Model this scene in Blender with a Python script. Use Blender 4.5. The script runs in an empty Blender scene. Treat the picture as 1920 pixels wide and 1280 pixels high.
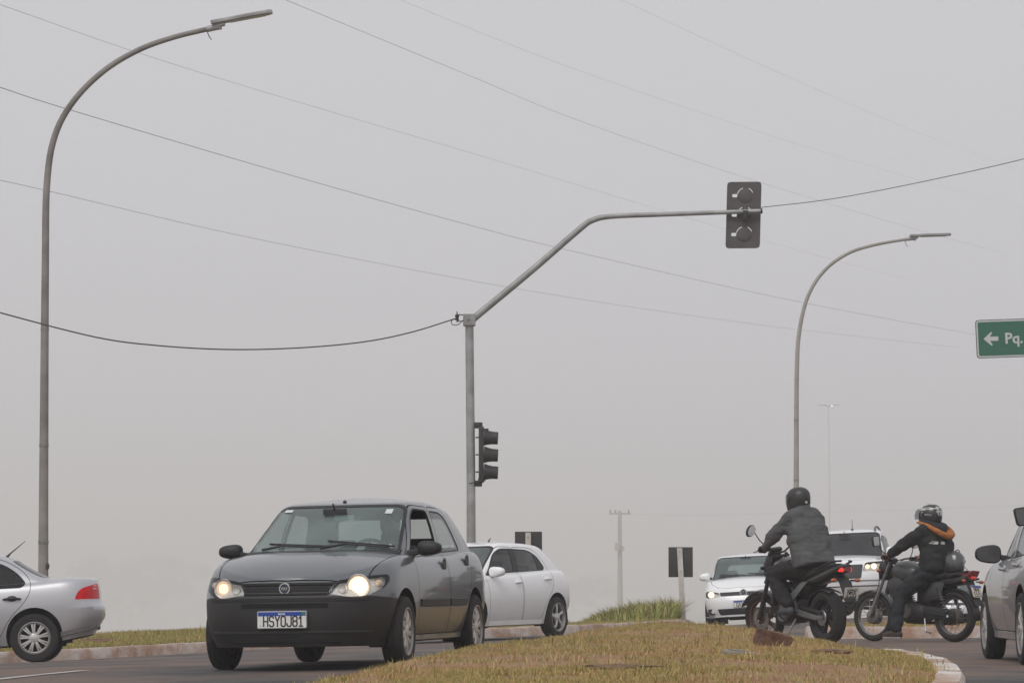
import bpy, bmesh, math, random
import numpy as np
from mathutils import Vector, Matrix, Euler
from mathutils.bvhtree import BVHTree
from mathutils.geometry import delaunay_2d_cdt

random.seed(7)
rng = np.random.default_rng(11)
R = math.radians
SC = bpy.context.scene
COL = SC.collection

# ---------------------------------------------------------------- camera
CAM_Z, FOC, HZ = 0.66, 5600.0, 1095.0          # eye height, focal length in photo pixels, horizon row
cd = bpy.data.cameras.new('camera')
cd.sensor_width = 36.0
cd.lens = 36.0 * FOC / 1920.0
cd.clip_start = 0.1
cd.clip_end = 9000.0
cam = bpy.data.objects.new('camera', cd)
COL.objects.link(cam)
PITCH = math.atan((HZ - 640.0) / FOC)
cam.location = (0, 0, CAM_Z)
cam.rotation_euler = (math.pi / 2 + PITCH, 0, 0)
SC.camera = cam

# ---------------------------------------------------------------- world: overcast morning
W = bpy.data.worlds.new('World')
SC.world = W
W.use_nodes = True
wn, wl = W.node_tree.nodes, W.node_tree.links
wn.clear()
sky = wn.new('ShaderNodeTexSky')
sky.sky_type = 'NISHITA'
sky.sun_disc = False
sky.sun_elevation = R(48)
sky.sun_rotation = R(205)
sky.dust_density = 6.0
sky.air_density = 1.5
hs = wn.new('ShaderNodeHueSaturation')
hs.inputs['Saturation'].default_value = 0.12
mx = wn.new('ShaderNodeMix')
mx.data_type = 'RGBA'
mx.inputs[0].default_value = 0.80             # cloud deck hides most of the clear sky
mx.inputs[7].default_value = (6.62, 6.58, 6.92, 1)
bg = wn.new('ShaderNodeBackground')
bg.inputs['Strength'].default_value = 0.106
wo = wn.new('ShaderNodeOutputWorld')
wl.new(sky.outputs[0], hs.inputs['Color'])
wl.new(hs.outputs[0], mx.inputs[6])
wl.new(mx.outputs[2], bg.inputs['Color'])
wl.new(bg.outputs[0], wo.inputs['Surface'])

# ---------------------------------------------------------------- sun behind the cloud
sd = bpy.data.lights.new('sun', 'SUN')
sd.energy = 1.25
sd.angle = R(35)
sd.color = (1.0, 0.975, 0.95)
sun = bpy.data.objects.new('sun', sd)
COL.objects.link(sun)
sun.rotation_euler = (R(42), 0, R(-25))

SC.view_settings.view_transform = 'Standard'
SC.view_settings.look = 'None'
SC.view_settings.exposure = 0.0
SC.view_settings.gamma = 1.0
SC.view_settings.use_curve_mapping = False
SC.cycles.use_denoising = True
SC.cycles.max_bounces = 10
SC.cycles.transparent_max_bounces = 16
SC.cycles.volume_bounces = 3
SC.cycles.diffuse_bounces = 3
SC.cycles.glossy_bounces = 3
SC.cycles.sample_clamp_indirect = 4.0

# ---------------------------------------------------------------- helpers
CP, SP = math.cos(PITCH), math.sin(PITCH)
def P(px, py, Y):
    """World point at depth Y (metres along the road axis) that the photo shows at px, py."""
    dx, dy = (px - 960.0) / FOC, (640.0 - py) / FOC
    vy, vz = CP - dy * SP, SP + dy * CP
    t = Y / vy
    return Vector((dx * t, Y, CAM_Z + vz * t))

def lerp(a, b, t):
    return a + (b - a) * t

def curve(pts):
    """Smooth monotone interpolation through (x, y) points."""
    pts = sorted(pts)
    xs = np.array([p[0] for p in pts], float)
    ys = np.array([p[1] for p in pts], float)
    n = len(xs)
    if n == 1:
        return lambda x: float(ys[0])
    d = np.diff(ys) / np.diff(xs)
    m = np.zeros(n)
    m[0], m[-1] = d[0], d[-1]
    for i in range(1, n - 1):
        if d[i - 1] * d[i] <= 0:
            m[i] = 0
        else:
            h0, h1 = xs[i] - xs[i - 1], xs[i + 1] - xs[i]
            w1, w2 = 2 * h1 + h0, h1 + 2 * h0
            m[i] = (w1 + w2) / (w1 / d[i - 1] + w2 / d[i])
    def f(x):
        x = min(max(x, xs[0]), xs[-1])
        i = int(min(max(np.searchsorted(xs, x) - 1, 0), n - 2))
        h = xs[i + 1] - xs[i]
        t = (x - xs[i]) / h
        return float((2*t**3 - 3*t**2 + 1) * ys[i] + (t**3 - 2*t**2 + t) * h * m[i]
                     + (-2*t**3 + 3*t**2) * ys[i + 1] + (t**3 - t**2) * h * m[i + 1])
    return f

def catmull(pts, n=8, closed=False):
    """Catmull-Rom polyline through points of any dimension."""
    p = [np.array(q, float) for q in pts]
    out = []
    N = len(p)
    rngi = range(N) if closed else range(N - 1)
    for i in rngi:
        if closed:
            a, b, c, d = p[(i - 1) % N], p[i], p[(i + 1) % N], p[(i + 2) % N]
        else:
            b, c = p[i], p[i + 1]
            a = p[i - 1] if i > 0 else 2 * b - c
            d = p[i + 2] if i + 2 < N else 2 * c - b
        for k in range(n):
            t = k / n
            out.append(0.5 * ((2*b) + (c - a)*t + (2*a - 5*b + 4*c - d)*t*t + (3*b - a - 3*c + d)*t**3))
    if not closed:
        out.append(p[-1])
    return out

def tag(o, label=None, cat=None, group=None, kind=None):
    if label: o['label'] = label
    if cat: o['category'] = cat
    if group: o['group'] = group
    if kind: o['kind'] = kind
    return o

def empty(name, loc=(0, 0, 0), parent=None, rot=(0, 0, 0)):
    o = bpy.data.objects.new(name, None)
    COL.objects.link(o)
    o.empty_display_size = 0.2
    o.location = loc
    o.rotation_euler = rot
    if parent: o.parent = parent
    return o

def link(name, me, mat=None, parent=None):
    o = bpy.data.objects.new(name, me)
    COL.objects.link(o)
    if mat is not None:
        me.materials.clear()
        for m in (mat if isinstance(mat, (list, tuple)) else [mat]):
            me.materials.append(m)
    if parent is not None: o.parent = parent
    return o

def share(src, name=None, parent=None, loc=None, rot=None, scale=None):
    o = src.copy()
    if name: o.name = name
    COL.objects.link(o)
    o.parent = parent
    if loc is not None: o.location = loc
    if rot is not None: o.rotation_euler = rot
    if scale is not None: o.scale = scale
    return o

def copy_tree(o, parent=None):
    c = o.copy()
    COL.objects.link(c)
    c.parent = parent
    for ch in list(o.children):
        copy_tree(ch, c)
    return c

class MB:
    """Mesh builder: shapes collected into one mesh."""
    def __init__(self):
        self.v, self.f = [], []
    def add(self, vs, fs):
        o = len(self.v)
        self.v += [tuple(p) for p in vs]
        self.f += [tuple(i + o for i in f) for f in fs]
        return self
    def box(self, c, s, rot=None, taper=1.0):
        M = Euler(rot).to_matrix() if rot else Matrix.Identity(3)
        vs = []
        for z in (-.5, .5):
            k = 1.0 if z < 0 else taper
            for x, y in ((-.5, -.5), (.5, -.5), (.5, .5), (-.5, .5)):
                vs.append(Vector(c) + M @ Vector((x * s[0] * k, y * s[1] * k, z * s[2])))
        return self.add(vs, [(3, 2, 1, 0), (4, 5, 6, 7), (0, 1, 5, 4), (1, 2, 6, 5), (2, 3, 7, 6), (3, 0, 4, 7)])
    def tube(self, pts, rad, seg=10, caps=True, up=(0, 0, 1), ell=1.0):
        pts = [Vector(p) for p in pts]
        n = len(pts)
        rad = [rad] * n if not hasattr(rad, '__len__') else list(rad)
        vs, fs = [], []
        prev = None
        for i, p in enumerate(pts):
            t = (pts[min(i + 1, n - 1)] - pts[max(i - 1, 0)])
            if t.length < 1e-9: t = Vector((0, 0, 1))
            t.normalize()
            if prev is None:
                u = Vector(up)
                if abs(t.dot(u)) > 0.95: u = Vector((1, 0, 0))
                a = (u - t * u.dot(t)).normalized()
            else:
                a = (prev - t * prev.dot(t))
                a = a.normalized() if a.length > 1e-6 else prev
            prev = a
            b = t.cross(a)
            for k in range(seg):
                th = 2 * math.pi * k / seg
                vs.append(p + (a * math.cos(th) * ell + b * math.sin(th)) * rad[i])
        for i in range(n - 1):
            for k in range(seg):
                k2 = (k + 1) % seg
                fs.append((i*seg + k, i*seg + k2, (i+1)*seg + k2, (i+1)*seg + k))
        if caps:
            fs.append(tuple(range(seg - 1, -1, -1)))
            fs.append(tuple((n - 1) * seg + k for k in range(seg)))
        return self.add(vs, fs)
    def cyl(self, a, b, r0, r1=None, seg=16):
        return self.tube([a, b], [r0, r0 if r1 is None else r1], seg)
    def lathe(self, prof, c=(0, 0, 0), axis=(0, 1, 0), seg=32, closed=False):
        """prof: (radius, offset along axis)."""
        ax = Vector(axis).normalized()
        u = Vector((0, 0, 1)) if abs(ax.z) < 0.9 else Vector((1, 0, 0))
        a = (u - ax * u.dot(ax)).normalized()
        b = ax.cross(a)
        vs, fs = [], []
        for (r, o) in prof:
            for k in range(seg):
                th = 2 * math.pi * k / seg
                vs.append(Vector(c) + ax * o + (a * math.cos(th) + b * math.sin(th)) * max(r, 1e-4))
        n = len(prof)
        for i in range(n if closed else n - 1):
            j = (i + 1) % n
            for k in range(seg):
                k2 = (k + 1) % seg
                fs.append((i*seg + k, j*seg + k, j*seg + k2, i*seg + k2))
        return self.add(vs, fs)
    def ball(self, c, r, seg=16, rings=10, rot=None):
        r = (r, r, r) if not hasattr(r, '__len__') else r
        M = Euler(rot).to_matrix() if rot else Matrix.Identity(3)
        vs, fs = [], []
        for i in range(rings + 1):
            ph = math.pi * i / rings
            for k in range(seg):
                th = 2 * math.pi * k / seg
                vs.append(Vector(c) + M @ Vector((r[0]*math.sin(ph)*math.cos(th), r[1]*math.sin(ph)*math.sin(th), r[2]*math.cos(ph))))
        for i in range(rings):
            for k in range(seg):
                k2 = (k + 1) % seg
                fs.append((i*seg + k, (i+1)*seg + k, (i+1)*seg + k2, i*seg + k2))
        return self.add(vs, fs)
    def prism(self, poly, fr, h):
        """poly in 2D extruded by h; fr maps (u, v, w) to a point."""
        n = len(poly)
        vs = [fr(u, v, 0.0) for u, v in poly] + [fr(u, v, h) for u, v in poly]
        fs = [tuple(range(n - 1, -1, -1)), tuple(range(n, 2 * n))]
        fs += [(i, (i + 1) % n, n + (i + 1) % n, n + i) for i in range(n)]
        return self.add(vs, fs)
    def loft(self, rings, closed=True, caps=True):
        n = len(rings[0])
        vs = [p for r in rings for p in r]
        fs = []
        for i in range(len(rings) - 1):
            for k in range(n if closed else n - 1):
                k2 = (k + 1) % n
                fs.append((i*n + k, i*n + k2, (i+1)*n + k2, (i+1)*n + k))
        if caps and closed:
            fs.append(tuple(range(n - 1, -1, -1)))
            fs.append(tuple((len(rings) - 1) * n + k for k in range(n)))
        return self.add(vs, fs)
    def mesh(self, name, smooth=True, angle=40, bevel=0.0, weld=True):
        bm = bmesh.new()
        vv = [bm.verts.new(p) for p in self.v]
        for f in self.f:
            try:
                bm.faces.new([vv[i] for i in f])
            except ValueError:
                pass
        if weld: bmesh.ops.remove_doubles(bm, verts=bm.verts, dist=2e-5)
        bmesh.ops.recalc_face_normals(bm, faces=bm.faces)
        if bevel > 0:
            es = [e for e in bm.edges if len(e.link_faces) == 2 and e.calc_face_angle(0) > R(40)]
            bmesh.ops.bevel(bm, geom=es, offset=bevel, segments=2, affect='EDGES', profile=0.6, clamp_overlap=True)
        return bm_mesh(bm, name, smooth, angle)
    def build(self, name, mat, parent=None, smooth=True, angle=40, bevel=0.0, weld=True):
        return link(name, self.mesh(name, smooth, angle, bevel, weld), mat, parent)

def bm_mesh(bm, name, smooth=True, angle=40):
    me = bpy.data.meshes.new(name)
    if smooth:
        for f in bm.faces: f.smooth = True
        lim = R(angle)
        for e in bm.edges:
            if len(e.link_faces) == 2:
                e.smooth = e.calc_face_angle(0) < lim
    bm.to_mesh(me)
    bm.free()
    return me

def np_mesh(name, verts, tris):
    me = bpy.data.meshes.new(name)
    nv, nt = len(verts), len(tris)
    me.vertices.add(nv)
    me.vertices.foreach_set('co', np.asarray(verts, np.float32).ravel())
    me.loops.add(nt * 3)
    me.loops.foreach_set('vertex_index', np.asarray(tris, np.int32).ravel())
    me.polygons.add(nt)
    me.polygons.foreach_set('loop_start', np.arange(0, nt * 3, 3, dtype=np.int32))
    me.update(calc_edges=True)
    return me

def text(name, body, size, mat, parent, M, ext=0.0015, bold=0.0, align='LEFT', sx=1.0):
    """Lettering as a mesh of its own; M maps text space (x right, y up, z out)."""
    cu = bpy.data.curves.new(name, 'FONT')
    cu.body = body; cu.size = size; cu.extrude = ext; cu.offset = bold; cu.align_x = align; cu.resolution_u = 3
    to = bpy.data.objects.new(name, cu)
    COL.objects.link(to)
    dg = bpy.context.evaluated_depsgraph_get()
    me = bpy.data.meshes.new_from_object(to.evaluated_get(dg))
    bpy.data.objects.remove(to); bpy.data.curves.remove(cu)
    me.transform(M @ Matrix.Diagonal((sx, 1, 1, 1)))
    return link(name, me, mat, parent)

# stroke letters for number plates: polylines on a 4 x 7 grid
GLYPH = {}
GLYPH['S'] = [[(0, 1.2), (.9, 0), (3.1, 0), (4, 1), (4, 2.6), (3.1, 3.5), (.9, 3.5), (0, 4.4), (0, 6), (.9, 7), (3.1, 7), (4, 5.8)]]
GLYPH['0'] = [[(.9, 0), (3.1, 0), (4, 1), (4, 6), (3.1, 7), (.9, 7), (0, 6), (0, 1), (.9, 0)]]
GLYPH['8'] = [[(.9, 3.6), (0, 4.5), (0, 6.1), (.9, 7), (3.1, 7), (4, 6.1), (4, 4.5), (3.1, 3.6), (.9, 3.6), (0, 2.7), (0, .9), (.9, 0), (3.1, 0), (4, .9), (4, 2.7), (3.1, 3.6)]]
GLYPH['H'] = [[(0, 0), (0, 7)], [(4, 0), (4, 7)], [(0, 3.5), (4, 3.5)]]
GLYPH['Y'] = [[(0, 7), (2, 3.5), (4, 7)], [(2, 3.5), (2, 0)]]
GLYPH['J'] = [[(4, 7), (4, 1), (3.1, 0), (.9, 0), (0, 1), (0, 2)]]
GLYPH['1'] = [[(.4, 5.4), (2, 7), (2, 0)], [(.3, 0), (3.7, 0)]]
GLYPH['Q'] = GLYPH['0']+[[(2.4, 1.8), (4.3, -.5)]]
GLYPH['A'] = [[(0, 0), (1.7, 7), (2.3, 7), (4, 0)], [(.6, 2.2), (3.4, 2.2)]]
GLYPH['X'] = [[(0, 0), (4, 7)], [(0, 7), (4, 0)]]
GLYPH['N'] = [[(0, 0), (0, 7), (4, 0), (4, 7)]]
GLYPH['R'] = [[(0, 0), (0, 7), (3.1, 7), (4, 6), (4, 4.6), (3.1, 3.6), (0, 3.6)], [(2, 3.6), (4, 0)]]
GLYPH['K'] = [[(0, 0), (0, 7)], [(4, 7), (0, 3)], [(1.3, 4.2), (4, 0)]]
GLYPH['7'] = [[(0, 7), (4, 7), (1.6, 0)]]
GLYPH['4'] = [[(3, 0), (3, 7), (0, 2), (4.2, 2)]]
GLYPH['5'] = [[(4, 7), (.3, 7), (0, 4), (3.1, 4), (4, 3), (4, 1), (3.1, 0), (.9, 0), (0, 1)]]
GLYPH['6'] = [[(4, 6), (3.1, 7), (.9, 7), (0, 6), (0, 1), (.9, 0), (3.1, 0), (4, 1), (4, 3), (3.1, 4), (0, 4)]]
def stroke_text(name, body, h, w, mat, parent, M, pitch=1.5, bold=.5, depth=.0012):
    """Bold block lettering centred on the origin of M; h letter height, w letter width."""
    m = MB()
    n = len(body)
    lvl = 0
    for k, ch in enumerate(body):
        x0 = (k-(n-1)/2)*w*pitch-w/2
        for line in GLYPH.get(ch, []):
            pts = [Vector((x0+a/4*w, b/7*h)) for a, b in line]
            hw = h/7*bold
            for a, b in zip(pts, pts[1:]):
                d = (b-a).normalized(); nr = Vector((-d.y, d.x))*hw
                a2, b2 = a-d*hw*.6, b+d*hw*.6
                lvl += 1
                dz = depth+(lvl % 7)*.00003
                m.prism([tuple(a2-nr), tuple(b2-nr), tuple(b2+nr), tuple(a2+nr)], lambda u, v, q: M @ Vector((u, v, q)), dz)
    return m.build(name, mat, parent, smooth=False, weld=False)

def bake(o):
    """Apply an object's modifiers."""
    dg = bpy.context.evaluated_depsgraph_get()
    me = bpy.data.meshes.new_from_object(o.evaluated_get(dg))
    mats = list(o.data.materials)
    o.modifiers.clear()
    o.data = me
    if not me.materials:
        for m in mats: me.materials.append(m)
    return o

def rpoly(pts, r, seg=5):
    """Polygon with rounded corners; r one radius or one per corner."""
    n = len(pts)
    rr = [r] * n if not hasattr(r, '__len__') else r
    out = []
    for i in range(n):
        p, a, b = Vector(pts[i]), Vector(pts[i - 1]), Vector(pts[(i + 1) % n])
        da, db = (a - p), (b - p)
        k = min(rr[i], da.length * 0.48, db.length * 0.48)
        if k < 1e-4:
            out.append(tuple(p)); continue
        s, e = p + da.normalized() * k, p + db.normalized() * k
        for j in range(seg + 1):
            t = j / seg
            q = s * (1-t)**2 + p * 2*t*(1-t) + e * t*t
            out.append(tuple(q))
    return out

def offset_poly(poly, d):
    """Grow (d > 0) or shrink a polygon."""
    n = len(poly)
    area = sum(poly[i][0]*poly[(i+1) % n][1] - poly[(i+1) % n][0]*poly[i][1] for i in range(n))
    sg = 1 if area > 0 else -1
    out = []
    for i in range(n):
        a, p, b = Vector(poly[i-1]), Vector(poly[i]), Vector(poly[(i+1) % n])
        t = (p - a).normalized() + (b - p).normalized()
        if t.length < 1e-6:
            out.append(tuple(p)); continue
        t.normalize()
        nrm = Vector((t.y, -t.x)) * sg
        out.append(tuple(p + nrm * d))
    return out

def in_poly(x, y, poly):
    c = False
    n = len(poly)
    j = n - 1
    for i in range(n):
        xi, yi = poly[i]; xj, yj = poly[j]
        if (yi > y) != (yj > y) and x < (xj - xi) * (y - yi) / (yj - yi) + xi:
            c = not c
        j = i
    return c

def in_poly_np(X, Y, poly):
    c = np.zeros(X.shape, bool)
    n = len(poly)
    j = n - 1
    for i in range(n):
        xi, yi = poly[i]; xj, yj = poly[j]
        if yi != yj:
            m = ((yi > Y) != (yj > Y)) & (X < (xj - xi) * (Y - yi) / (yj - yi) + xi)
            c ^= m
        j = i
    return c

_nt = np.random.default_rng(5).random((256, 256))
def vnoise(X, Y, s=1.0, oct=3):
    """Value noise 0..1 in numpy."""
    X = np.asarray(X, float); Y = np.asarray(Y, float)
    out = np.zeros(X.shape); amp = 1.0; tot = 0.0
    f = 1.0 / s
    for o in range(oct):
        x, y = X * f + 17.3 * o, Y * f + 9.1 * o
        xi, yi = np.floor(x).astype(int), np.floor(y).astype(int)
        u, v = x - xi, y - yi
        u = u*u*(3 - 2*u); v = v*v*(3 - 2*v)
        g = lambda a, b: _nt[a & 255, b & 255]
        out += amp * ((g(xi, yi)*(1-u) + g(xi+1, yi)*u)*(1-v) + (g(xi, yi+1)*(1-u) + g(xi+1, yi+1)*u)*v)
        tot += amp; amp *= 0.5; f *= 2.0
    return out / tot

# ---------------------------------------------------------------- materials
MATS = {}
def _new(name):
    m = bpy.data.materials.new(name)
    m.use_nodes = True
    nt = m.node_tree
    b = nt.nodes['Principled BSDF']
    MATS[name] = m
    return m, nt, b

def pmat(name, col, rough=0.6, metal=0.0, var=0.12, scale=6.0, bump=0.0, bscale=60.0, coat=0.0, spec=0.5, col2=None, sheen=0.0):
    """Principled material whose colour wanders by noise, with optional fine relief."""
    m, nt, b = _new(name)
    N, L = nt.nodes, nt.links
    tc = N.new('ShaderNodeTexCoord')
    no = N.new('ShaderNodeTexNoise')
    no.inputs['Scale'].default_value = scale
    no.inputs['Detail'].default_value = 5.0
    L.new(tc.outputs['Object'], no.inputs['Vector'])
    rp = N.new('ShaderNodeValToRGB')
    rp.color_ramp.elements[0].position = 0.3
    rp.color_ramp.elements[1].position = 0.7
    c2 = col2 if col2 else tuple(min(1, c * (1 + var)) for c in col)
    c1 = col if col2 else tuple(c * (1 - var) for c in col)
    rp.color_ramp.elements[0].color = (*c1, 1)
    rp.color_ramp.elements[1].color = (*c2, 1)
    L.new(no.outputs[0], rp.inputs[0])
    L.new(rp.outputs[0], b.inputs['Base Color'])
    b.inputs['Roughness'].default_value = rough
    b.inputs['Metallic'].default_value = metal
    b.inputs['Coat Weight'].default_value = coat
    b.inputs['Coat Roughness'].default_value = 0.08
    b.inputs['Specular IOR Level'].default_value = spec
    if sheen: b.inputs['Sheen Weight'].default_value = sheen
    if bump > 0:
        n2 = N.new('ShaderNodeTexNoise')
        n2.inputs['Scale'].default_value = bscale
        n2.inputs['Detail'].default_value = 4.0
        L.new(tc.outputs['Object'], n2.inputs['Vector'])
        bp = N.new('ShaderNodeBump')
        bp.inputs['Strength'].default_value = bump
        bp.inputs['Distance'].default_value = 0.02
        L.new(n2.outputs[0], bp.inputs['Height'])
        L.new(bp.outputs[0], b.inputs['Normal'])
    return m

def paint(name, col, metal=0.0, rough=0.35, dirt=0.5, coat=0.7, dirt_col=(0.16, 0.12, 0.095), dirt_top=0.75):
    """Car paint with a clear coat and road dust on the lower panels."""
    m, nt, b = _new(name)
    N, L = nt.nodes, nt.links
    tc = N.new('ShaderNodeTexCoord')
    sx = N.new('ShaderNodeSeparateXYZ')
    L.new(tc.outputs['Object'], sx.inputs[0])
    no = N.new('ShaderNodeTexNoise')
    no.inputs['Scale'].default_value = 3.2
    no.inputs['Detail'].default_value = 6.0
    L.new(tc.outputs['Object'], no.inputs['Vector'])
    mr = N.new('ShaderNodeMapRange')
    mr.inputs['From Min'].default_value = dirt_top
    mr.inputs['From Max'].default_value = 0.2
    L.new(sx.outputs['Z'], mr.inputs['Value'])
    mu = N.new('ShaderNodeMath'); mu.operation = 'MULTIPLY'
    L.new(mr.outputs[0], mu.inputs[0]); L.new(no.outputs[0], mu.inputs[1])
    m2 = N.new('ShaderNodeMath'); m2.operation = 'MULTIPLY_ADD'
    m2.inputs[1].default_value = dirt * 1.5
    m2.inputs[2].default_value = 0.03
    L.new(mu.outputs[0], m2.inputs[0])
    cl = N.new('ShaderNodeClamp'); L.new(m2.outputs[0], cl.inputs[0])
    mix = N.new('ShaderNodeMix'); mix.data_type = 'RGBA'
    mix.inputs[6].default_value = (*col, 1)
    mix.inputs[7].default_value = (*dirt_col, 1)
    L.new(cl.outputs[0], mix.inputs[0])
    L.new(mix.outputs[2], b.inputs['Base Color'])
    r = N.new('ShaderNodeMapRange')
    r.inputs['To Min'].default_value = rough
    r.inputs['To Max'].default_value = 0.8
    L.new(cl.outputs[0], r.inputs['Value'])
    L.new(r.outputs[0], b.inputs['Roughness'])
    b.inputs['Metallic'].default_value = metal
    b.inputs['Coat Weight'].default_value = coat
    b.inputs['Coat Roughness'].default_value = 0.04
    n3 = N.new('ShaderNodeTexNoise'); n3.inputs['Scale'].default_value = 9.0
    L.new(tc.outputs['Object'], n3.inputs['Vector'])
    bp = N.new('ShaderNodeBump'); bp.inputs['Strength'].default_value = 0.02; bp.inputs['Distance'].default_value = 0.01
    L.new(n3.outputs[0], bp.inputs['Height'])
    L.new(bp.outputs[0], b.inputs['Normal'])
    return m

def glass(name, tint=(0.6, 0.68, 0.66), rough=0.02, ior=1.52, film=0.0, film_col=(0.3, 0.32, 0.32)):
    """Thin pane: tinted see-through plus Fresnel reflection, with a pale film of condensation and painted sky reflection."""
    m, nt, b = _new(name)
    N, L = nt.nodes, nt.links
    N.remove(b)
    out = [n for n in N if n.type == 'OUTPUT_MATERIAL'][0]
    tr = N.new('ShaderNodeBsdfTransparent'); tr.inputs[0].default_value = (*tint, 1)
    gl = N.new('ShaderNodeBsdfGlossy'); gl.inputs['Roughness'].default_value = rough
    lw = N.new('ShaderNodeLayerWeight'); lw.inputs['Blend'].default_value = 0.5
    pw = N.new('ShaderNodeMath'); pw.operation = 'POWER'; pw.inputs[1].default_value = 4.5
    L.new(lw.outputs['Facing'], pw.inputs[0])
    fr = N.new('ShaderNodeMath'); fr.operation = 'MULTIPLY_ADD'; fr.inputs[1].default_value = 0.9; fr.inputs[2].default_value = 0.05
    L.new(pw.outputs[0], fr.inputs[0])
    mi = N.new('ShaderNodeMixShader')
    L.new(fr.outputs[0], mi.inputs[0]); L.new(tr.outputs[0], mi.inputs[1]); L.new(gl.outputs[0], mi.inputs[2])
    last = mi
    if film > 0:
        df = N.new('ShaderNodeBsdfDiffuse'); df.inputs[0].default_value = (*film_col, 1)
        no = N.new('ShaderNodeTexNoise'); no.inputs['Scale'].default_value = 1.1; no.inputs['Detail'].default_value = 2
        tc = N.new('ShaderNodeTexCoord'); L.new(tc.outputs['Object'], no.inputs['Vector'])
        mu = N.new('ShaderNodeMath'); mu.operation = 'MULTIPLY'; mu.inputs[1].default_value = film * 2
        L.new(no.outputs[0], mu.inputs[0])
        m2 = N.new('ShaderNodeMixShader')
        L.new(mu.outputs[0], m2.inputs[0]); L.new(mi.outputs[0], m2.inputs[1]); L.new(df.outputs[0], m2.inputs[2])
        last = m2
    L.new(last.outputs[0], out.inputs['Surface'])
    return m

def emit(name, col, strength):
    m, nt, b = _new(name)
    b.inputs['Base Color'].default_value = (*col, 1)
    b.inputs['Emission Color'].default_value = (*col, 1)
    b.inputs['Emission Strength'].default_value = strength
    b.inputs['Roughness'].default_value = 0.3
    return m

M_BLACKPL = pmat('black_plastic', (0.014, 0.014, 0.015), 0.55, var=0.2, bump=0.03, bscale=200)
M_DUSTYPL = pmat('dusty_black_plastic', (0.012, 0.012, 0.0125), 0.55, scale=4, col2=(0.022, 0.020, 0.019), bump=0.04, bscale=150)
M_RUBBER = pmat('tyre_rubber', (0.010, 0.0095, 0.0095), 0.85, scale=5, col2=(0.020, 0.017, 0.015), bump=0.1, bscale=90)
M_GAP = pmat('dark_lining', (0.008, 0.008, 0.008), 0.95)
M_ALLOY = pmat('wheel_silver', (0.62, 0.61, 0.60), 0.38, 0.35, scale=5, col2=(0.42, 0.39, 0.36))
M_CHROME = pmat('chrome', (0.75, 0.75, 0.76), 0.12, 1.0, var=0.03)
M_STEEL = pmat('dull_steel', (0.32, 0.32, 0.32), 0.42, 0.8, scale=20, col2=(0.24, 0.23, 0.22))
M_CLOTHSEAT = pmat('seat_cloth', (0.035, 0.036, 0.04), 0.95, bump=0.1)
M_DASH = pmat('dashboard_plastic', (0.03, 0.03, 0.032), 0.75)
M_WHITEPL = pmat('plate_white', (0.72, 0.72, 0.70), 0.5, var=0.05)
M_PLATEGREY = pmat('plate_grey', (0.52, 0.50, 0.45), 0.5, var=0.1, scale=30)
M_PLATEBLUE = pmat('plate_blue', (0.02, 0.06, 0.32), 0.5)
M_INK = pmat('plate_ink', (0.012, 0.012, 0.014), 0.6)
M_INKGREY = pmat('plate_grey_ink', (0.16, 0.17, 0.19), 0.6)
M_REDLENS = pmat('red_lens', (0.62, 0.008, 0.014), 0.35, coat=0.05, var=0.2, scale=25, spec=0.15)
M_REDDARK = pmat('dark_red_lens', (0.14, 0.008, 0.01), 0.15, coat=0.8)
M_REDLIT = emit('lit_red_lens', (0.9, 0.03, 0.02), 0.85)
M_AMBER = pmat('amber_lens', (0.42, 0.09, 0.02), 0.2, coat=0.5)
M_CLEARLENS = glass('clear_lens', (0.93, 0.93, 0.92), 0.04, 1.45)
M_REFLECT = pmat('lamp_reflector', (0.82, 0.80, 0.77), 0.3, 0.25, scale=18, col2=(0.52, 0.50, 0.47))
M_BEAM = emit('lit_headlamp', (1.0, 0.86, 0.62), 7.0)
M_BEAM_DIM = emit('dim_headlamp', (1.0, 0.70, 0.42), 1.6)
M_GLOW = emit('headlamp_glow', (1.0, 0.74, 0.46), 1.5)
M_GLOW_DIM = emit('headlamp_dim_glow', (0.9, 0.62, 0.40), 0.35)
M_WSHIELD = glass('windscreen_glass', (0.48, 0.58, 0.56), 0.02, 1.55, film=0.30, film_col=(0.35, 0.43, 0.42))  # teal film brightens the pane in place of reflected sky
M_SIDEGLASS = glass('side_glass', (0.66, 0.71, 0.70), 0.02, 1.52, film=0.12, film_col=(.36, .40, .40))
M_TINTGLASS = glass('tinted_glass', (0.10, 0.105, 0.11), 0.02, 1.52)
M_DARKGLASS = glass('dark_tinted_glass', (0.03, 0.03, 0.032), 0.02, 1.5)
M_WIPER = M_BLACKPL
M_CONCRETE_POLE = pmat('concrete_pole', (0.155, 0.140, 0.130), 0.85, scale=1.9, col2=(0.33, 0.31, 0.29), bump=0.2)
M_GALV = pmat('galvanised_steel', (0.42, 0.425, 0.425), 0.5, 0.2, scale=3, col2=(0.22, 0.215, 0.205))
M_SIGNAL = pmat('signal_black', (0.024, 0.023, 0.022), 0.6)
M_BACKPLATE = pmat('backplate_grey', (0.085, 0.078, 0.074), 0.7)
M_WIRE = pmat('cable_black', (0.05, 0.05, 0.05), 0.7)
M_SIGNBACK = pmat('sign_back_black', (0.028, 0.025, 0.024), 0.65, scale=8)
M_WOODPOST = pmat('white_post', (0.58, 0.55, 0.51), 0.8, scale=6, col2=(0.42, 0.38, 0.34), bump=0.1)
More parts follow.
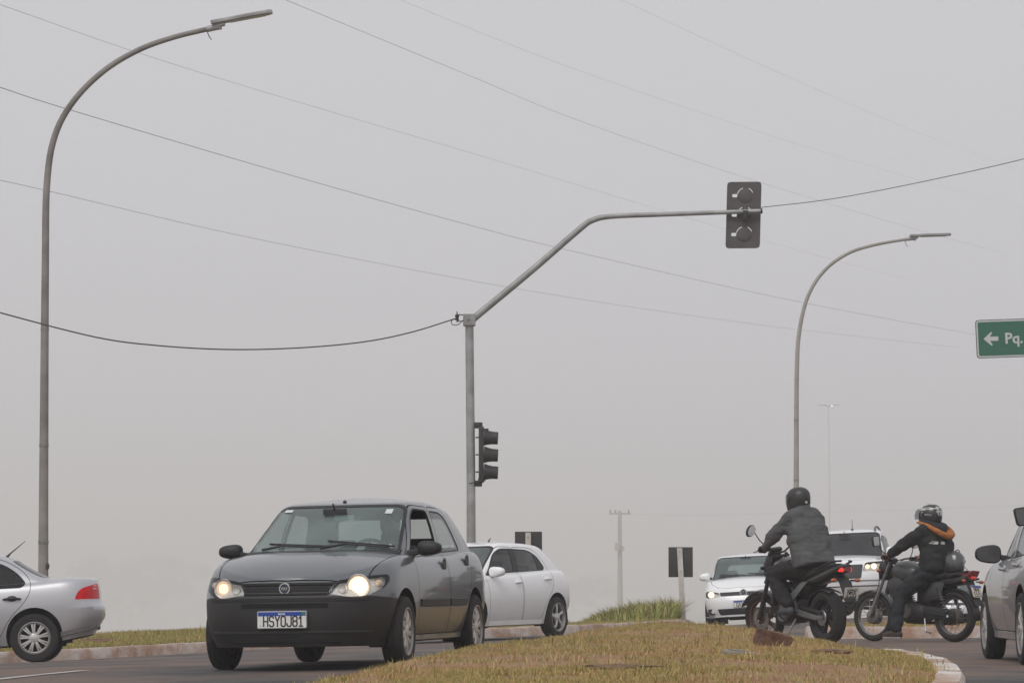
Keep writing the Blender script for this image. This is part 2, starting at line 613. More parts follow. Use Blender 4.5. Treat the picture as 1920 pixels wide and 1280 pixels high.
# ================================================================ ground levels
GP = np.array([  # x, y, height of the asphalt, read off tyre contacts and kerb lines
    (-0.88, 24.2, 0.0), (-2.3, 24.5, -0.03), (-0.35, 26.5, 0.0), (0, 10, 0.0), (-4, 14, -0.10), (5, 14, 0.0), (-4, 22, -0.11),
    (-9, 25, -0.25), (3.6, 34, -0.02), (5.4, 36.5, -0.045), (4.6, 28.9, -0.06), (4.5, 26.4, -0.05), (-6, 37.5, -0.31),
    (-8.4, 37.1, -0.39), (0.68, 45, -0.14), (-0.5, 43, -0.14), (-6.86, 40, -0.40), (-4.48, 44, -0.33), (0.34, 48, -0.155),
    (2.04, 52, -0.157), (4.7, 60, -0.19), (3.3, 58.5, -0.22), (6.6, 58, 0.04), (5.5, 39.5, -0.04), (9, 40, 0.0), (9, 24, 0.0), (9, 60, -0.05)])
def _tps(r2):
    return 0.5 * r2 * np.log(np.maximum(r2, 1e-9))
_n = len(GP)
_D2 = ((GP[:, None, :2] - GP[None, :, :2]) ** 2).sum(-1)
_A = np.zeros((_n + 3, _n + 3))
_A[:_n, :_n] = _tps(_D2) + np.eye(_n) * 6.0
_A[:_n, _n] = 1; _A[:_n, _n+1:] = GP[:, :2]
_A[_n, :_n] = 1; _A[_n+1:, :_n] = GP[:, :2].T
_C = np.linalg.solve(_A, np.r_[GP[:, 2], 0, 0, 0])
def gz(X, Y):
    Y0 = np.asarray(Y, float)
    X = np.clip(np.asarray(X, float), -9.5, 9.5); Y = np.clip(Y0, 10, 64)
    sh = X.shape
    drop = 0.013*np.clip(Y0-62, 0, 40) + 0.034*np.clip(Y0-102, 0, 500)
    x, y = X.ravel(), Y.ravel()
    out = np.empty(x.shape)
    for a in range(0, len(x), 20000):
        xx, yy = x[a:a+20000], y[a:a+20000]
        r2 = (xx[:, None] - GP[:, 0])**2 + (yy[:, None] - GP[:, 1])**2
        out[a:a+20000] = _tps(r2) @ _C[:_n] + _C[_n] + _C[_n+1]*xx + _C[_n+2]*yy
    return out.reshape(sh) - drop
def g1(x, y):
    return float(gz(np.array([x]), np.array([y]))[0])

# ---------------------------------------------------------------- surfaces
def ground_mat(name, cols, scales, bump=0.4, bscale=40, rough=0.95, cracks=False):
    m, nt, b = _new(name)
    N, L = nt.nodes, nt.links
    tc = N.new('ShaderNodeTexCoord')
    last = None
    for i, c in enumerate(cols):
        if last is None:
            last = N.new('ShaderNodeRGB'); last.outputs[0].default_value = (*c, 1); so = last.outputs[0]
            continue
        no = N.new('ShaderNodeTexNoise'); no.inputs['Scale'].default_value = scales[i-1]; no.inputs['Detail'].default_value = 7
        no.inputs['Roughness'].default_value = 0.62
        mp = N.new('ShaderNodeMapping'); mp.inputs['Location'].default_value = (i*13.1, i*7.7, 0)
        L.new(tc.outputs['Object'], mp.inputs[0]); L.new(mp.outputs[0], no.inputs['Vector'])
        mr = N.new('ShaderNodeMapRange'); mr.inputs['From Min'].default_value = 0.44; mr.inputs['From Max'].default_value = 0.6
        L.new(no.outputs[0], mr.inputs[0])
        mi = N.new('ShaderNodeMix'); mi.data_type = 'RGBA'
        L.new(mr.outputs[0], mi.inputs[0]); L.new(so, mi.inputs[6]); mi.inputs[7].default_value = (*c, 1)
        so = mi.outputs[2]
    if cracks:
        vo = N.new('ShaderNodeTexVoronoi'); vo.feature = 'DISTANCE_TO_EDGE'; vo.inputs['Scale'].default_value = 0.6
        n5 = N.new('ShaderNodeTexNoise'); n5.inputs['Scale'].default_value = 1.5
        L.new(tc.outputs['Object'], n5.inputs['Vector'])
        va = N.new('ShaderNodeVectorMath'); va.operation = 'ADD'
        L.new(tc.outputs['Object'], va.inputs[0]); L.new(n5.outputs['Color'], va.inputs[1])
        L.new(va.outputs[0], vo.inputs['Vector'])
        m5 = N.new('ShaderNodeMapRange'); m5.inputs['From Min'].default_value = 0.0; m5.inputs['From Max'].default_value = 0.012
        m5.inputs['To Min'].default_value = 0.55; m5.inputs['To Max'].default_value = 1.0
        L.new(vo.outputs[0], m5.inputs[0])
        mc = N.new('ShaderNodeMix'); mc.data_type = 'RGBA'; mc.blend_type = 'MULTIPLY'; mc.inputs[0].default_value = 1
        L.new(so, mc.inputs[6]); L.new(m5.outputs[0], mc.inputs[7]); so = mc.outputs[2]
    L.new(so, b.inputs['Base Color'])
    b.inputs['Roughness'].default_value = rough
    n2 = N.new('ShaderNodeTexNoise'); n2.inputs['Scale'].default_value = bscale; n2.inputs['Detail'].default_value = 6
    L.new(tc.outputs['Object'], n2.inputs['Vector'])
    bp = N.new('ShaderNodeBump'); bp.inputs['Strength'].default_value = bump; bp.inputs['Distance'].default_value = 0.03
    L.new(n2.outputs[0], bp.inputs['Height']); L.new(bp.outputs[0], b.inputs['Normal'])
    return m
M_ASPH = ground_mat('asphalt', [(0.080, 0.073, 0.070), (0.115, 0.102, 0.095), (0.048, 0.045, 0.044), (0.17, 0.115, 0.088)], [0.5, 1.6, 0.33], 0.5, 70, 0.8, True)
M_SOIL = ground_mat('dry_lawn_soil', [(0.30, 0.19, 0.10), (0.25, 0.17, 0.08), (0.27, 0.135, 0.075)], [1.1, 2.2], 0.8, 25)
M_VERGE = ground_mat('verge_soil', [(0.16, 0.17, 0.055), (0.24, 0.215, 0.08), (0.28, 0.18, 0.09)], [0.6, 1.2], 0.8, 18)
M_KERB = ground_mat('kerb_concrete', [(0.47, 0.39, 0.34), (0.42, 0.31, 0.25), (0.55, 0.49, 0.45), (0.34, 0.21, 0.15)], [1.2, 4.0, 2.2], 0.5, 30)
M_KERBW = ground_mat('whitewashed_kerb', [(0.62, 0.58, 0.54), (0.50, 0.42, 0.36), (0.68, 0.65, 0.62), (0.36, 0.23, 0.16)], [1.4, 5.0, 2.0], 0.5, 30)
M_MARK = pmat('road_paint', (0.55, 0.53, 0.49), 0.8, scale=9, col2=(0.30, 0.28, 0.26))

# ---------------------------------------------------------------- outlines
FARK = [tuple(p) for p in catmull([(-70, 26), (-40, 31), (-20, 35.5), (-11, 38.4), (-6.86, 40.4), (-4.48, 43.4), (-2.1, 45.8), (0.34, 48.3), (2.04, 51.6),
                                   (3.1, 55.5), (3.75, 61), (4.1, 70), (4.6, 90), (5.5, 130), (9, 260)], 8)]
ISL1 = [tuple(p) for p in catmull([(-1.9, 12), (-1.62, 17), (-1.28, 20.8), (-0.80, 24.4), (-0.30, 28.5), (0.30, 32.6), (0.95, 36.0), (1.75, 37.8), (2.45, 37.0),
                                   (2.93, 34.6), (3.17, 31), (3.28, 27.5), (3.27, 25), (3.17, 22), (2.92, 19.4), (2.60, 17.2), (2.2, 15), (1.5, 12)], 8)] + []
ISL2 = [tuple(p) for p in catmull([(4.0, 39.8), (4.6, 39.35), (6.0, 39.2), (9, 39.4), (14, 40), (22, 41.5), (22, 44), (14, 43.2), (9, 42.7), (6, 42.2), (4.6, 41.6), (4.0, 40.7)], 6, closed=True)]

def normals2(pl, closed=False):
    n = len(pl)
    out = []
    for i in range(n):
        a = pl[i-1] if (i > 0 or closed) else pl[i]
        b = pl[(i+1) % n] if (i < n-1 or closed) else pl[i]
        t = Vector((b[0]-a[0], b[1]-a[1])).normalized()
        out.append(Vector((-t.y, t.x)))        # left of travel
    return out

def kerb(name, line, mat, side, width=0.14, h=0.15, closed=False):
    """Concrete kerb swept along a line; side +1: body to the left of travel."""
    pl = line
    nn = normals2(pl, closed)
    m = MB()
    rings = []
    for (x, y), nr in zip(pl, nn):
        z = g1(x, y)
        nr = nr * side
        pr = [(0.0, -0.06), (0.012, h*0.75), (0.035, h-0.004), (width*0.9, h), (width, h-0.02), (width, -0.06)]
        j = 0.004 * math.sin(x*5.3 + y*3.1)
        rings.append([Vector((x + nr.x*u, y + nr.y*u, z + v + (j if v > 0 else 0))) for u, v in pr])
    if closed: rings.append(rings[0])
    m.loft(rings, closed=True, caps=not closed)
    o = m.build(name, mat, None, True, 35)
    return tag(o, kind='structure')

# signed distance to the far kerb (positive on the verge side)
_FK = np.array(FARK)
def fark_dist(X, Y):
    X = np.asarray(X, float); Y = np.asarray(Y, float)
    best = np.full(X.shape, 1e9); sgn = np.ones(X.shape)
    for i in range(len(_FK) - 1):
        a, b = _FK[i], _FK[i+1]
        d = b - a
        L2 = d @ d
        t = np.clip(((X-a[0])*d[0] + (Y-a[1])*d[1]) / L2, 0, 1)
        qx, qy = a[0]+t*d[0], a[1]+t*d[1]
        dist = np.hypot(X-qx, Y-qy)
        cr = d[0]*(Y-a[1]) - d[1]*(X-a[0])
        m = dist < best - 1e-9
        best = np.where(m, dist, best); sgn = np.where(m, np.sign(cr), sgn)
    return best * sgn

def verge_z(X, Y, D):
    """Height of the verge: a low bank behind the kerb, then falling away."""
    X = np.asarray(X, float); Y = np.asarray(Y, float)
    z = gz(X, Y) + 0.135
    rise = np.clip(D, 0, 4.0) * np.interp(X, [-8, -3, 0.3, 2, 4], [0.042, 0.042, 0.010, 0.012, 0.0])
    md = 0.03*np.exp(-((X-2.9)**2/1.3 + (Y-63)**2/14.0))
    fall = np.where(D > 4.3, 0.050*(D-4.3), 0.0)
    fall = np.minimum(fall, 17 + 0.004*np.maximum(D-500, 0))
    return z + rise + md - fall + 0.03*(vnoise(X, Y, 1.5)-0.5)

def grid_mesh(name, xs, ys, zf, keep=None):
    X, Y = np.meshgrid(xs, ys)
    Z = zf(X, Y)
    nx, ny = len(xs), len(ys)
    V = np.stack([X.ravel(), Y.ravel(), Z.ravel()], 1)
    idx = np.arange(nx*ny).reshape(ny, nx)
    a, b, c, d = idx[:-1, :-1].ravel(), idx[:-1, 1:].ravel(), idx[1:, 1:].ravel(), idx[1:, :-1].ravel()
    cx = (X[:-1, :-1] + X[1:, 1:]).ravel()/2; cy = (Y[:-1, :-1] + Y[1:, 1:]).ravel()/2
    if keep is not None:
        k = keep(cx, cy)
        a, b, c, d = a[k], b[k], c[k], d[k]
    T = np.concatenate([np.stack([a, b, c], 1), np.stack([a, c, d], 1)])
    me = np_mesh(name, V, T)
    me.polygons.foreach_set('use_smooth', np.ones(len(T), bool))
    return me

# ---------------------------------------------------------------- asphalt
xs = np.r_[-70:-16:3.0, -16:16:0.5, 16:61:3.0]
ys = np.r_[-20:8:4.0, 8:72:0.5, 72:270:6.0]
road = link('road', grid_mesh('road', xs, ys, lambda X, Y: gz(X, Y), lambda x, y: fark_dist(x, y) < 0.9), M_ASPH)
tag(road, kind='structure')

# ---------------------------------------------------------------- land beyond the verge, out to the horizon
xs = np.unique(np.r_[-3000, -1800, -1000, -600, -350, -200, -130, -90:-20:5.0, -20:14:0.7, 14:60:5.0, 60, 90, 130, 200, 350, 600, 1000, 1800, 3000])
ys = np.unique(np.r_[-600, -300, -150, -60, -20, 0, 10, 20, 28, 34:76:0.7, 76:160:5.0, 160, 200, 260, 340, 450, 600, 900, 1400, 2200, 3000])
def land_z(X, Y):
    D = fark_dist(X, Y)
    z = verge_z(X, Y, np.maximum(D, 0)) - 0.01
    z = np.where(D < 1.2, gz(X, Y) - 0.6, z)
    back = np.clip((Y-20)/60, 0, 1)
    return z
land = link('ground', grid_mesh('ground', xs, ys, land_z), M_VERGE)
tag(land, kind='structure')

# first metres of the verge, following the kerb exactly
def verge_strip():
    offs = [0.10, 0.3, 0.6, 1.0, 1.5, 2.0, 2.6]
    nn = normals2(FARK)
    V, T = [], []
    for (x, y), n in zip(FARK, nn):
        for o in offs:
            V.append((x + n.x*o, y + n.y*o))
    V = np.array(V)
    D = np.tile(offs, len(FARK))
    Z = verge_z(V[:, 0], V[:, 1], D) + 0.004
    Z[::len(offs)] = gz(V[::len(offs), 0], V[::len(offs), 1]) + 0.10
    k = len(offs)
    for i in range(len(FARK)-1):
        for j in range(k-1):
            a, b, c, d = i*k+j, (i+1)*k+j, (i+1)*k+j+1, i*k+j+1
            T += [(a, b, c), (a, c, d)]
    me = np_mesh('verge', np.c_[V, Z], np.array(T))
    return link('verge', me, M_VERGE)
tag(verge_strip(), kind='structure')
kerb('kerb', FARK, M_KERB, +1)

# ---------------------------------------------------------------- islands
def island(name, outline, mat, hfun, inset=0.10, step=0.22):
    poly = offset_poly(outline, -inset)
    xs = [p[0] for p in poly]; ys = [p[1] for p in poly]
    X, Y = np.meshgrid(np.arange(min(xs), max(xs), step), np.arange(min(ys), max(ys), step*2))
    m = in_poly_np(X.ravel(), Y.ravel(), offset_poly(outline, -inset-0.12))
    pts = [Vector(p) for p in poly] + [Vector(p) for p in zip(X.ravel()[m], Y.ravel()[m])]
    n = len(poly)
    vs, es, fs, *_ = delaunay_2d_cdt(pts, [], [list(range(n))], 1, 1e-5)
    V = np.array([tuple(v) for v in vs])
    Z = hfun(V[:, 0], V[:, 1])
    T = []
    for f in fs:
        for k in range(1, len(f)-1): T.append((f[0], f[k], f[k+1]))
    me = np_mesh(name, np.c_[V, Z], np.array(T))
    me.polygons.foreach_set('use_smooth', np.ones(len(T), bool))
    o = link(name, me, mat)
    return tag(o, kind='structure')

_I1 = np.array(ISL1)
def edge_dist(X, Y, poly):
    X = np.asarray(X, float); Y = np.asarray(Y, float)
    best = np.full(X.shape, 1e9)
    n = len(poly)
    for i in range(n):
        a, b = np.array(poly[i]), np.array(poly[(i+1) % n])
        d = b-a
        t = np.clip(((X-a[0])*d[0] + (Y-a[1])*d[1]) / max(d @ d, 1e-9), 0, 1)
        best = np.minimum(best, np.hypot(X-a[0]-t*d[0], Y-a[1]-t*d[1]))
    return best
def isl1_z(X, Y):
    e = edge_dist(X, Y, ISL1)
    return gz(X, Y) + 0.115 - 0.10*np.clip(1-e/0.45, 0, 1)*(X < np.interp(Y, [12, 24, 38], [0.3, 1.2, 1.75])) + 0.05*np.clip(e/1.2, 0, 1)**0.7 + 0.10*np.clip((Y-28)/8, 0, 1)*np.clip(e/0.5, 0, 1) + 0.035*(vnoise(X, Y, 0.9, 3)-0.5)*np.clip(e/0.3, 0, 1)
def isl2_z(X, Y):
    return gz(X, Y) + 0.14 + 0.03*(vnoise(X, Y, 0.9)-0.5)
island('median', ISL1, M_SOIL, isl1_z)
island('traffic_island', ISL2, M_SOIL, isl2_z)
kerb('median_kerb', [q for q in ISL1[7*8+2:] if q[1] < 25.2], M_KERBW, -1, width=0.19, h=0.15)
kerb('island_kerb', ISL2, M_KERB, +1, closed=True, width=0.15, h=0.155)

# painted lane line on the asphalt, bottom left of the view
def marking(name, pts, w):
    nn = normals2(pts)
    V, T = [], []
    for (x, y), n in zip(pts, nn):
        for s in (-w/2, w/2):
            xx, yy = x+n.x*s, y+n.y*s
            V.append((xx, yy, g1(xx, yy)+0.006))
    for i in range(len(pts)-1):
        T += [(2*i, 2*i+2, 2*i+3), (2*i, 2*i+3, 2*i+1)]
    return tag(link(name, np_mesh(name, V, T), M_MARK), kind='structure')
marking('lane_marking', [tuple(p) for p in catmull([(-3.62, 25.4), (-4.0, 24.0), (-4.35, 22.4), (-4.7, 20.5)], 6)], 0.13)
marking('lane_marking', [tuple(p) for p in catmull([(-5.1, 18.2), (-5.5, 16), (-5.9, 14)], 6)], 0.13)

# ---------------------------------------------------------------- grass
def grass_mat(name):
    m, nt, b = _new(name)
    a = nt.nodes.new('ShaderNodeVertexColor'); a.layer_name = 'Col'
    nt.links.new(a.outputs[0], b.inputs['Base Color'])
    b.inputs['Roughness'].default_value = 0.8
    b.inputs['Specular IOR Level'].default_value = 0.2
    return m
M_GRASS = grass_mat('grass_blades')

def grass(name, X, Y, Z, H, Wd, C, label, lean=0.5, seg2=False):
    """One blade (bent, two faces when seg2) for each point."""
    n = len(X)
    yaw = rng.random(n)*2*math.pi
    ln = (0.15 + rng.random(n)*lean)*H
    dx, dy = np.cos(yaw), np.sin(yaw)
    fx, fy = -dy, dx                       # lean direction
    w = Wd*0.5
    b0 = np.stack([X-dx*w, Y-dy*w, Z-0.01], 1); b1 = np.stack([X+dx*w, Y+dy*w, Z-0.01], 1)
    if seg2:
        m0 = np.stack([X-dx*w*.75+fx*ln*.35, Y-dy*w*.75+fy*ln*.35, Z+H*0.6], 1)
        m1 = np.stack([X+dx*w*.75+fx*ln*.35, Y+dy*w*.75+fy*ln*.35, Z+H*0.6], 1)
        tp = np.stack([X+fx*ln*1.3, Y+fy*ln*1.3, Z+H*0.95], 1)
        V = np.stack([b0, b1, m1, m0, tp], 1).reshape(-1, 3)
        o = np.arange(n)*5
        T = np.concatenate([np.stack([o, o+1, o+2], 1), np.stack([o, o+2, o+3], 1), np.stack([o+3, o+2, o+4], 1)])
        k = 5
    else:
        tp = np.stack([X+fx*ln, Y+fy*ln, Z+H], 1)
        V = np.stack([b0, b1, tp], 1).reshape(-1, 3)
        o = np.arange(n)*3
        T = np.stack([o, o+1, o+2], 1)
        k = 3
    me = np_mesh(name, V, T)
    ca = me.color_attributes.new('Col', 'FLOAT_COLOR', 'POINT')
    cc = np.ones((n, k, 4), np.float32)
    cc[:, :, :3] = C[:, None, :]
    ca.data.foreach_set('color', cc.ravel())
    o = link(name, me, M_GRASS)
    return tag(o, label, 'grass', kind='stuff')

def palette(n, cols, wts):
    """Random blade colours from a palette with per-point weights."""
    cols = np.array(cols); wts = np.array(wts)
    if wts.ndim == 1: wts = np.tile(wts, (n, 1))
    wts = wts/wts.sum(1, keepdims=True)
    cum = wts.cumsum(1)
    r = rng.random((n, 1))
    k = (r > cum).sum(1).clip(0, len(cols)-1)
    c = cols[k]
    return c*(0.82+0.36*rng.random((n, 1)))

STRAW, TAN, GREEN, DKGREEN, RUST = (0.47, 0.345, 0.165), (0.44, 0.29, 0.14), (0.33, 0.30, 0.095), (0.23, 0.235, 0.07), (0.39, 0.225, 0.115)

# median lawn: dry, short, patchy
def lawn_points(poly, dens, n_max):
    xs = [p[0] for p in poly]; ys = [p[1] for p in poly]
    x0, x1, y0, y1 = min(xs), max(xs), max(min(ys), 15.5), max(ys)
    n = int((x1-x0)*(y1-y0)*dens)
    X = x0+rng.random(n)*(x1-x0); Y = y0+rng.random(n)*(y1-y0)
    m = in_poly_np(X, Y, poly)
    return X[m][:n_max], Y[m][:n_max]
X, Y = lawn_points(offset_poly(ISL1, -0.15), 7600, 720000)
pa = vnoise(X, Y*0.6, 1.1, 3); pb = vnoise(X+40, Y*0.6, 0.55, 3)
pc = vnoise(X+11, Y*0.45+5, 1.6, 2)
bare = ((pb > 0.60) | (pc > 0.66)) & (rng.random(len(X)) < 0.9)
X, Y, pa, pb = X[~bare], Y[~bare], pa[~bare], pb[~bare]
e = edge_dist(X, Y, ISL1)
gr = np.clip((pa-0.47)*8, 0, 1) + np.clip(1-e/0.35, 0, 1)*0.7
n = len(X)
wt = np.stack([0.42*np.ones(n), 0.52*np.ones(n), 0.10+0.60*gr, 0.02+0.12*gr, 0.30*(1-np.clip(gr, 0, 1))], 1)
C = palette(n, [STRAW, TAN, GREEN, DKGREEN, RUST], wt)
H = (0.007+0.012*rng.random(n))*(0.6+0.9*gr) + (rng.random(n) < 0.012)*0.03*rng.random(n)
grass('median_lawn', X, Y, isl1_z(X, Y), H, 0.0045+0.005*rng.random(n), C, 'short dry yellow brown grass covering the foreground median', lean=1.3)
# straggling tufts along its edge and scattered pale stems
nt_ = 420
bi = rng.integers(0, len(ISL1), nt_)
bx = _I1[bi, 0] + rng.normal(0, 0.09, nt_); by = _I1[bi, 1] + rng.normal(0, 0.35, nt_)
ok = in_poly_np(bx, by, offset_poly(ISL1, -0.1)) & (by > 16)
bx, by = bx[ok], by[ok]
sx_ = -1.5+rng.random(260)*4.5; sy_ = 16.5+rng.random(260)*19
ok = in_poly_np(sx_, sy_, offset_poly(ISL1, -0.25))
X = np.r_[bx, sx_[ok]]; Y = np.r_[by, sy_[ok]]
X = np.repeat(X, 5)+rng.normal(0, 0.02, len(X)*5); Y = np.repeat(Y, 5)+rng.normal(0, 0.03, len(Y)*5)
n = len(X)
grass('median_tufts', X, Y, isl1_z(X, Y), 0.03+0.07*rng.random(n)**3, 0.005+0.004*rng.random(n),
      palette(n, [STRAW, TAN, GREEN, DKGREEN], [0.4, 0.15, 0.35, 0.1]), 'taller stems of grass sticking up along the median edge', lean=0.9, seg2=True)

# rougher clumps scattered over the lawn
cx = -1.6+rng.random(520)*5.0; cy = 16+rng.random(520)*21
ok = in_poly_np(cx, cy, offset_poly(ISL1, -0.25)); cx, cy = cx[ok], cy[ok]
rad = 0.03+0.07*rng.random(len(cx)); kb = 46
X = np.repeat(cx, kb)+rng.normal(0, 1, len(cx)*kb)*np.repeat(rad, kb); Y = np.repeat(cy, kb)+rng.normal(0, 1, len(cx)*kb)*np.repeat(rad, kb)*1.6
n = len(X)
tone = np.repeat(rng.random(len(cx)), kb)
Cc = palette(n, [STRAW, TAN, GREEN, DKGREEN], np.stack([0.3+0*tone, 0.25*(1-tone)+.05, 0.2+0.5*tone, 0.05+0.3*tone], 1))
ok = in_poly_np(X, Y, offset_poly(ISL1, -0.16))
grass('median_clumps', X[ok], Y[ok], isl1_z(X[ok], Y[ok]), (0.014+0.034*rng.random(n)*np.repeat(0.5+rng.random(len(cx)), kb))[ok], (0.005+0.004*rng.random(n))[ok], Cc[ok], 'rougher clumps of grass dotted over the foreground median', lean=1.2)

# verge lawn behind the far kerb
n0 = 170000
t = rng.random(n0)
ci = (np.interp(t, [0, 1], [8*3, 8*11])).astype(int)
fk = _FK[ci]; nx = np.array([tuple(v) for v in normals2(FARK)])[ci]
D = 0.14+rng.random(n0)**1.4*6.0
nxt = _FK[np.minimum(ci+1, len(_FK)-1)]
u = rng.random((n0, 1))
B = fk*(1-u)+nxt*u
X, Y = B[:, 0]+nx[:, 0]*D, B[:, 1]+nx[:, 1]*D
Dd = fark_dist(X, Y)
ok = (Dd > 0.12)
X, Y, D = X[ok], Y[ok], Dd[ok]
pa = vnoise(X, Y, 1.3, 3)
n = len(X)
gr = np.clip((pa-0.40)*4, 0, 1)
C = palette(n, [STRAW, TAN, GREEN, DKGREEN, RUST], np.stack([0.22*np.ones(n), 0.14*np.ones(n), 0.45+0.5*gr, 0.12+0.3*gr, 0.06*np.ones(n)], 1))
H = (0.018+0.035*rng.random(n))*(0.6+0.9*pa) + (rng.random(n) < 0.015)*0.06*rng.random(n) + np.clip(D-2, 0, 2)*0.012
grass('verge_grass', X, Y, verge_z(X, Y, D), H, 0.012+0.01*rng.random(n), C, 'mown green grass on the verge behind the far kerb', lean=0.8)

# tall rough grass on the bank by the second sign
n0 = 26000
X = rng.normal(2.75, 1.0, n0); Y = rng.normal(62.5, 2.6, n0)
x2 = rng.normal(1.75, 0.22, 2500); y2 = rng.normal(60.2, 0.8, 2500)
X = np.r_[X, x2]; Y = np.r_[Y, y2]
D = fark_dist(X, Y); ok = (D > 0.35) & (X > 0.9) & (Y > 55.5)
X, Y, D = X[ok], Y[ok], D[ok]
n = len(X)
cl = vnoise(X, Y, 0.5, 2)
env = np.clip(1.0-((X-3.4)/2.3)**2, 0.18, 0.95)
C = palette(n, [STRAW, GREEN, (0.22, 0.26, 0.075), DKGREEN], [0.10, 0.32, 0.38, 0.2])
H = (0.15+0.44*rng.random(n)*cl*1.6)*env
grass('rough_grass', X, Y, verge_z(X, Y, D), H, 0.014+0.012*rng.random(n), C, 'tall rough green grass on the bank around the second black sign', lean=0.7, seg2=True)
# strip on the traffic island
X, Y = lawn_points(offset_poly(ISL2, -0.14), 700, 60000)
ok = X < 9; X, Y = X[ok], Y[ok]
n = len(X)
grass('island_grass', X, Y, isl2_z(X, Y), 0.02+0.05*rng.random(n), 0.012*np.ones(n), palette(n, [STRAW, TAN, GREEN, DKGREEN], [0.3, 0.25, 0.35, 0.1]),
      'short grass on the kerbed island behind the motorcycles', lean=0.9)

# ---------------------------------------------------------------- things lying on the lawn
def lump(name, c, s, mat, rot=(0, 0, 0), seed=1, rough=0.12, sub=3, rnd=0.22):
    bm = bmesh.new()
    bmesh.ops.create_cube(bm, size=1.0)
    bmesh.ops.subdivide_edges(bm, edges=bm.edges, cuts=sub, use_grid_fill=True)
    r = random.Random(seed)
    off = [Vector((r.uniform(-1, 1), r.uniform(-1, 1), r.uniform(-1, 1))) for _ in range(8)]
    from mathutils import noise
    for v in bm.verts:
        p = v.co.copy()
        l = p.length
        sph = p.normalized()*0.62
        p = p.lerp(sph, rnd)
        p += noise.noise_vector(p*2.3+Vector((seed, 0, 0)))*rough + noise.noise_vector(p*7+Vector((0, seed, 0)))*rough*0.5
        v.co = Vector((p.x*s[0], p.y*s[1], p.z*s[2]))
    me = bm_mesh(bm, name, True, 30)
    o = link(name, me, mat)
    o.location = c; o.rotation_euler = rot
    return o
M_ROCK = pmat('red_earth_clod', (0.085, 0.044, 0.029), 0.95, scale=9, col2=(0.185, 0.10, 0.066), bump=0.8, bscale=30)
M_DIRT = pmat('turned_red_soil', (0.13, 0.075, 0.042), 1.0, scale=14, col2=(0.22, 0.13, 0.075), bump=0.9, bscale=40)
c = P(1448, 1199, 24.9)
zz = float(isl1_z(np.array([c.x]), np.array([24.9]))[0])
rock = lump('earth_clod', (c.x, 24.9, zz+0.055), (0.27, 0.20, 0.145), M_ROCK, (0.1, 0.22, 0.25), 8, 0.085, 7, 0.12)
tag(rock, 'reddish brown block of earth lying on the dry median grass', 'rock')
for i, (px, py, s) in enumerate([(1560, 1213, (0.24, 0.30, 0.055)), (1170, 1262, (0.42, 0.5, 0.035))]):
    Yd = 22.5 if i == 0 else 18.9
    c = P(px, py, Yd)
    zz = float(isl1_z(np.array([c.x]), np.array([Yd]))[0])
    o = lump('soil_patch', (c.x, Yd, zz+0.005), s, M_DIRT, (0, 0, 0.3), 11+i, 0.2, 6, 0.95)
    tag(o, ['small heap of dark turned soil on the median beside the earth clod', 'flat bare patch of dark soil at the front of the median'][i], 'soil')
c = P(186, 1198, 44.2)
Dz = float(fark_dist(np.array([c.x]), np.array([44.2]))[0])
o = lump('soil_heap', (c.x, 44.2, float(verge_z(np.array([c.x]), np.array([44.2]), np.array([Dz]))[0])+0.01), (0.5, 0.4, 0.09), M_DIRT, (0, 0, 0.1), 21, 0.2, 6, 0.95)
tag(o, 'low heap of brown earth on the verge behind the silver sedan', 'soil')
# inspection cover, a small concrete slab with a metal lid
c = P(1385, 1225, 21.9)
zz = float(isl1_z(np.array([c.x]), np.array([21.9]))[0])
r0 = empty('inspection_cover', (c.x, 21.9, zz+0.022), None, (0.03, 0.07, 0.15))
tag(r0, 'flat grey concrete inspection cover set in the median grass', 'manhole cover')
MB().box((0, 0, -0.008), (0.20, 0.24, 0.03)).build('slab', pmat('cover_concrete', (0.30, 0.28, 0.22), 0.9, scale=20, bump=0.4), r0, bevel=0.006)
MB().box((0, 0, 0.011), (0.13, 0.16, 0.01)).build('lid', pmat('cover_lid', (0.2, 0.19, 0.16), 0.8, scale=20), r0, bevel=0.004)
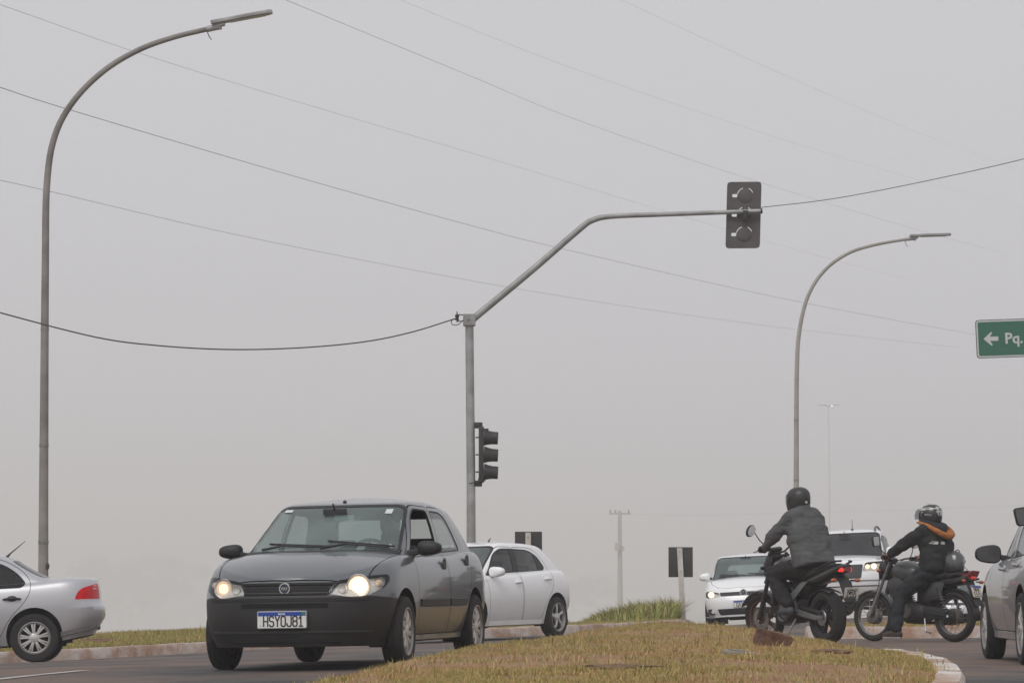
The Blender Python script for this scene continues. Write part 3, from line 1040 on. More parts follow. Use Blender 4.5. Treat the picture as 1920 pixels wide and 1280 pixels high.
# ================================================================ street lamps
def lamp_post(pts_px, Yd, base_z, r0, r1, head_px, label, yaw_depth=0.0, name='street_lamp', mat=None):
    """Concrete post that curves over into an arm, with a flat LED head. Points are given in the picture plane at depth Yd."""
    W3 = [P(px, py, Yd) for px, py in pts_px]
    bx, by = W3[0].x, Yd
    root = empty(name, (bx, by, base_z))
    tag(root, label, 'street lamp', 'street lamps')
    loc = [Vector((p.x-bx, 0, p.z-base_z)) for p in W3]
    loc[0].z = -0.3
    # the arm leans out over the road, a little towards the viewer
    for p in loc:
        p.y = -yaw_depth*max(0.0, p.x)
    sm = [Vector(tuple(q)) for q in catmull([tuple(p) for p in loc], 6)]
    L = [0.0]
    for a, b in zip(sm, sm[1:]): L.append(L[-1]+(b-a).length)
    rad = [lerp(r0, r1, (l/L[-1])**0.8) for l in L]
    MB().tube(sm, rad, 14).build('post', mat or M_CONCRETE_POLE, root)
    MB().lathe([(r0*1.9, -0.05), (r0*1.9, 0.02), (r0*1.3, 0.05), (r0*1.05, 0.12)], (0, 0, 0), (0, 0, 1), 20).build('base_collar', mat or M_CONCRETE_POLE, root)
    for zz in (1.6, 3.2, 4.7):
        i = min(range(len(sm)), key=lambda k: abs(sm[k].z-zz))
        MB().lathe([(rad[i]*1.0, -.02), (rad[i]*1.09, -.018), (rad[i]*1.09, .018), (rad[i]*1.0, .02)], (lerp(sm[0].x, sm[i].x, 1.0), 0, sm[i].z), (0, 0, 1), 18).build('strap', M_STEEL, root)
    a, b = [P(px, py, Yd) for px, py in head_px]
    a = Vector((a.x-bx, -yaw_depth*(a.x-bx), a.z-base_z)); b = Vector((b.x-bx, -yaw_depth*(b.x-bx), b.z-base_z))
    d = (b-a); ln = d.length; d.normalize()
    side = Vector((0, 1, 0)); side = (side-d*side.dot(d)).normalized()
    up = d.cross(side)*-1
    if up.z < 0: up = -up
    fr = lambda u, v, w: a+d*u+side*v+up*w
    w = 0.15
    outl = rpoly([(0, -w*.7), (ln*.93, -w*.75), (ln, -w*.35), (ln, w*.35), (ln*.93, w*.75), (0, w*.7)], 0.02, 3)
    hd = MB().prism(outl, lambda u, v, q: fr(u, v, q-0.02), 0.055).build('lamp_head', M_GALV, root, bevel=0.006)
    m = MB()
    m.prism([(0.02, -0.055), (0.2, -0.055), (0.2, 0.055), (0.02, 0.055)], lambda u, v, q: fr(u, v, -0.02-q), 0.05)
    m.tube([sm[-2], sm[-1]+d*0.10], [r1*1.25, r1*1.2], 12)
    m.tube([fr(0.12, 0, -0.06), fr(0.12, 0, -0.12)], 0.03, 10)
    m.build('bracket', M_GALV, root)
    m = MB()
    m.prism([(0.28, -0.075), (ln*.88, -0.075), (ln*.88, 0.075), (0.28, 0.075)], lambda u, v, q: fr(u, v, -0.021-q), 0.012)
    m.build('led_panel', pmat('led_panel', (0.42, 0.41, 0.38), 0.35), hd)
    m = MB()
    m.tube([sm[-2]+Vector((0, 0, -0.04)), sm[-2]+d*0.03+Vector((0, 0, -0.12)), sm[-2]+d*0.07+Vector((0, 0, -0.18))], 0.007, 6)
    m.build('loose_cable', M_WIRE, root)
    return root
zl = float(verge_z(np.array([-7.3]), np.array([46.5]), fark_dist(np.array([-7.3]), np.array([46.5])))[0])
lampA = lamp_post([(81, 1200), (82, 900), (85, 500), (88, 345), (103, 255), (139, 190), (196, 135), (262, 97), (330, 74), (404, 58)], 46.5, zl, 0.088, 0.040,
                  [(400, 50), (514, 31)], 'tall grey street lamp curving over at the left edge, behind the silver sedan', 0.10)
MB().ball((0.062, -0.055, 1.12), (0.03, 0.03, 0.055), 10, 8).build('moss_stain', pmat('moss', (0.05, 0.05, 0.035), 0.95), lampA)
M_PALEPOLE = pmat('fog_paled_pole', (0.30, 0.28, 0.255), 0.85, scale=3, col2=(0.40, 0.375, 0.345), bump=0.1)  # some fog haze is put into this paler colour
M_FARPOLE = pmat('fog_whitened_pole', (0.52, 0.51, 0.49), 0.85, scale=1, col2=(0.6, 0.59, 0.57))  # near-white so the colour itself carries the fading into fog
lampB = lamp_post([(1493, 1180), (1493, 900), (1494, 700), (1499, 620), (1515, 555), (1545, 508), (1588, 476), (1640, 459), (1708, 447)], 74.0, -0.1, 0.085, 0.036,
                  [(1706, 442.5), (1783, 440)], 'smaller street lamp fading in the fog behind the two motorcycle riders', 0.0, mat=M_PALEPOLE)

# distant double lamp with one light still burning
def far_lamp():
    Yd = 600.0
    b, t = P(1557, 1150, Yd), P(1556, 760, Yd)
    root = empty('twin_street_lamp', (b.x, Yd, -18))
    tag(root, 'faint twin headed lamp post with a lit lamp, far off in the fog', 'street lamp')
    h = t.z+18
    MB().tube([(0, 0, 0), (0, 0, h)], [0.19, 0.08], 12).build('post', M_FARPOLE, root)
    for s in (-1, 1):
        m = MB()
        m.tube([(0, 0, h-0.1), (s*0.7, 0, h+0.05)], 0.08, 8)
        m.prism([(0, -.2), (1.7, -.2), (1.7, .2), (0, .2)], lambda u, v, w: Vector((s*(0.5+u), v, h+0.02+w)), 0.12)
        o = m.build('lamp_head', M_GALV, root)
        if s > 0:
            MB().box((0.65, -0.02, h-0.02), (0.3, 0.3, 0.12)).build('lit_lens', emit('lamp_light', (1, 0.97, 0.9), 3.0), o)
far_lamp()

# ================================================================ traffic signal on a cranked arm
def signal_head(root, frame, label=None, back=False):
    """Three lamp signal; frame(u, v, w): u across, v up, w out of the lit face."""
    hs_ = MB().prism(rpoly([(-.13, -.5), (.13, -.5), (.13, .5), (-.13, .5)], 0.03, 3), lambda u, v, w: frame(u, v, w-0.07), 0.14).build('signal_housing', M_SIGNAL, root, bevel=0.006)
    for i, vc in enumerate((0.33, 0.0, -0.33)):
        m = MB()
        ax = (frame(0, vc, 1)-frame(0, vc, 0)).normalized()
        c = frame(0, vc, 0.06)
        m.lathe([(0.125, 0.0), (0.13, 0.01), (0.130, 0.04), (0.118, 0.08), (0.112, 0.24), (0.106, 0.24), (0.108, 0.08), (0.10, 0.03)], c, ax, 24)
        v = m.build('visor', M_SIGNAL, root)
        MB().lathe([(0.0, 0.055), (0.04, 0.05), (0.08, 0.035), (0.105, 0.0)], c, ax, 24).build('lens', [M_REDDARK, M_AMBER, pmat('green_lens', (0.01, 0.07, 0.05), 0.2)][i], v)
        MB().ball(frame(0, vc, -0.07), (0.09, 0.09, 0.09), 16, 10).build('rear_cap', M_SIGNAL, root)
    return hs_

def traffic_signal():
    Yd = 50.2
    b = P(884, 1180, Yd)
    bz = float(verge_z(np.array([b.x]), np.array([Yd]), fark_dist(np.array([b.x]), np.array([Yd])))[0])
    root = empty('traffic_signal', (b.x, Yd, bz))
    tag(root, 'grey steel traffic signal post with long cranked arm over the road', 'traffic light')
    q = lambda px, py, dy=0.0: P(px, py, Yd)-Vector((b.x, Yd, bz))+Vector((0, dy, 0))
    jt = q(880, 600)
    MB().tube([(0, 0, -0.2), q(883, 900), jt], [0.082, 0.074, 0.070], 18).build('post', M_GALV, root)
    m = MB()
    m.box(jt+Vector((0, 0, 0.0)), (0.21, 0.2, 0.20))
    sock = m.build('arm_socket', M_GALV, root, bevel=0.02)
    m = MB()
    bd = jt+Vector((-0.02, -0.10, 0.01))
    m.cyl(bd+Vector((0, 0.02, 0)), bd+Vector((0, -0.025, 0)), 0.022, seg=6)
    m.build('bolt', M_STEEL, sock)
    arm = [q(884, 600), q(905, 583), q(1000, 505), q(1085, 432), q(1112, 414), q(1150, 407), q(1250, 404), q(1424, 399)]
    for i, p in enumerate(arm): p.y = -0.05*max(0, p.x)
    sm = [Vector(tuple(p)) for p in catmull([tuple(p) for p in arm], 6)]
    MB().tube(sm, [lerp(0.066, 0.036, i/(len(sm)-1)) for i in range(len(sm))], 16).build('arm', M_GALV, root)
    MB().cyl(sm[-1], sm[-1]+(sm[-1]-sm[-2]).normalized()*0.03, 0.045, seg=16).build('end_cap', M_SIGNAL, root)
    # insulator bracket for the overhead cable, left of the socket
    m = MB()
    a = q(866, 592)
    m.tube([q(872, 590), q(858, 590)], 0.009, 6); m.tube([q(872, 602), q(858, 602)], 0.009, 6)
    m.tube([q(857, 584), q(857, 604)], 0.010, 6)
    br = m.build('cable_bracket', M_SIGNAL, root)
    MB().lathe([(0.01, -0.06), (0.035, -0.055), (0.035, -0.03), (0.02, -0.015), (0.035, 0), (0.035, 0.03), (0.02, 0.045), (0.01, 0.05)], q(857, 594), (0, 0, 1), 12).build('insulator', M_SIGNAL, br)
    lp = [q(850, 597), q(846, 604), q(850, 609), q(860, 608), q(868, 600)]
    MB().tube([Vector(tuple(p)) for p in catmull([tuple(p) for p in lp], 5)], 0.007, 6).build('cable_loop', M_WIRE, br)
    # overhead head, seen from behind, slightly tilted
    c = q(1393, 405); c.y = -0.05*c.x
    tl = R(1.9)
    U = Vector((math.cos(tl), 0.0, math.sin(tl)*0.2)).normalized()
    V = Vector((math.sin(tl), 0, math.cos(tl)))
    Wd = Vector((0, 1, 0))                       # lit face looks away from the viewer
    fr = lambda u, v, w: c+Vector((0, 0.10, 0))+U*u+V*v+Wd*w
    head = empty('overhead_signal', (0, 0, 0), root)
    # backplate with the slots that let the sky through
    n = 64
    outl = rpoly([(-.29, -.565), (.29, -.565), (.29, .565), (-.29, .565)], 0.06, 2)
    holes = []
    for vc in (0.33, 0.0, -0.33):
        for (a0, a1) in ((108, 166), (196, 218), (22, 66)):
            r_in, r_out = 0.128, 0.141
            arc = [R(lerp(a0, a1, k/7)) for k in range(8)]
            holes.append([(r_out*math.cos(t)+0.02, vc+r_out*math.sin(t)) for t in arc]+[(r_in*math.cos(t)+0.02, vc+r_in*math.sin(t)) for t in reversed(arc)])
        holes.append(rpoly([(-.20, vc-.028), (-.113, vc-.028), (-.113, vc+.028), (-.20, vc+.028)], [0.028, 0.001, 0.001, 0.028], 4))
    pts, edges = [], []
    def ring(poly):
        o = len(pts)
        pts.extend(Vector(p) for p in poly)
        edges.extend((o+k, o+(k+1) % len(poly)) for k in range(len(poly)))
    ring(outl)
    for h in holes: ring(h)
    vs, es, fs, *_ = delaunay_2d_cdt(pts, edges, [], 0, 1e-6)
    m = MB()
    keep = []
    for f in fs:
        cx = sum(vs[i].x for i in f)/len(f); cy = sum(vs[i].y for i in f)/len(f)
        if in_poly(cx, cy, outl) and not any(in_poly(cx, cy, h) for h in holes):
            keep.append(tuple(f))
    m.add([fr(v.x, v.y, 0.0) for v in vs], keep)
    bp = m.build('backplate', M_BACKPLATE, head, smooth=False)
    md = bp.modifiers.new('solid', 'SOLIDIFY'); md.thickness = 0.006
    for vc in (0.33, 0.0, -0.33):
        ax = (0, 1, 0)
        MB().lathe([(0.0, -0.022), (0.06, -0.021), (0.10, -0.017), (0.118, -0.009), (0.12, 0.02)], fr(0.02, vc, 0.0), ax, 24).build('rear_cap', M_BACKPLATE, head)
        MB().lathe([(0.12, 0.02), (0.125, 0.05), (0.118, 0.30), (0.110, 0.30), (0.115, 0.05), (0.0, 0.03)], fr(0.02, vc, 0.0), ax, 24).build('visor', M_SIGNAL, head)
    m = MB()
    cc = fr(0.02, 0.0, -0.12)
    m.box(cc+V*-0.02, (0.08, 0.10, 0.16), (0, tl, 0))
    m.cyl(cc+U*-0.03+V*0.08, cc+U*-0.03+V*0.11, 0.009, seg=6); m.cyl(cc+U*0.02+V*0.08, cc+U*0.02+V*0.11, 0.009, seg=6)
    m.build('clamp', M_SIGNAL, head, bevel=0.006)
    # side head on the post, facing along the cross road
    side = empty('side_signal', (0, 0, 0), root)
    c2 = q(906, 852)
    fr2 = lambda u, v, w: c2+Vector((0, u, 0))+Vector((0, 0, v))+Vector((w-0.02, 0, 0))
    hs_ = MB().prism(rpoly([(-.12, -.47), (.12, -.47), (.12, .47), (-.12, .47)], 0.03, 3), lambda u, v, w: fr2(u, v, w-0.055), 0.085).build('signal_housing', M_SIGNAL, side, bevel=0.006)
    for vc in (0.29, 0.0, -0.29):
        cc = fr2(0, vc, 0.03)
        MB().lathe([(0.135, 0), (0.137, 0.02), (0.120, 0.07), (0.108, 0.14), (0.105, 0.24), (0.098, 0.24), (0.10, 0.12), (0.10, 0.03), (0.0, 0.02)], cc, (1, 0, -0.06), 24).build('visor', M_SIGNAL, side)
        MB().cyl(fr2(0, vc, -0.05), fr2(0, vc, -0.11), 0.012, seg=8).build('latch', M_SIGNAL, side)
    for yy in (797, 906):
        e = q(897 if yy < 850 else 896, yy)
        m = MB()
        m.box(e, (0.14, 0.10, 0.10))
        m.build('bracket', M_SIGNAL, side, bevel=0.012)
    MB().box(q(911, 806), (0.09, 0.1, 0.05)).build('spacer', M_SIGNAL, side)
    MB().box(q(903, 899), (0.12, 0.1, 0.05)).build('spacer', M_SIGNAL, side)
    m = MB(); m.tube([q(880, 906)+Vector((0, -.08, 0)), q(890, 904)+Vector((0, -.08, 0)), q(899, 903)], 0.007, 6); m.build('cable', M_WIRE, side)
    return root
traffic_signal()

# ================================================================ overhead lines
def wire(name, px_pts, depth_or_z, r, label, cat='cable', group='overhead power lines', byz=True, ext=0):
    pts = []
    for i, (px, py) in enumerate(px_pts):
        if byz:
            zt = depth_or_z if not hasattr(depth_or_z, '__len__') else lerp(depth_or_z[0], depth_or_z[1], i/(len(px_pts)-1))
            Y = 50.0
            for _ in range(30):                    # depth at which that line hangs at height zt
                p = P(px, py, Y); Y *= (zt-CAM_Z)/(p.z-CAM_Z)
            pts.append(P(px, py, Y))
        else:
            Y = lerp(depth_or_z[0], depth_or_z[1], i/(len(px_pts)-1))
            pts.append(P(px, py, Y))
    if ext:
        a, b = pts[0], pts[1]; pts.insert(0, a+(a-b).normalized()*ext+Vector((0, 0, ext*0.02)))
        a, b = pts[-1], pts[-2]; pts.append(a+(a-b).normalized()*ext*2+Vector((0, 0, ext*0.01)))
    sm = [Vector(tuple(q)) for q in catmull([tuple(p) for p in pts], 8)]
    o0 = sm[0].copy()
    o = MB().tube([p-o0 for p in sm], r, 6).build(name, M_WIRE, None)
    o.location = o0
    return tag(o, label, cat, group)
wire('power_line', [(-150, -42), (0, 9), (270, 103), (560, 192), (900, 292), (1220, 388), (1500, 470)], (11.5, 27), 0.0048, 'thin power line that crosses the head of the left street lamp pole', ext=30)
wire('power_line', [(-150, 118), (0, 164), (137, 208), (550, 330), (880, 422), (1070, 470), (1470, 560), (1800, 622)], (10.4, 21), 0.0085, 'thickest power line, sloping down behind the signal arm', ext=30)
wire('power_line', [(-150, 305), (0, 338), (85, 357), (500, 452), (950, 538), (1250, 585), (1500, 618)], (9.0, 19), 0.0062, 'lowest of the sloping power lines, just above the signal post top', ext=30)
wire('power_line', [(380, -64), (535, 0), (880, 142), (1090, 228), (1400, 334), (1700, 425)], (13.0, 30), 0.0062, 'power line running from the top edge down behind the overhead signal', ext=30)
wire('power_line', [(600, -64), (750, 0), (1100, 138), (1500, 272), (1750, 345)], (19, 34), 0.0038, 'faint power line entering the top edge between two others', ext=30)
wire('power_line', [(1000, -75), (1165, 0), (1390, 105), (1680, 232), (1900, 315)], (22, 36), 0.0036, 'faintest power line entering the top edge right of the middle', ext=30)
wire('signal_cable', [(-250, 500), (-80, 562), (0, 586), (180, 632), (300, 648), (430, 655), (560, 652), (680, 641), (770, 623), (855, 597)], (44, 50.2), 0.0105,
     'thick sagging cable strung to the signal post from the left edge', group='signal cables', byz=False)
wire('signal_cable', [(1427, 389), (1540, 376), (1650, 357), (1790, 328), (1920, 298), (2100, 250)], (50.1, 46), 0.006,
     'cable rising from the overhead signal to the right edge', group='signal cables', byz=False)

# ================================================================ signs
def back_sign(px_c, py_top, wpx, hpx, Yd, post_w, label, lean=0.0, post_dx=0.0):
    s = FOC/Yd
    t = P(px_c, py_top, Yd)
    D = fark_dist(np.array([t.x]), np.array([Yd]))
    bz = float(verge_z(np.array([t.x]), np.array([Yd]), np.maximum(D, 0))[0])
    root = empty('road_sign', (t.x, Yd, bz), None, (0, 0, R(-4)))
    tag(root, label, 'sign', 'black road signs seen from behind')
    h = t.z-bz
    w, hh = wpx/s, hpx/s
    MB().box((0, 0.05, h-hh/2), (w, 0.012, hh)).build('sign_panel', M_SIGNBACK, root, bevel=0.004)
    m = MB()
    m.loft([[Vector((post_dx+lean*(h-z_)+u*post_w, v*0.07, z_)) for u, v in ((-.5, -.5), (.5, -.5), (.5, .5), (-.5, .5))]
            for z_ in (-0.2, 0.6, h-0.02)])
    m.build('post', M_WOODPOST, root, bevel=0.006)
    for zz_ in (h-0.10, h-hh+0.12):
        MB().cyl((post_dx+lean*(h-zz_), -0.034, zz_), (post_dx+lean*(h-zz_), -0.045, zz_), 0.014, seg=8).build('bolt', M_STEEL, root)
    return root
back_sign(990.5, 996, 51, 60, 54.5, 0.10, 'black square sign on a white post rising behind the white hatchback roof')
back_sign(1276, 1025, 45.5, 56, 61.0, 0.108, 'black sign seen from behind on a leaning white post in rough grass', lean=0.045, post_dx=-0.02)

def direction_sign():
    Yd = 80.0
    tl, bl = P(1830, 600, Yd), P(1833, 672, Yd)
    Wd, Hh = 3.3, tl.z-bl.z
    base = P(1830, 640, Yd)
    root = empty('direction_sign', (base.x+Wd-0.4, Yd, -0.2))
    tag(root, 'green overhead direction sign with white arrow at the right edge', 'sign')
    cx, cz = -(Wd-0.4), tl.z+0.2-Hh/2
    tilt = R(2.2)
    Ux, Uz = math.cos(tilt), math.sin(tilt)
    fr = lambda u, v, w: Vector((cx+u*Ux-v*0.035, -w+u*0.05, cz+v+u*Uz))
    M_G = pmat('sign_green', (0.006, 0.115, 0.068), 0.5, var=0.06)
    M_W = pmat('sign_white', (0.55, 0.56, 0.55), 0.5, var=0.04)
    M_E = pmat('sign_edge', (0.10, 0.11, 0.11), 0.6)
    q = lambda d, r: rpoly([(d, -Hh/2+d), (Wd-d, -Hh/2+d), (Wd-d, Hh/2-d), (d, Hh/2-d)], r, 5)
    pn = MB().prism(q(0, .10), lambda u, v, w: fr(u, v, w-0.02), 0.022).build('sign_panel', M_E, root, smooth=False)
    MB().prism(q(.022, .09), lambda u, v, w: fr(u, v, w), 0.006).build('border', M_W, pn, smooth=False)
    MB().prism(q(.062, .055), lambda u, v, w: fr(u, v, w), 0.010).build('green_field', M_G, pn, smooth=False)
    s = Hh/72.0                                     # metres per photo pixel on the sign
    ar = [(14, 0), (29, 13), (31, 11), (26, 4), (42, 4), (42, -4), (26, -4), (31, -11), (29, -13)]
    MB().prism([(u*s, v*s) for u, v in ar], lambda u, v, w: fr(u, v, 0.010+w), 0.004).build('arrow', M_W, pn, smooth=False)
    o0 = fr(54*s, -9.5*s, 0.014)
    text('sign_lettering', 'Pq.', 28*s, M_W, pn, Matrix(((Ux, -0.035, 0, o0.x), (0.05, 0, -1, o0.y), (Uz, 1, 0, o0.z), (0, 0, 0, 1))), 0.002, 0.010)
    pz = cz+0.3
    MB().tube([(0.2, 0.15, -0.3), (0.2, 0.15, pz+0.5)], [0.14, 0.11], 16).build('post', M_GALV, root)
    m = MB()
    for zz in (cz-0.3, cz+0.3):
        m.tube([(0.25, 0.15, zz), (cx+0.4, 0.10, zz)], 0.05, 10)
    m.build('arm', M_GALV, root)
direction_sign()

# ================================================================ ghosts in the fog
def far_pole():
    Yd = 620.0
    t = P(1161, 957, Yd); b = P(1163, 1150, Yd)
    root = empty('power_pole', (b.x, Yd, b.z-8.0))
    tag(root, 'faint concrete power pole with a transformer, far off in the fog', 'power pole')
    h = t.z-root.location.z
    MB().tube([(0, 0, 0), (-0.05, 0, h)], [0.70, 0.36], 12).build('post', M_PALEPOLE, root)
    m = MB(); m.box((0, 0, h-0.6), (4.4, 0.3, 0.36)); m.build('crossarm', M_PALEPOLE, root)
    for x in (-2.0, -0.9, 1.8):
        MB().lathe([(0.06, 0), (0.18, 0.1), (0.09, 0.3), (0.18, 0.45), (0.06, 0.7)], (x, 0, h-0.5), (0, 0, 1), 8).build('insulator', M_SIGNAL, root)
    q = P(1160, 1025, Yd).z-root.location.z
    m = MB(); m.lathe([(0.0, -0.8), (0.62, -0.75), (0.66, 0.66), (0.6, 0.8), (0.0, 0.82)], (-0.48, -0.8, q), (0, 0, 1), 16)
    m.box((0.5, -0.5, q-0.3), (0.6, 0.6, 1.0))
    for x in (-0.85, -0.48, -0.14): m.tube([(x, -0.8, q+0.7), (x, -0.8, q+1.4)], [0.05, 0.03], 8)
    m.build('transformer', M_PALEPOLE, root)
far_pole()
wire('far_line', [(1166, 963), (1300, 965), (1450, 962), (1700, 955), (1950, 945)], (619, 600), 0.011, 'faint horizontal line running right from the far power pole', group='signal cables', byz=False)

def fog_tree(px, Yd, h, wid, seed, label):
    r = random.Random(seed)
    zb = (1108-1095)/FOC*-Yd-19.0
    x = (px-960)/FOC*Yd
    root = empty('tree', (x, Yd, zb))
    tag(root, label, 'tree', 'trees lost in the fog')
    m = MB()
    tips = []
    m.tube([(0, 0, -0.5), (0.1, 0, h*0.25), (0, 0.1, h*0.5)], [h*0.03, h*0.022, h*0.014], 10)
    for k in range(9):
        a = r.uniform(0, 6.28); rr = wid*r.uniform(0.25, 0.45)
        tip = Vector((math.cos(a)*rr, math.sin(a)*rr, h*r.uniform(0.22, 0.85)))
        st = Vector((0, 0.05, h*r.uniform(0.25, 0.5)))
        m.tube([st, st.lerp(tip, 0.5)+Vector((0, 0, h*0.05)), tip], [h*0.012, h*0.008, h*0.003], 6)
        tips.append(tip)
    m.build('trunk', pmat('bark', (0.08, 0.06, 0.045), 0.9, bump=0.4), root)
    rg = np.random.default_rng(seed)
    n = 7000
    cen = np.array([tuple(tips[i % len(tips)]) for i in range(28)])+rg.normal(0, 1, (28, 3))*np.array([wid*.16, wid*.16, h*.09])
    k = rg.integers(0, 28, n)
    d = rg.normal(0, 1, (n, 3)); d /= np.linalg.norm(d, axis=1, keepdims=True)
    rad = wid*0.13*(0.6+0.8*rg.random(28))[k]*rg.random(n)**0.33
    C = cen[k]+d*rad[:, None]*np.array([1, 1, .75])
    a = rg.normal(0, 1, (n, 3)); a /= np.linalg.norm(a, axis=1, keepdims=True)
    b = np.cross(a, d); b /= np.linalg.norm(b, axis=1, keepdims=True)+1e-9
    s = 0.034*h*(0.6+0.8*rg.random((n, 1)))
    V = np.stack([C-a*s, C+b*s*.5, C+a*s, C-b*s*.5], 1).reshape(-1, 3)
    o = np.arange(n)*4
    T = np.concatenate([np.stack([o, o+1, o+2], 1), np.stack([o, o+2, o+3], 1)])
    link('crown', np_mesh('crown', V, T), pmat('far_leaves', (0.05, 0.075, 0.03), 0.8, var=0.4, scale=0.8), root)
fog_tree(1075, 2500, 36, 50, 4, 'ghostly tree mass in the fog right of the white hatchback')
fog_tree(270, 2750, 52, 110, 5, 'ghostly tree mass in the fog left of the dark hatchback')
# ================================================================ cars
# Local frame of every car: +x forward, +y to the driver's left, origin on the ground midway between the axles.
def sup(phi, n):
    c, s = math.cos(phi), math.sin(phi)
    return abs(c)**(2.0/n), abs(s)**(2.0/n)

class Car:
    def __init__(self, name, S, label, cat='car', group='cars at the junction'):
        self.S = S
        self.root = empty(name)
        tag(self.root, label, cat, group)
        self.bm = bmesh.new()
        self.lay = self.bm.faces.layers.int.new('part')
        self.names = ['body']
        self.cutters = []
        self._shell()

    # ---- surface
    def outline(self, xf, xr, W, af, nf, ar, nr, NF, NS, NR, barrel, xc, hl):
        pts = []
        for i in range(NF):
            c, s = sup(math.pi/2*i/NF, nf)
            pts.append((xf-af*(1-c), W*s))
        x0, x1 = xf-af, xr+ar
        for i in range(NS):
            pts.append((lerp(x0, x1, i/NS), W))
        for i in range(NR+1):
            c, s = sup(math.pi/2*(1-i/NR), nr)
            pts.append((xr+ar*(1-c), W*s))
        return [(x, y*(1-barrel*((x-xc)/hl)**2)) for x, y in pts]

    def _shell(self):
        S, bm = self.S, self.bm
        zlo, zhi, crown = curve(S['zlo']), curve(S['zhi']), curve(S['crown'])
        self.zlo, self.zhi = zlo, zhi
        fW, fxf, fxr = curve(S['W']), curve(S['xf']), curve(S['xr'])
        q = S.get('res', 1.0)
        nq = lambda n: max(6, int(round(n*q)))
        vs = list(np.linspace(0, 0.86, nq(17)))+[0.895, 0.925, 0.95, 0.97, 0.985, 1.0]
        hl = (S['xf'][0][1]-S['xr'][0][1])/2
        xc = (S['xf'][0][1]+S['xr'][0][1])/2
        rows = []
        for v in vs:
            ol = self.outline(fxf(v), fxr(v), fW(v), S['af'], S['nf'], S['ar'], S['nr'], nq(18), nq(56), nq(14), S.get('barrel', 0.03), xc, hl)
            rows.append([(x, y, lerp(zlo(x), zhi(x), v)) for x, y in ol])
        n = len(rows[0])
        deck = []
        ks = [1-0.04, 1-0.1, 0.8, 0.66, 0.5, 0.33, 0.16, 0.0]
        for k in ks:
            deck.append([(x, y*k, z+crown(x)*(1-k**2.2)) for x, y, z in rows[-1]])
        G = S['gh']
        zt, ga, gb = curve(G['zt']), 0.0, 0.0
        self.zt = zt
        grow = []
        ws = list(np.linspace(0, 0.84, nq(15)))+[0.88, 0.915, 0.945, 0.97, 0.988, 1.0]
        for w in ws:
            t = w
            rnd = 0.0 if w < 0.84 else (1-math.sqrt(max(0, 1-((w-0.84)/0.16)**2)))
            Wd = lerp(G['W0'], G['W1'], w)+G.get('bulge', 0.02)*math.sin(math.pi*w)-rnd*G.get('round', 0.05)
            xf = lerp(G['f0'], G['f1'], w)+G.get('fb', 0.03)*math.sin(math.pi*w)-rnd*0.10
            xr = lerp(G['r0'], G['r1'], w)-G.get('rb', 0.02)*math.sin(math.pi*w)+rnd*0.08
            ol = self.outline(xf, xr, Wd, G['af'], G['nf'], G['ar'], G['nr'], nq(16), nq(44), nq(14), G.get('barrel', 0.04), (xf+xr)/2, (xf-xr)/2)
            grow.append([(x, y, lerp(zhi(x)-0.03 if w == 0 else zhi(x)-0.03, zt(x), w+(-0.0))) for x, y in ol])
        # heights of the greenhouse use the local belt and roof lines
        roof = []
        rc = G.get('rcrown', 0.05)
        for k in ks:
            roof.append([(x, y*k, z+rc*(1-k**2.0)*min(1.0, max(0.0, (xf_d(x, grow[-1][0][0], grow[-1][-1][0])))) ) for x, y, z in grow[-1]])
        def skin(rws, sgn):
            vv = [[bm.verts.new((x, y*sgn, z)) for x, y, z in r] for r in rws]
            for i in range(len(vv)-1):
                for j in range(len(vv[0])-1):
                    q = [vv[i][j], vv[i][j+1], vv[i+1][j+1], vv[i+1][j]]
                    if sgn > 0: q.reverse()
                    try: bm.faces.new(q)
                    except ValueError: pass
        for sg in (1, -1):
            skin(rows+deck, sg)
        bmesh.ops.remove_doubles(bm, verts=bm.verts, dist=3e-4)
        low = set(bm.faces)
        # open the deck under the cabin
        kill = []
        gx0, gx1, gw = G['r0'], G['f0'], G['W0']
        for f in low:
            c = f.calc_center_median()
            if f.normal.length and abs(f.calc_center_median().z) and c.z > zhi(c.x)-0.02 and gx0+0.10 < c.x < gx1-0.10 and abs(c.y) < gw-0.05:
                kill.append(f)
        bmesh.ops.delete(bm, geom=kill, context='FACES')
        for sg in (1, -1):
            skin(grow+roof, sg)
        bmesh.ops.remove_doubles(bm, verts=[v for v in bm.verts], dist=2e-4)
        bmesh.ops.dissolve_degenerate(bm, dist=1e-4, edges=bm.edges)
        bmesh.ops.recalc_face_normals(bm, faces=bm.faces)
        bm.normal_update()
        # make sure every island of the skin looks outward
        seen = set()
        for f0 in list(bm.faces):
            if f0 in seen: continue
            isl, st = [], [f0]
            seen.add(f0)
            while st:
                f = st.pop(); isl.append(f)
                for e in f.edges:
                    for g in e.link_faces:
                        if g not in seen: seen.add(g); st.append(g)
            tot = sum((f.normal.y if f.calc_center_median().y > 0 else -f.normal.y)*f.calc_area() for f in isl)
            if tot < 0: bmesh.ops.reverse_faces(bm, faces=isl)
        bm.normal_update()
        self.bvh = BVHTree.FromBMesh(bm)

    def at_side(self, x, z, sg=1):
        h = self.bvh.ray_cast(Vector((x, sg*3, z)), Vector((0, -sg, 0)))
        return (h[0], h[1]) if h[0] is not None else (Vector((x, sg*0.8, z)), Vector((0, sg, 0)))
    def at_front(self, y, z, sg=1):
        h = self.bvh.ray_cast(Vector((sg*5, y, z)), Vector((-sg, 0, 0)))
        return (h[0], h[1]) if h[0] is not None else (Vector((sg*1.9, y, z)), Vector((sg, 0, 0)))
    def at_top(self, x, y):
        h = self.bvh.ray_cast(Vector((x, y, 4)), Vector((0, 0, -1)))
        return (h[0], h[1])

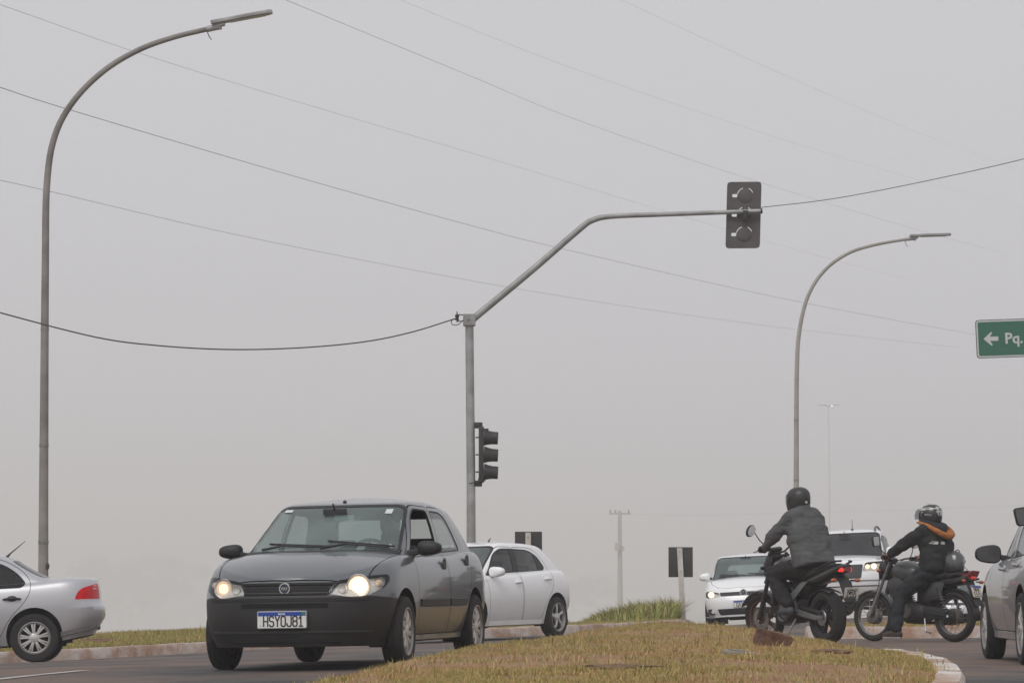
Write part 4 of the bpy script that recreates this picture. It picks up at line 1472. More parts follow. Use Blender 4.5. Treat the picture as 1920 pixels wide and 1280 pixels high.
    # ---- cutting
    def cut(self, poly, ax, flt):
        bm = self.bm
        i, j = ax
        us = [p[0] for p in poly]; ws = [p[1] for p in poly]
        u0, u1, w0, w1 = min(us)-1e-3, max(us)+1e-3, min(ws)-1e-3, max(ws)+1e-3
        def box(f):
            a = [v.co[i] for v in f.verts]; b = [v.co[j] for v in f.verts]
            return min(a), max(a), min(b), max(b)
        cand = {}
        for f in bm.faces:
            if flt(f):
                b = box(f)
                if b[0] <= u1 and b[1] >= u0 and b[2] <= w1 and b[3] >= w0: cand[f] = b
        n = len(poly)
        for k in range(n):
            p, q = poly[k], poly[(k+1) % n]
            d = (q[0]-p[0], q[1]-p[1])
            L = math.hypot(*d)
            if L < 1e-5: continue
            eu0, eu1 = min(p[0], q[0])-1e-4, max(p[0], q[0])+1e-4
            ew0, ew1 = min(p[1], q[1])-1e-4, max(p[1], q[1])+1e-4
            sel = [f for f, b in cand.items() if b[0] <= eu1 and b[1] >= eu0 and b[2] <= ew1 and b[3] >= ew0]
            # keep only faces the segment's line truly crosses
            no = Vector((0, 0, 0)); no[i], no[j] = -d[1]/L, d[0]/L
            co = Vector((0, 0, 0)); co[i], co[j] = p
            sel2 = []
            for f in sel:
                dd = [(v.co-co).dot(no) for v in f.verts]
                if min(dd) < -1e-5 and max(dd) > 1e-5: sel2.append(f)
            if not sel2: continue
            geom = list(sel2)+list({e for f in sel2 for e in f.edges})+list({v for f in sel2 for v in f.verts})
            for f in sel2: cand.pop(f, None)
            res = bmesh.ops.bisect_plane(bm, geom=geom, plane_co=co, plane_no=no, dist=1e-5)
            for g in res['geom']:
                if isinstance(g, bmesh.types.BMFace) and g.is_valid: cand[g] = box(g)
            for f in sel2:
                if f.is_valid: cand[f] = box(f)
        ins = []
        for f in cand:
            if f.is_valid:
                c = f.calc_center_median()
                if in_poly(c[i], c[j], poly): ins.append(f)
        return ins

    def pid(self, name):
        if name not in self.names: self.names.append(name)
        return self.names.index(name)
    def mark(self, faces, name):
        k = self.pid(name)
        for f in faces: f[self.lay] = k
    def side_flt(self, f):
        return abs(f.normal.y) > 0.25
    def front_flt(self, xmin, nx=0.12):
        return lambda f: f.normal.x > nx and f.calc_center_median().x > xmin
    def rear_flt(self, xmax, nx=0.12):
        return lambda f: f.normal.x < -nx and f.calc_center_median().x < xmax

    def split_lr(self, faces, name):
        self.mark([f for f in faces if f.calc_center_median().y > 0], name+'|L')
        self.mark([f for f in faces if f.calc_center_median().y <= 0], name+'|R')

    def door(self, poly, name='door'):
        i1 = self.cut(offset_poly(poly, 0.0035), (0, 2), self.side_flt)
        self.mark(i1, 'gap')
        i2 = self.cut(offset_poly(poly, -0.0035), (0, 2), self.side_flt)
        self.split_lr(i2, name)
    def side_window(self, poly, name, trim=0.014):
        i1 = self.cut(offset_poly(poly, trim), (0, 2), self.side_flt)
        self.split_lr(i1, 'window_seal|'+name)
        i2 = self.cut(poly, (0, 2), self.side_flt)
        self.split_lr(i2, 'pane|'+name)
    def arches(self):
        S = self.S
        for k, xa in enumerate((S['wb']/2, -S['wb']/2)):
            ra, zc = S['arch'], S['r']+S.get('arch_dz', 0.0)
            poly = [(xa+ra*math.cos(t), zc+ra*math.sin(t)) for t in np.linspace(0, 2*math.pi, 30, endpoint=False)]
            poly = [(x, max(z, 0.02)) for x, z in poly]
            flt = lambda f: abs(f.normal.y) > 0.12 and f.calc_center_median().z < 1.0
            ins = self.cut(poly, (0, 2), flt)
            self.mark(ins, 'hole')
            for sg in (1, -1):
                m = MB()
                ro, ri = [], []
                for t in np.linspace(R(-24), R(204), 34):
                    x, z = xa+ra*math.cos(t), zc+ra*math.sin(t)
                    p = self.at_side(x, z, sg)[0]
                    ro.append(Vector((x, p.y-sg*0.001, z))); ri.append(Vector((x, sg*(S['track']-0.16), z)))
                m.loft([ro, ri], closed=False)
                cpt = [Vector((xa, sg*(S['track']-0.16), zc))]
                o = len(m.v)
                m.add(ri+cpt, [(i, i+1, len(ri)) for i in range(len(ri)-1)])
                m.build('wheel_well', M_GAP, self.root, smooth=False)

    # ---- objects out of the cut shell
    def finish(self, mats, inset=None):
        """mats: part base name -> material. Everything not named keeps the paint."""
        inset = inset or {}
        bm = self.bm
        bm.normal_update()
        groups = {}
        for f in bm.faces:
            groups.setdefault(f[self.lay], []).append(f)
        made = {}
        def emit_part(faces, nm, mat, off=0.0, parent=None, flip=False):
            idx, V, N, F = {}, [], [], []
            for f in faces:
                ff = []
                for v in f.verts:
                    if v.index not in idx:
                        idx[v.index] = len(V)
                        V.append(v.co+v.normal*off); N.append(v.normal*(-1 if flip else 1))
                    ff.append(idx[v.index])
                F.append(ff[::-1] if flip else ff)
            me = bpy.data.meshes.new(nm)
            me.from_pydata(V, [], F)
            me.polygons.foreach_set('use_smooth', np.ones(len(F), bool))
            me.normals_split_custom_set_from_vertices([tuple(n) for n in N])
            return link(nm, me, mat, parent or self.root)
        bm.verts.index_update()
        lining = []
        order = sorted(groups, key=lambda k: 0 if '|' not in self.names[k] else self.names[k].count('|'))
        for k in order:
            nm = self.names[k]
            fs = groups[k]
            if nm == 'hole': continue
            base = nm.split('|')[0]
            if base not in ('pane', 'windscreen', 'rear_window', 'headlight'):
                lining += fs
            if nm == 'gap': continue
            mat = mats.get(nm, mats.get(base, mats['body']))
            par = None
            if base in ('window_seal', 'pane'):
                par = made.get('door_'+nm.split('|')[1]+'|'+nm.split('|')[-1])
            o = emit_part(fs, base if not base.startswith('door_') else 'door', mat, inset.get(base, -0.004 if base in ('pane', 'windscreen', 'rear_window') else 0.0), par)
            made[nm] = o
            if base == 'headlight':
                hs_ = emit_part(fs, 'reflector', M_REFLECT, -0.05, o)
        self.made = made
        emit_part(lining, 'inner_lining', M_GAP, -0.02, None, True)
        self.bm.free()

    # ---- running gear
    def wheels(self, rim, steer=0.0, only=None):
        S = self.S
        r, w = S['r'], S['tw']
        key = ('wheel', S['name'])
        rr = S['rim']
        ty = MB()
        prof = [(rr, -w*.42), (rr+.008, -w*.47), (lerp(rr, r, .5), -w*.5), (r-.028, -w*.49), (r-.010, -w*.43), (r-.002, -w*.33), (r, -w*.15)]
        prof += [(r-0.009, -w*.14), (r-0.009, -w*.11), (r, -w*.10), (r, w*.10), (r-.009, w*.11), (r-.009, w*.14)]
        prof += [(a, -b) for a, b in reversed(prof[:7])]
        ty.lathe(prof, (0, 0, 0), (0, 1, 0), 44)
        tme = ty.mesh('tyre', True, 30)
        m = MB()
        # barrel, outer lip
        m.lathe([(rr+.004, -w*.42), (rr-.012, -w*.30), (rr-.03, 0), (rr-.02, w*.30), (rr-.004, w*.42), (rr+.006, w*.47), (rr-.004, w*.48), (rr-.016, w*.40)], (0, 0, 0), (0, 1, 0), 40)
        bme = m.mesh('barrel', True, 30)
        m = MB()
        ns, kind = rim
        yo = w*.36
        m.lathe([(0.0, yo+.016), (0.045, yo+.014), (0.062, yo+.004), (0.075, yo-.012), (0.075, yo-.05)], (0, 0, 0), (0, 1, 0), 24)
        m.lathe([(rr-.022, yo-.02), (rr-.022, yo+.002), (rr-.008, yo+.008), (rr-.002, yo-.005)], (0, 0, 0), (0, 1, 0), 40)
        for k in range(ns):
            a = 2*math.pi*k/ns+0.2
            segs = [(0.0, 1.0)] if kind == 'single' else ([(-0.10, 1.0), (0.10, 1.0)] if kind == 'twin' else [(0.0, 1.0)])
            for da, _ in segs:
                if kind == 'twin':
                    a0, a1 = a+da*2.4*0.4, a+da*1.0
                    w0, w1 = 0.011, 0.013
                elif kind == 'twist':
                    a0, a1 = a-0.12, a+0.16
                    w0, w1 = 0.020, 0.027
                else:
                    a0, a1 = a, a
                    w0, w1 = 0.018, 0.022
                pts = []
                for rad, aa, ww, yy in ((0.05, a0, w0, yo), (lerp(0.05, rr, .55), lerp(a0, a1, .5), lerp(w0, w1, .5), yo+.010), (rr-.012, a1, w1, yo-.004)):
                    c, s = math.cos(aa), math.sin(aa)
                    ct = Vector((rad*c, yy, rad*s)); tn = Vector((-s, 0, c))
                    pts.append([ct-tn*ww, ct-tn*ww*.55+Vector((0, .007, 0)), ct+tn*ww*.55+Vector((0, .007, 0)), ct+tn*ww, ct+tn*ww*.8-Vector((0, .02, 0)), ct-tn*ww*.8-Vector((0, .02, 0))])
                m.loft(pts, closed=True)
        sme = m.mesh('spokes', True, 35)
        m = MB(); m.lathe([(0, -w*.2), (rr-.035, -w*.2), (rr-.03, -w*.3)], (0, 0, 0), (0, 1, 0), 24); m.lathe([(0, -.01), (.11, -.01), (.11, .0), (0, .0)], (0, 0, 0), (0, 1, 0), 20)
        dme = m.mesh('brake', True, 30)
        for xa, front in ((S['wb']/2, True), (-S['wb']/2, False)):
            for sg in (1, -1):
                h = empty('wheel', (xa, sg*(S['track']-w*0.0), r), self.root, (0, random.uniform(0, 1.2), (steer if front else 0)+(0 if sg > 0 else math.pi)))
                link('tyre', tme, M_RUBBER, h); link('rim', sme, S.get('rim_mat', M_ALLOY), h); link('rim_barrel', bme, M_STEEL, h); link('brake_disc', dme, M_GAP, h)

    def underbody(self):
        S = self.S
        m = MB()
        x0, x1 = S['xr'][0][1]+.18, S['xf'][0][1]-.16
        xs = np.linspace(x0, x1, 20)
        hw = S['track']-0.14
        tp = [[Vector((x, y, self.zlo(x)+0.05)) for y in np.linspace(-hw, hw, 7)] for x in xs]
        m.loft(tp, closed=False)
        m.tube([(S['wb']/2-.3, .15, .24), (0, .18, .22), (-S['wb']/2+.2, .2, .25), (-S['wb']/2-.45, .3, .26)], 0.03, 8)
        m.box((S['wb']/2-.05, 0, .24), (.55, .7, .12)); m.tube([(-S['wb']/2, -S['track'], S['r']), (-S['wb']/2, S['track'], S['r'])], 0.035, 8)
        m.tube([(S['wb']/2, -S['track'], S['r']), (S['wb']/2, S['track'], S['r'])], 0.03, 8)
        m.build('underbody', M_GAP, self.root, smooth=False)

    def interior(self, seat=True, rear=True, xs=0.15, z=0.48):
        S = self.S
        G = S['gh']
        hw = S['W'][3][1]*0.42
        def one_seat(x, y, wd=0.46):
            m = MB()
            def ring(cx, cz, tx, tz, w, t):
                out = []
                d = Vector((tx, 0, tz)).normalized()
                for k in range(12):
                    a = 2*math.pi*k/12
                    cc, ss = math.cos(a), math.sin(a)
                    e = lambda q: math.copysign(abs(q)**0.6, q)
                    out.append(Vector((cx, y, cz))+Vector((0, e(cc)*w/2, 0))+d*e(ss)*t/2)
                return out
            m.loft([ring(x-.18, z-.18, 1, .3, wd, .10), ring(x-.21, z+.0, 1, .3, wd, .13), ring(x-.27, z+.28, 1, .2, wd*.95, .12), ring(x-.32, z+.40, 1, .2, wd*.7, .10)])
            m.box((x+.05, y, z-.16), (.50, wd, .13))
            o = m.build('seat', M_CLOTHSEAT, self.root)
            h = MB(); h.loft([ring(x-.335, z+.45, 1, .1, .24, .05), ring(x-.34, z+.49, 1, .1, .27, .09), ring(x-.35, z+.60, 1, .1, .26, .09), ring(x-.355, z+.64, 1, .1, .2, .05)])
            h.tube([(x-.325, y-.05, z+.38), (x-.335, y-.05, z+.48)], .006, 6); h.tube([(x-.325, y+.05, z+.38), (x-.335, y+.05, z+.48)], .006, 6)
            h.build('headrest', M_CLOTHSEAT, o)
        for y in (-hw*.98, hw*.98): one_seat(xs, y)
        if rear:
            m = MB(); m.box((xs-.78, 0, z-.14), (.48, 1.15, .16)); m.box((xs-1.02, 0, z+.14), (.15, 1.18, .56), (0, R(-14), 0))
            o = m.build('rear_seat', M_CLOTHSEAT, self.root, bevel=0.03)
            for y in (-.36, .36):
                MB().box((xs-1.10, y, z+.50), (.08, .25, .15), (0, R(-10), 0)).build('headrest', M_CLOTHSEAT, o, bevel=0.03)
        fx = G['f0']
        zc = self.zhi(fx-0.15)
        m = MB()
        rg = []
        for y in np.linspace(-1, 1, 9):
            w = G['W0']-.05
            pr = [(fx-.02-.08*y*y, zc-.01), (fx-.25-.05*y*y, zc+.02-.015*y*y), (fx-.42, zc-.03), (fx-.45, zc-.16), (fx-.33, zc-.34)]
            rg.append([Vector((a, y*w, b)) for a, b in pr])
        m.loft(rg, closed=False)
        m.build('dashboard', M_DASH, self.root)
        sw = Vector((fx-.56, hw*.98, zc-.03))
        m = MB()
        ax = Vector((-.9, 0, .42)).normalized(); u = Vector((0, 1, 0)); v = ax.cross(u)
        m.tube([sw+(u*math.cos(t)+v*math.sin(t))*.18 for t in np.linspace(0, 2*math.pi, 25)], .016, 8, caps=False)
        m.lathe([(0, .03), (.06, .02), (.07, 0), (0, -.02)], sw, ax, 12)
        for t in (0.1, math.pi-.1, -math.pi/2): m.tube([sw, sw+(u*math.cos(t)+v*math.sin(t))*.175], .012, 6)
        m.build('steering_wheel', M_BLACKPL, self.root)
        m = MB(); m.box((fx-.62, 0, self.zt(fx-.7)-.062), (.03, .20, .05)); m.tube([(fx-.60, 0, self.zt(fx-.7)-.04), (fx-.56, 0, self.zt(fx-.65)+.01)], .008, 6)
        m.build('rear_view_mirror', M_DASH, self.root, bevel=0.01)
        # floor keeps the light out from below
        m = MB(); m.box((xs-.3, 0, .30), (2.1, 1.2, .03)); m.build('cabin_floor', M_GAP, self.root)

    def handle(self, x, z, mat, style='pull', L=0.19):
        for sg in (1, -1):
            p, n = self.at_side(x, z, sg)
            m = MB()
            if style == 'flap':
                m.ball((x, p.y, z-.005), (.055, .018, .03), 12, 8)
                m.prism(rpoly([(-.045, -.035), (.05, -.03), (.03, .035), (-.015, .062), (-.03, .03)], .012, 3), lambda u, v, w: Vector((x+u, p.y+sg*w, z+v)), .018)
            else:
                m.ball((x, p.y-sg*.008, z), (.075, .016, .045), 14, 8)
                m.tube([(x-L/2, p.y+sg*.004, z), (x-L*.35, p.y+sg*.03, z+.004), (x, p.y+sg*.036, z+.006), (x+L*.35, p.y+sg*.03, z+.004), (x+L/2, p.y+sg*.004, z)], [.011, .015, .016, .015, .011], 10)
            m.build('door_handle', mat, self.made.get('door_%s|%s' % (('front' if x > -0.25+self.S.get('hsplit', 0) else 'rear'), 'L' if sg > 0 else 'R'), self.root))

    def mirror(self, x, z, mat, size=(.07, .125, .075), out=0.10, base=None, glass_mat=None, tilt=0.0):
        for sg in (1, -1):
            p, n = self.at_side(x, z-.03, sg)
            m = MB()
            c = Vector((x-.01, p.y+sg*(out+size[1]*.55), z))
            vs = []
            # rounded housing with a flat back
            seg, rings = 18, 10
            b = MB()
            b.ball((0, 0, 0), 1, seg, rings)
            for v in b.v:
                q = Vector(v)
                e = lambda t, k=.72: math.copysign(abs(t)**k, t)
                q = Vector((e(q.x), e(q.y), e(q.z)))
                if q.x < 0: q.x *= 0.55
                q.z *= 1-0.18*(q.y*sg)
                vs.append(c+Vector((q.x*size[0], q.y*size[1], q.z*size[2]+tilt*q.y*size[1])))
            m.add(vs, b.f)
            o = m.build('wing_mirror', mat, self.root)
            st = MB()
            st.loft([[Vector((x+dx*.05, p.y-sg*.02, z-.05+dz*.035)) for dx, dz in ((-1, -1), (1, -1), (1, 1), (-1, 1))],
                     [Vector((x+dx*.035, p.y+sg*out*.5, z-.03+dz*.025)) for dx, dz in ((-1, -1), (1, -1), (1, 1), (-1, 1))],
                     [Vector((x+dx*.03, p.y+sg*(out+.02), z-.01+dz*.028)) for dx, dz in ((-1, -1), (1, -1), (1, 1), (-1, 1))]])
            st.build('mirror_stalk', base or mat, o, bevel=0.008)
            gl = MB()
            pl = [(math.copysign(abs(math.cos(t))**.6, math.cos(t))*size[1]*.86, math.copysign(abs(math.sin(t))**.6, math.sin(t))*size[2]*.84) for t in np.linspace(0, 2*math.pi, 24, endpoint=False)]
            gl.prism(pl, lambda u, v, w: c+Vector((-size[0]*.57-w, u, v*(1-0.18*(u*sg/size[1])))), .006)
            gl.build('mirror_glass', glass_mat or pmat('mirror_glass', (0.5, 0.5, 0.5), .06, 1.0), o, smooth=False)

    def wipers(self, pairs, mat=None):
        """pairs of ((y0, z-ish fraction), ...): arms lying at the foot of the windscreen."""
        for pts in pairs:
            m = MB()
            P3 = []
            for y, z in pts:
                p, n = self.at_front(y, z)
                P3.append(p+n*.02)
            m.tube(P3, [.012]+[.008]*(len(P3)-2)+[.006], 8)
            o = m.build('wiper', mat or M_WIPER, self.root)
            m = MB()
            p0, p1 = P3[len(P3)//2], P3[-1]
            p, n = self.at_front(*pts[-1])
            d = (p1-P3[1]); d.normalize()
            bl = []
            for t in np.linspace(-.30, .26, 7):
                q = p1+d*(t-.22)
                h = self.at_front(q.y, q.z)[0]
                bl.append(Vector((h.x+.012, q.y, q.z+.012)))
            m.tube(bl, .0085, 6)
            m.build('wiper_blade', mat or M_WIPER, o)

    def lamp(self, y, z, rad, mat, depth=.03, sgs=(1, -1), name='bulb', mats=None):
        for sg in sgs:
            p, n = self.at_front(sg*y, z)
            par = self.made.get('headlight|'+('L' if sg > 0 else 'R'), self.root)
            c = p-Vector((depth, 0, 0))
            ax = Vector((.96, sg*.12, 0))
            mm = (mats or {}).get(sg, mat)
            MB().lathe([(0, .004), (rad*.35, .003), (rad*.66, .002)], c, ax, 20).build(name, mm, par)
            if mm is M_BEAM: MB().lathe([(rad*.66, .002), (rad*.85, .004), (rad, .008)], c, ax, 20).build('lamp_glow', M_GLOW, par)
            else: MB().lathe([(rad*.66, .002), (rad, .004)], c, ax, 20).build('lamp_glow', M_GLOW_DIM, par)
            MB().lathe([(rad, 0), (rad*1.25, .012), (rad*1.3, .0)], c, ax, 20).build('lamp_bezel', M_REFLECT, par)

    def plate(self, p, nrm, body, w=.40, h=.13, blue=True, mat=None, size=None):
        """Number plate facing nrm = +x or -x of the car."""
        sx = 1 if nrm > 0 else -1
        M0 = Matrix(((0, 0, sx, p[0]), (sx, 0, 0, p[1]), (0, 1, 0, p[2]), (0, 0, 0, 1)))
        fr = lambda u, v, q: M0 @ Vector((u, v, q))
        o = MB().prism(rpoly([(-w/2, -h/2), (w/2, -h/2), (w/2, h/2), (-w/2, h/2)], .01, 3), lambda u, v, q: fr(u, v, q-.006), .010).build('number_plate', mat or M_WHITEPL, self.root, smooth=False)
        MB().prism(rpoly([(-w/2-.006, -h/2-.006), (w/2+.006, -h/2-.006), (w/2+.006, h/2+.006), (-w/2-.006, h/2+.006)], .01, 3), lambda u, v, q: fr(u, v, q-.012), .009).build('plate_frame', M_INKGREY, o, smooth=False)
        if blue:
            MB().prism([(-w/2+.004, h/2-.036), (w/2-.004, h/2-.036), (w/2-.004, h/2-.004), (-w/2+.004, h/2-.004)], lambda u, v, q: fr(u, v, .004+q), .0012).build('plate_band', M_PLATEBLUE, o, smooth=False)
            text('plate_country', 'BRASIL', .020, M_WHITEPL, o, M0 @ Matrix.Translation((0, h/2-.027, .0055)), .0004, .0006, 'CENTER')
            MB().prism([(w/2-.036, h/2-.032), (w/2-.010, h/2-.032), (w/2-.010, h/2-.008), (w/2-.036, h/2-.008)], lambda u, v, q: fr(u, v, .0054+q), .0008).build('plate_flag', pmat('flag_green', (.02, .2, .1), .5), o, smooth=False)
            MB().box(fr(-w/2+.024, -h/2+.018, .0046), (.002, .014, .009)).build('plate_code', pmat('pale_grey_ink', (.4, .4, .42), .6), o)
        stroke_text('plate_lettering', body, (size or h*.62)*.72, .034, M_INK, o, M0 @ Matrix.Translation((.012 if len(body) > 4 else -w*.20, -h/2+.013, .0042)), 1.42)
        return o

    def place(self, X, Y, ang, dz=0.0, tilt=True):
        """Stand on the road with the origin at X, Y, heading ang (0 = towards +x of the world)."""
        S = self.S
        f = Vector((math.cos(ang), math.sin(ang), 0)); l = Vector((-f.y, f.x, 0))
        h = S['wb']/2
        q = {}
        for a in (1, -1):
            for b in (1, -1):
                w = Vector((X, Y, 0))+f*h*a+l*S['track']*b
                q[a, b] = g1(w.x, w.y)
        z = sum(q.values())/4
        sf = ((q[1, 1]+q[1, -1])-(q[-1, 1]+q[-1, -1]))/2/(2*h)
        sl = ((q[1, 1]+q[-1, 1])-(q[1, -1]+q[-1, -1]))/2/(2*S['track'])
        f = Vector((f.x, f.y, sf)).normalized(); l = Vector((l.x, l.y, sl)); l = (l-f*l.dot(f)).normalized(); u = f.cross(l)
        self.root.matrix_world = Matrix(((f.x, l.x, u.x, X), (f.y, l.y, u.y, Y), (f.z, l.z, u.z, z+dz), (0, 0, 0, 1)))

def xf_d(x, a, b):
    """0 at the roof's front and rear edge, 1 inside."""
    return min(1.0, (a-x)/0.45+0.0, (x-b)/0.45+0.0) if a > b else 1.0
def mirror_poly(poly):
    return [(-a, b) for a, b in reversed(poly)]
# ---------------------------------------------------------------- common assembly
def assemble(car, mats, inset=None):
    S = car.S
    if 'bumper' in S:
        car.mark(car.cut(S['bumper'], (0, 2), lambda f: f.calc_center_median().x > S['wb']/2 and f.calc_center_median().z < 1.0), 'front_bumper')
    if 'rbumper' in S:
        car.mark(car.cut(S['rbumper'], (0, 2), lambda f: f.calc_center_median().x < -S['wb']/2 and f.calc_center_median().z < 1.0), 'rear_bumper')
    for nm, poly in S.get('front', []):            # polygons in (y, z), given for the left or across the middle
        ins = car.cut(poly, (1, 2), car.front_flt(S['wb']/2+.1, .05))
        if nm == 'headlight':
            car.mark(ins, 'headlight|L')
            car.mark(car.cut(mirror_poly(poly), (1, 2), car.front_flt(S['wb']/2+.1, .05)), 'headlight|R')
        else:
            car.mark(ins, nm)
    if 'hood' in S:
        fl = lambda f: f.normal.z > .35 and f.calc_center_median().x > S['gh']['f0']-.25 and f[car.lay] == 0
        for sgn in (0,):
            full = S['hood']+[(x, -y) for x, y in reversed(S['hood'])]
            car.mark(car.cut(offset_poly(full, .004), (0, 1), fl), 'gap')
            fl2 = lambda f: f.normal.z > .35 and f.calc_center_median().x > S['gh']['f0']-.25
            car.mark([f for f in car.cut(offset_poly(full, -.004), (0, 1), fl2) if car.names[f[car.lay]] in ('body', 'gap')], 'bonnet')
    for nm, poly in S.get('doors', []):
        car.door(poly, 'door_'+nm)
    for poly in S.get('black', []):
        car.split_lr(car.cut(poly, (0, 2), car.side_flt), 'window_seal|front')
    for nm, poly in S.get('windows', []):
        car.side_window(poly, nm, S.get('trim', .014))
    ws = S['ws']
    fl = lambda f: f.normal.x > .18 and S['gh']['f1']-.45 < f.calc_center_median().x < S['gh']['f0']+.15 and f.calc_center_median().z > car.zhi(f.calc_center_median().x)-.05
    car.mark(car.cut(offset_poly(ws, .02), (1, 2), fl), 'windscreen_seal')
    car.mark(car.cut(ws, (1, 2), fl), 'windscreen')
    if 'rw' in S:
        fr_ = lambda f: f.normal.x < -.12 and f.calc_center_median().x < S['gh']['r1']+.35 and f.calc_center_median().z > car.zhi(f.calc_center_median().x)-.02
        car.mark(car.cut(S['rw'], (1, 2), fr_), 'rear_window')
    for poly in S.get('tail', []):
        fl3 = lambda f: f.calc_center_median().x < -S['wb']/2-.2 and (abs(f.normal.y) > .15)
        car.split_lr(car.cut(poly, (0, 2), fl3), 'tail_light')
    car.arches()
    car.finish(mats, inset)
    car.underbody()

# ================================================================ the dark grey hatchback
PALIO = dict(name='palio', res=.92, wb=2.373, r=.288, tw=.175, rim=.192, track=.735, arch=.335, arch_dz=.02,
    zlo=[(-1.87, .30), (-1.5, .24), (-.8, .205), (.8, .20), (1.5, .185), (1.955, .19)],
    zhi=[(-1.87, .95), (-1.3, .955), (-.5, .922), (.5, .905), (.85, .912), (1.05, .905), (1.2, .885), (1.5, .828), (1.7, .770), (1.86, .712), (1.96, .69)],
    crown=[(-1.87, .02), (.5, .05), (.9, .055), (1.3, .052), (1.6, .035), (1.86, .006), (1.96, .0)],
    W=[(0, .735), (.2, .790), (.42, .815), (.6, .817), (.78, .806), (.9, .785), (.96, .762), (1, .728)],
    xf=[(0, 1.915), (.2, 1.94), (.45, 1.955), (.68, 1.95), (.76, 1.938), (.80, 1.915), (.9, 1.885), (1, 1.83)],
    xr=[(0, -1.82), (.3, -1.872), (.6, -1.86), (1, -1.78)],
    af=.62, nf=2.35, ar=.35, nr=2.8, barrel=.035,
    gh=dict(f0=1.08, f1=.30, r0=-1.72, r1=-1.28, W0=.722, W1=.575, bulge=.016, fb=.02, af=.34, nf=2.7, ar=.25, nr=3.0, barrel=.05, round=.05, rcrown=.042,
            zt=[(-1.45, 1.305), (-1, 1.345), (-.3, 1.378), (.2, 1.366), (.45, 1.342), (1.1, 1.29)]),
    bumper=[(1.15, .0), (2.1, 0), (2.1, .588), (1.78, .588), (1.66, .578), (1.5, .562), (1.15, .55)],
    front=[('grille', rpoly([(-.36, .590), (.36, .590), (.405, .694), (-.405, .694)], .015, 3)),
           ('headlight', rpoly([(.345, .606), (.50, .578), (.63, .580), (.735, .638), (.760, .700), (.745, .752), (.62, .741), (.41, .708)], [.015, .03, .05, .06, .04, .03, .05, .02], 4))],
    hood=[(1.84, .0), (1.83, .20), (1.80, .40), (1.745, .545), (1.66, .625), (1.50, .655), (1.30, .672), (1.05, .695), (.90, .70), (.80, .60)],
    doors=[('front', rpoly([(.78, .26), (-.235, .26), (-.235, .93), (-.275, 1.332), (.12, 1.340), (.26, 1.29), (.66, .98), (.80, .90)], [.08, .03, .01, .05, .04, .10, .05, .03], 4)),
           ('rear', rpoly([(-.247, .26), (-.72, .26), (-.83, .50), (-1.02, .66), (-1.09, .80), (-1.10, .99), (-.88, 1.28), (-.72, 1.330), (-.287, 1.332)], [.03, .08, .1, .1, .05, .05, .08, .06, .05], 4))],
    windows=[('front', rpoly([(.64, .925), (-.185, .945), (-.23, 1.294), (.125, 1.304), (.26, 1.24)], [.02, .02, .04, .05, .08], 4)),
             ('rear', rpoly([(-.285, .948), (-.995, .972), (-.82, 1.242), (-.68, 1.286), (-.325, 1.292)], [.02, .02, .06, .06, .03], 4))],
    trim=.012,
    ws=rpoly([(-.64, .915), (.64, .915), (.545, 1.300), (.50, 1.328), (-.50, 1.328), (-.545, 1.300)], .03, 3),
    rw=rpoly([(-.58, .99), (.58, .99), (.48, 1.27), (-.48, 1.27)], .05, 3),
    tail=[[(-1.70, .95), (-1.95, .95), (-1.95, .62), (-1.75, .62)]])

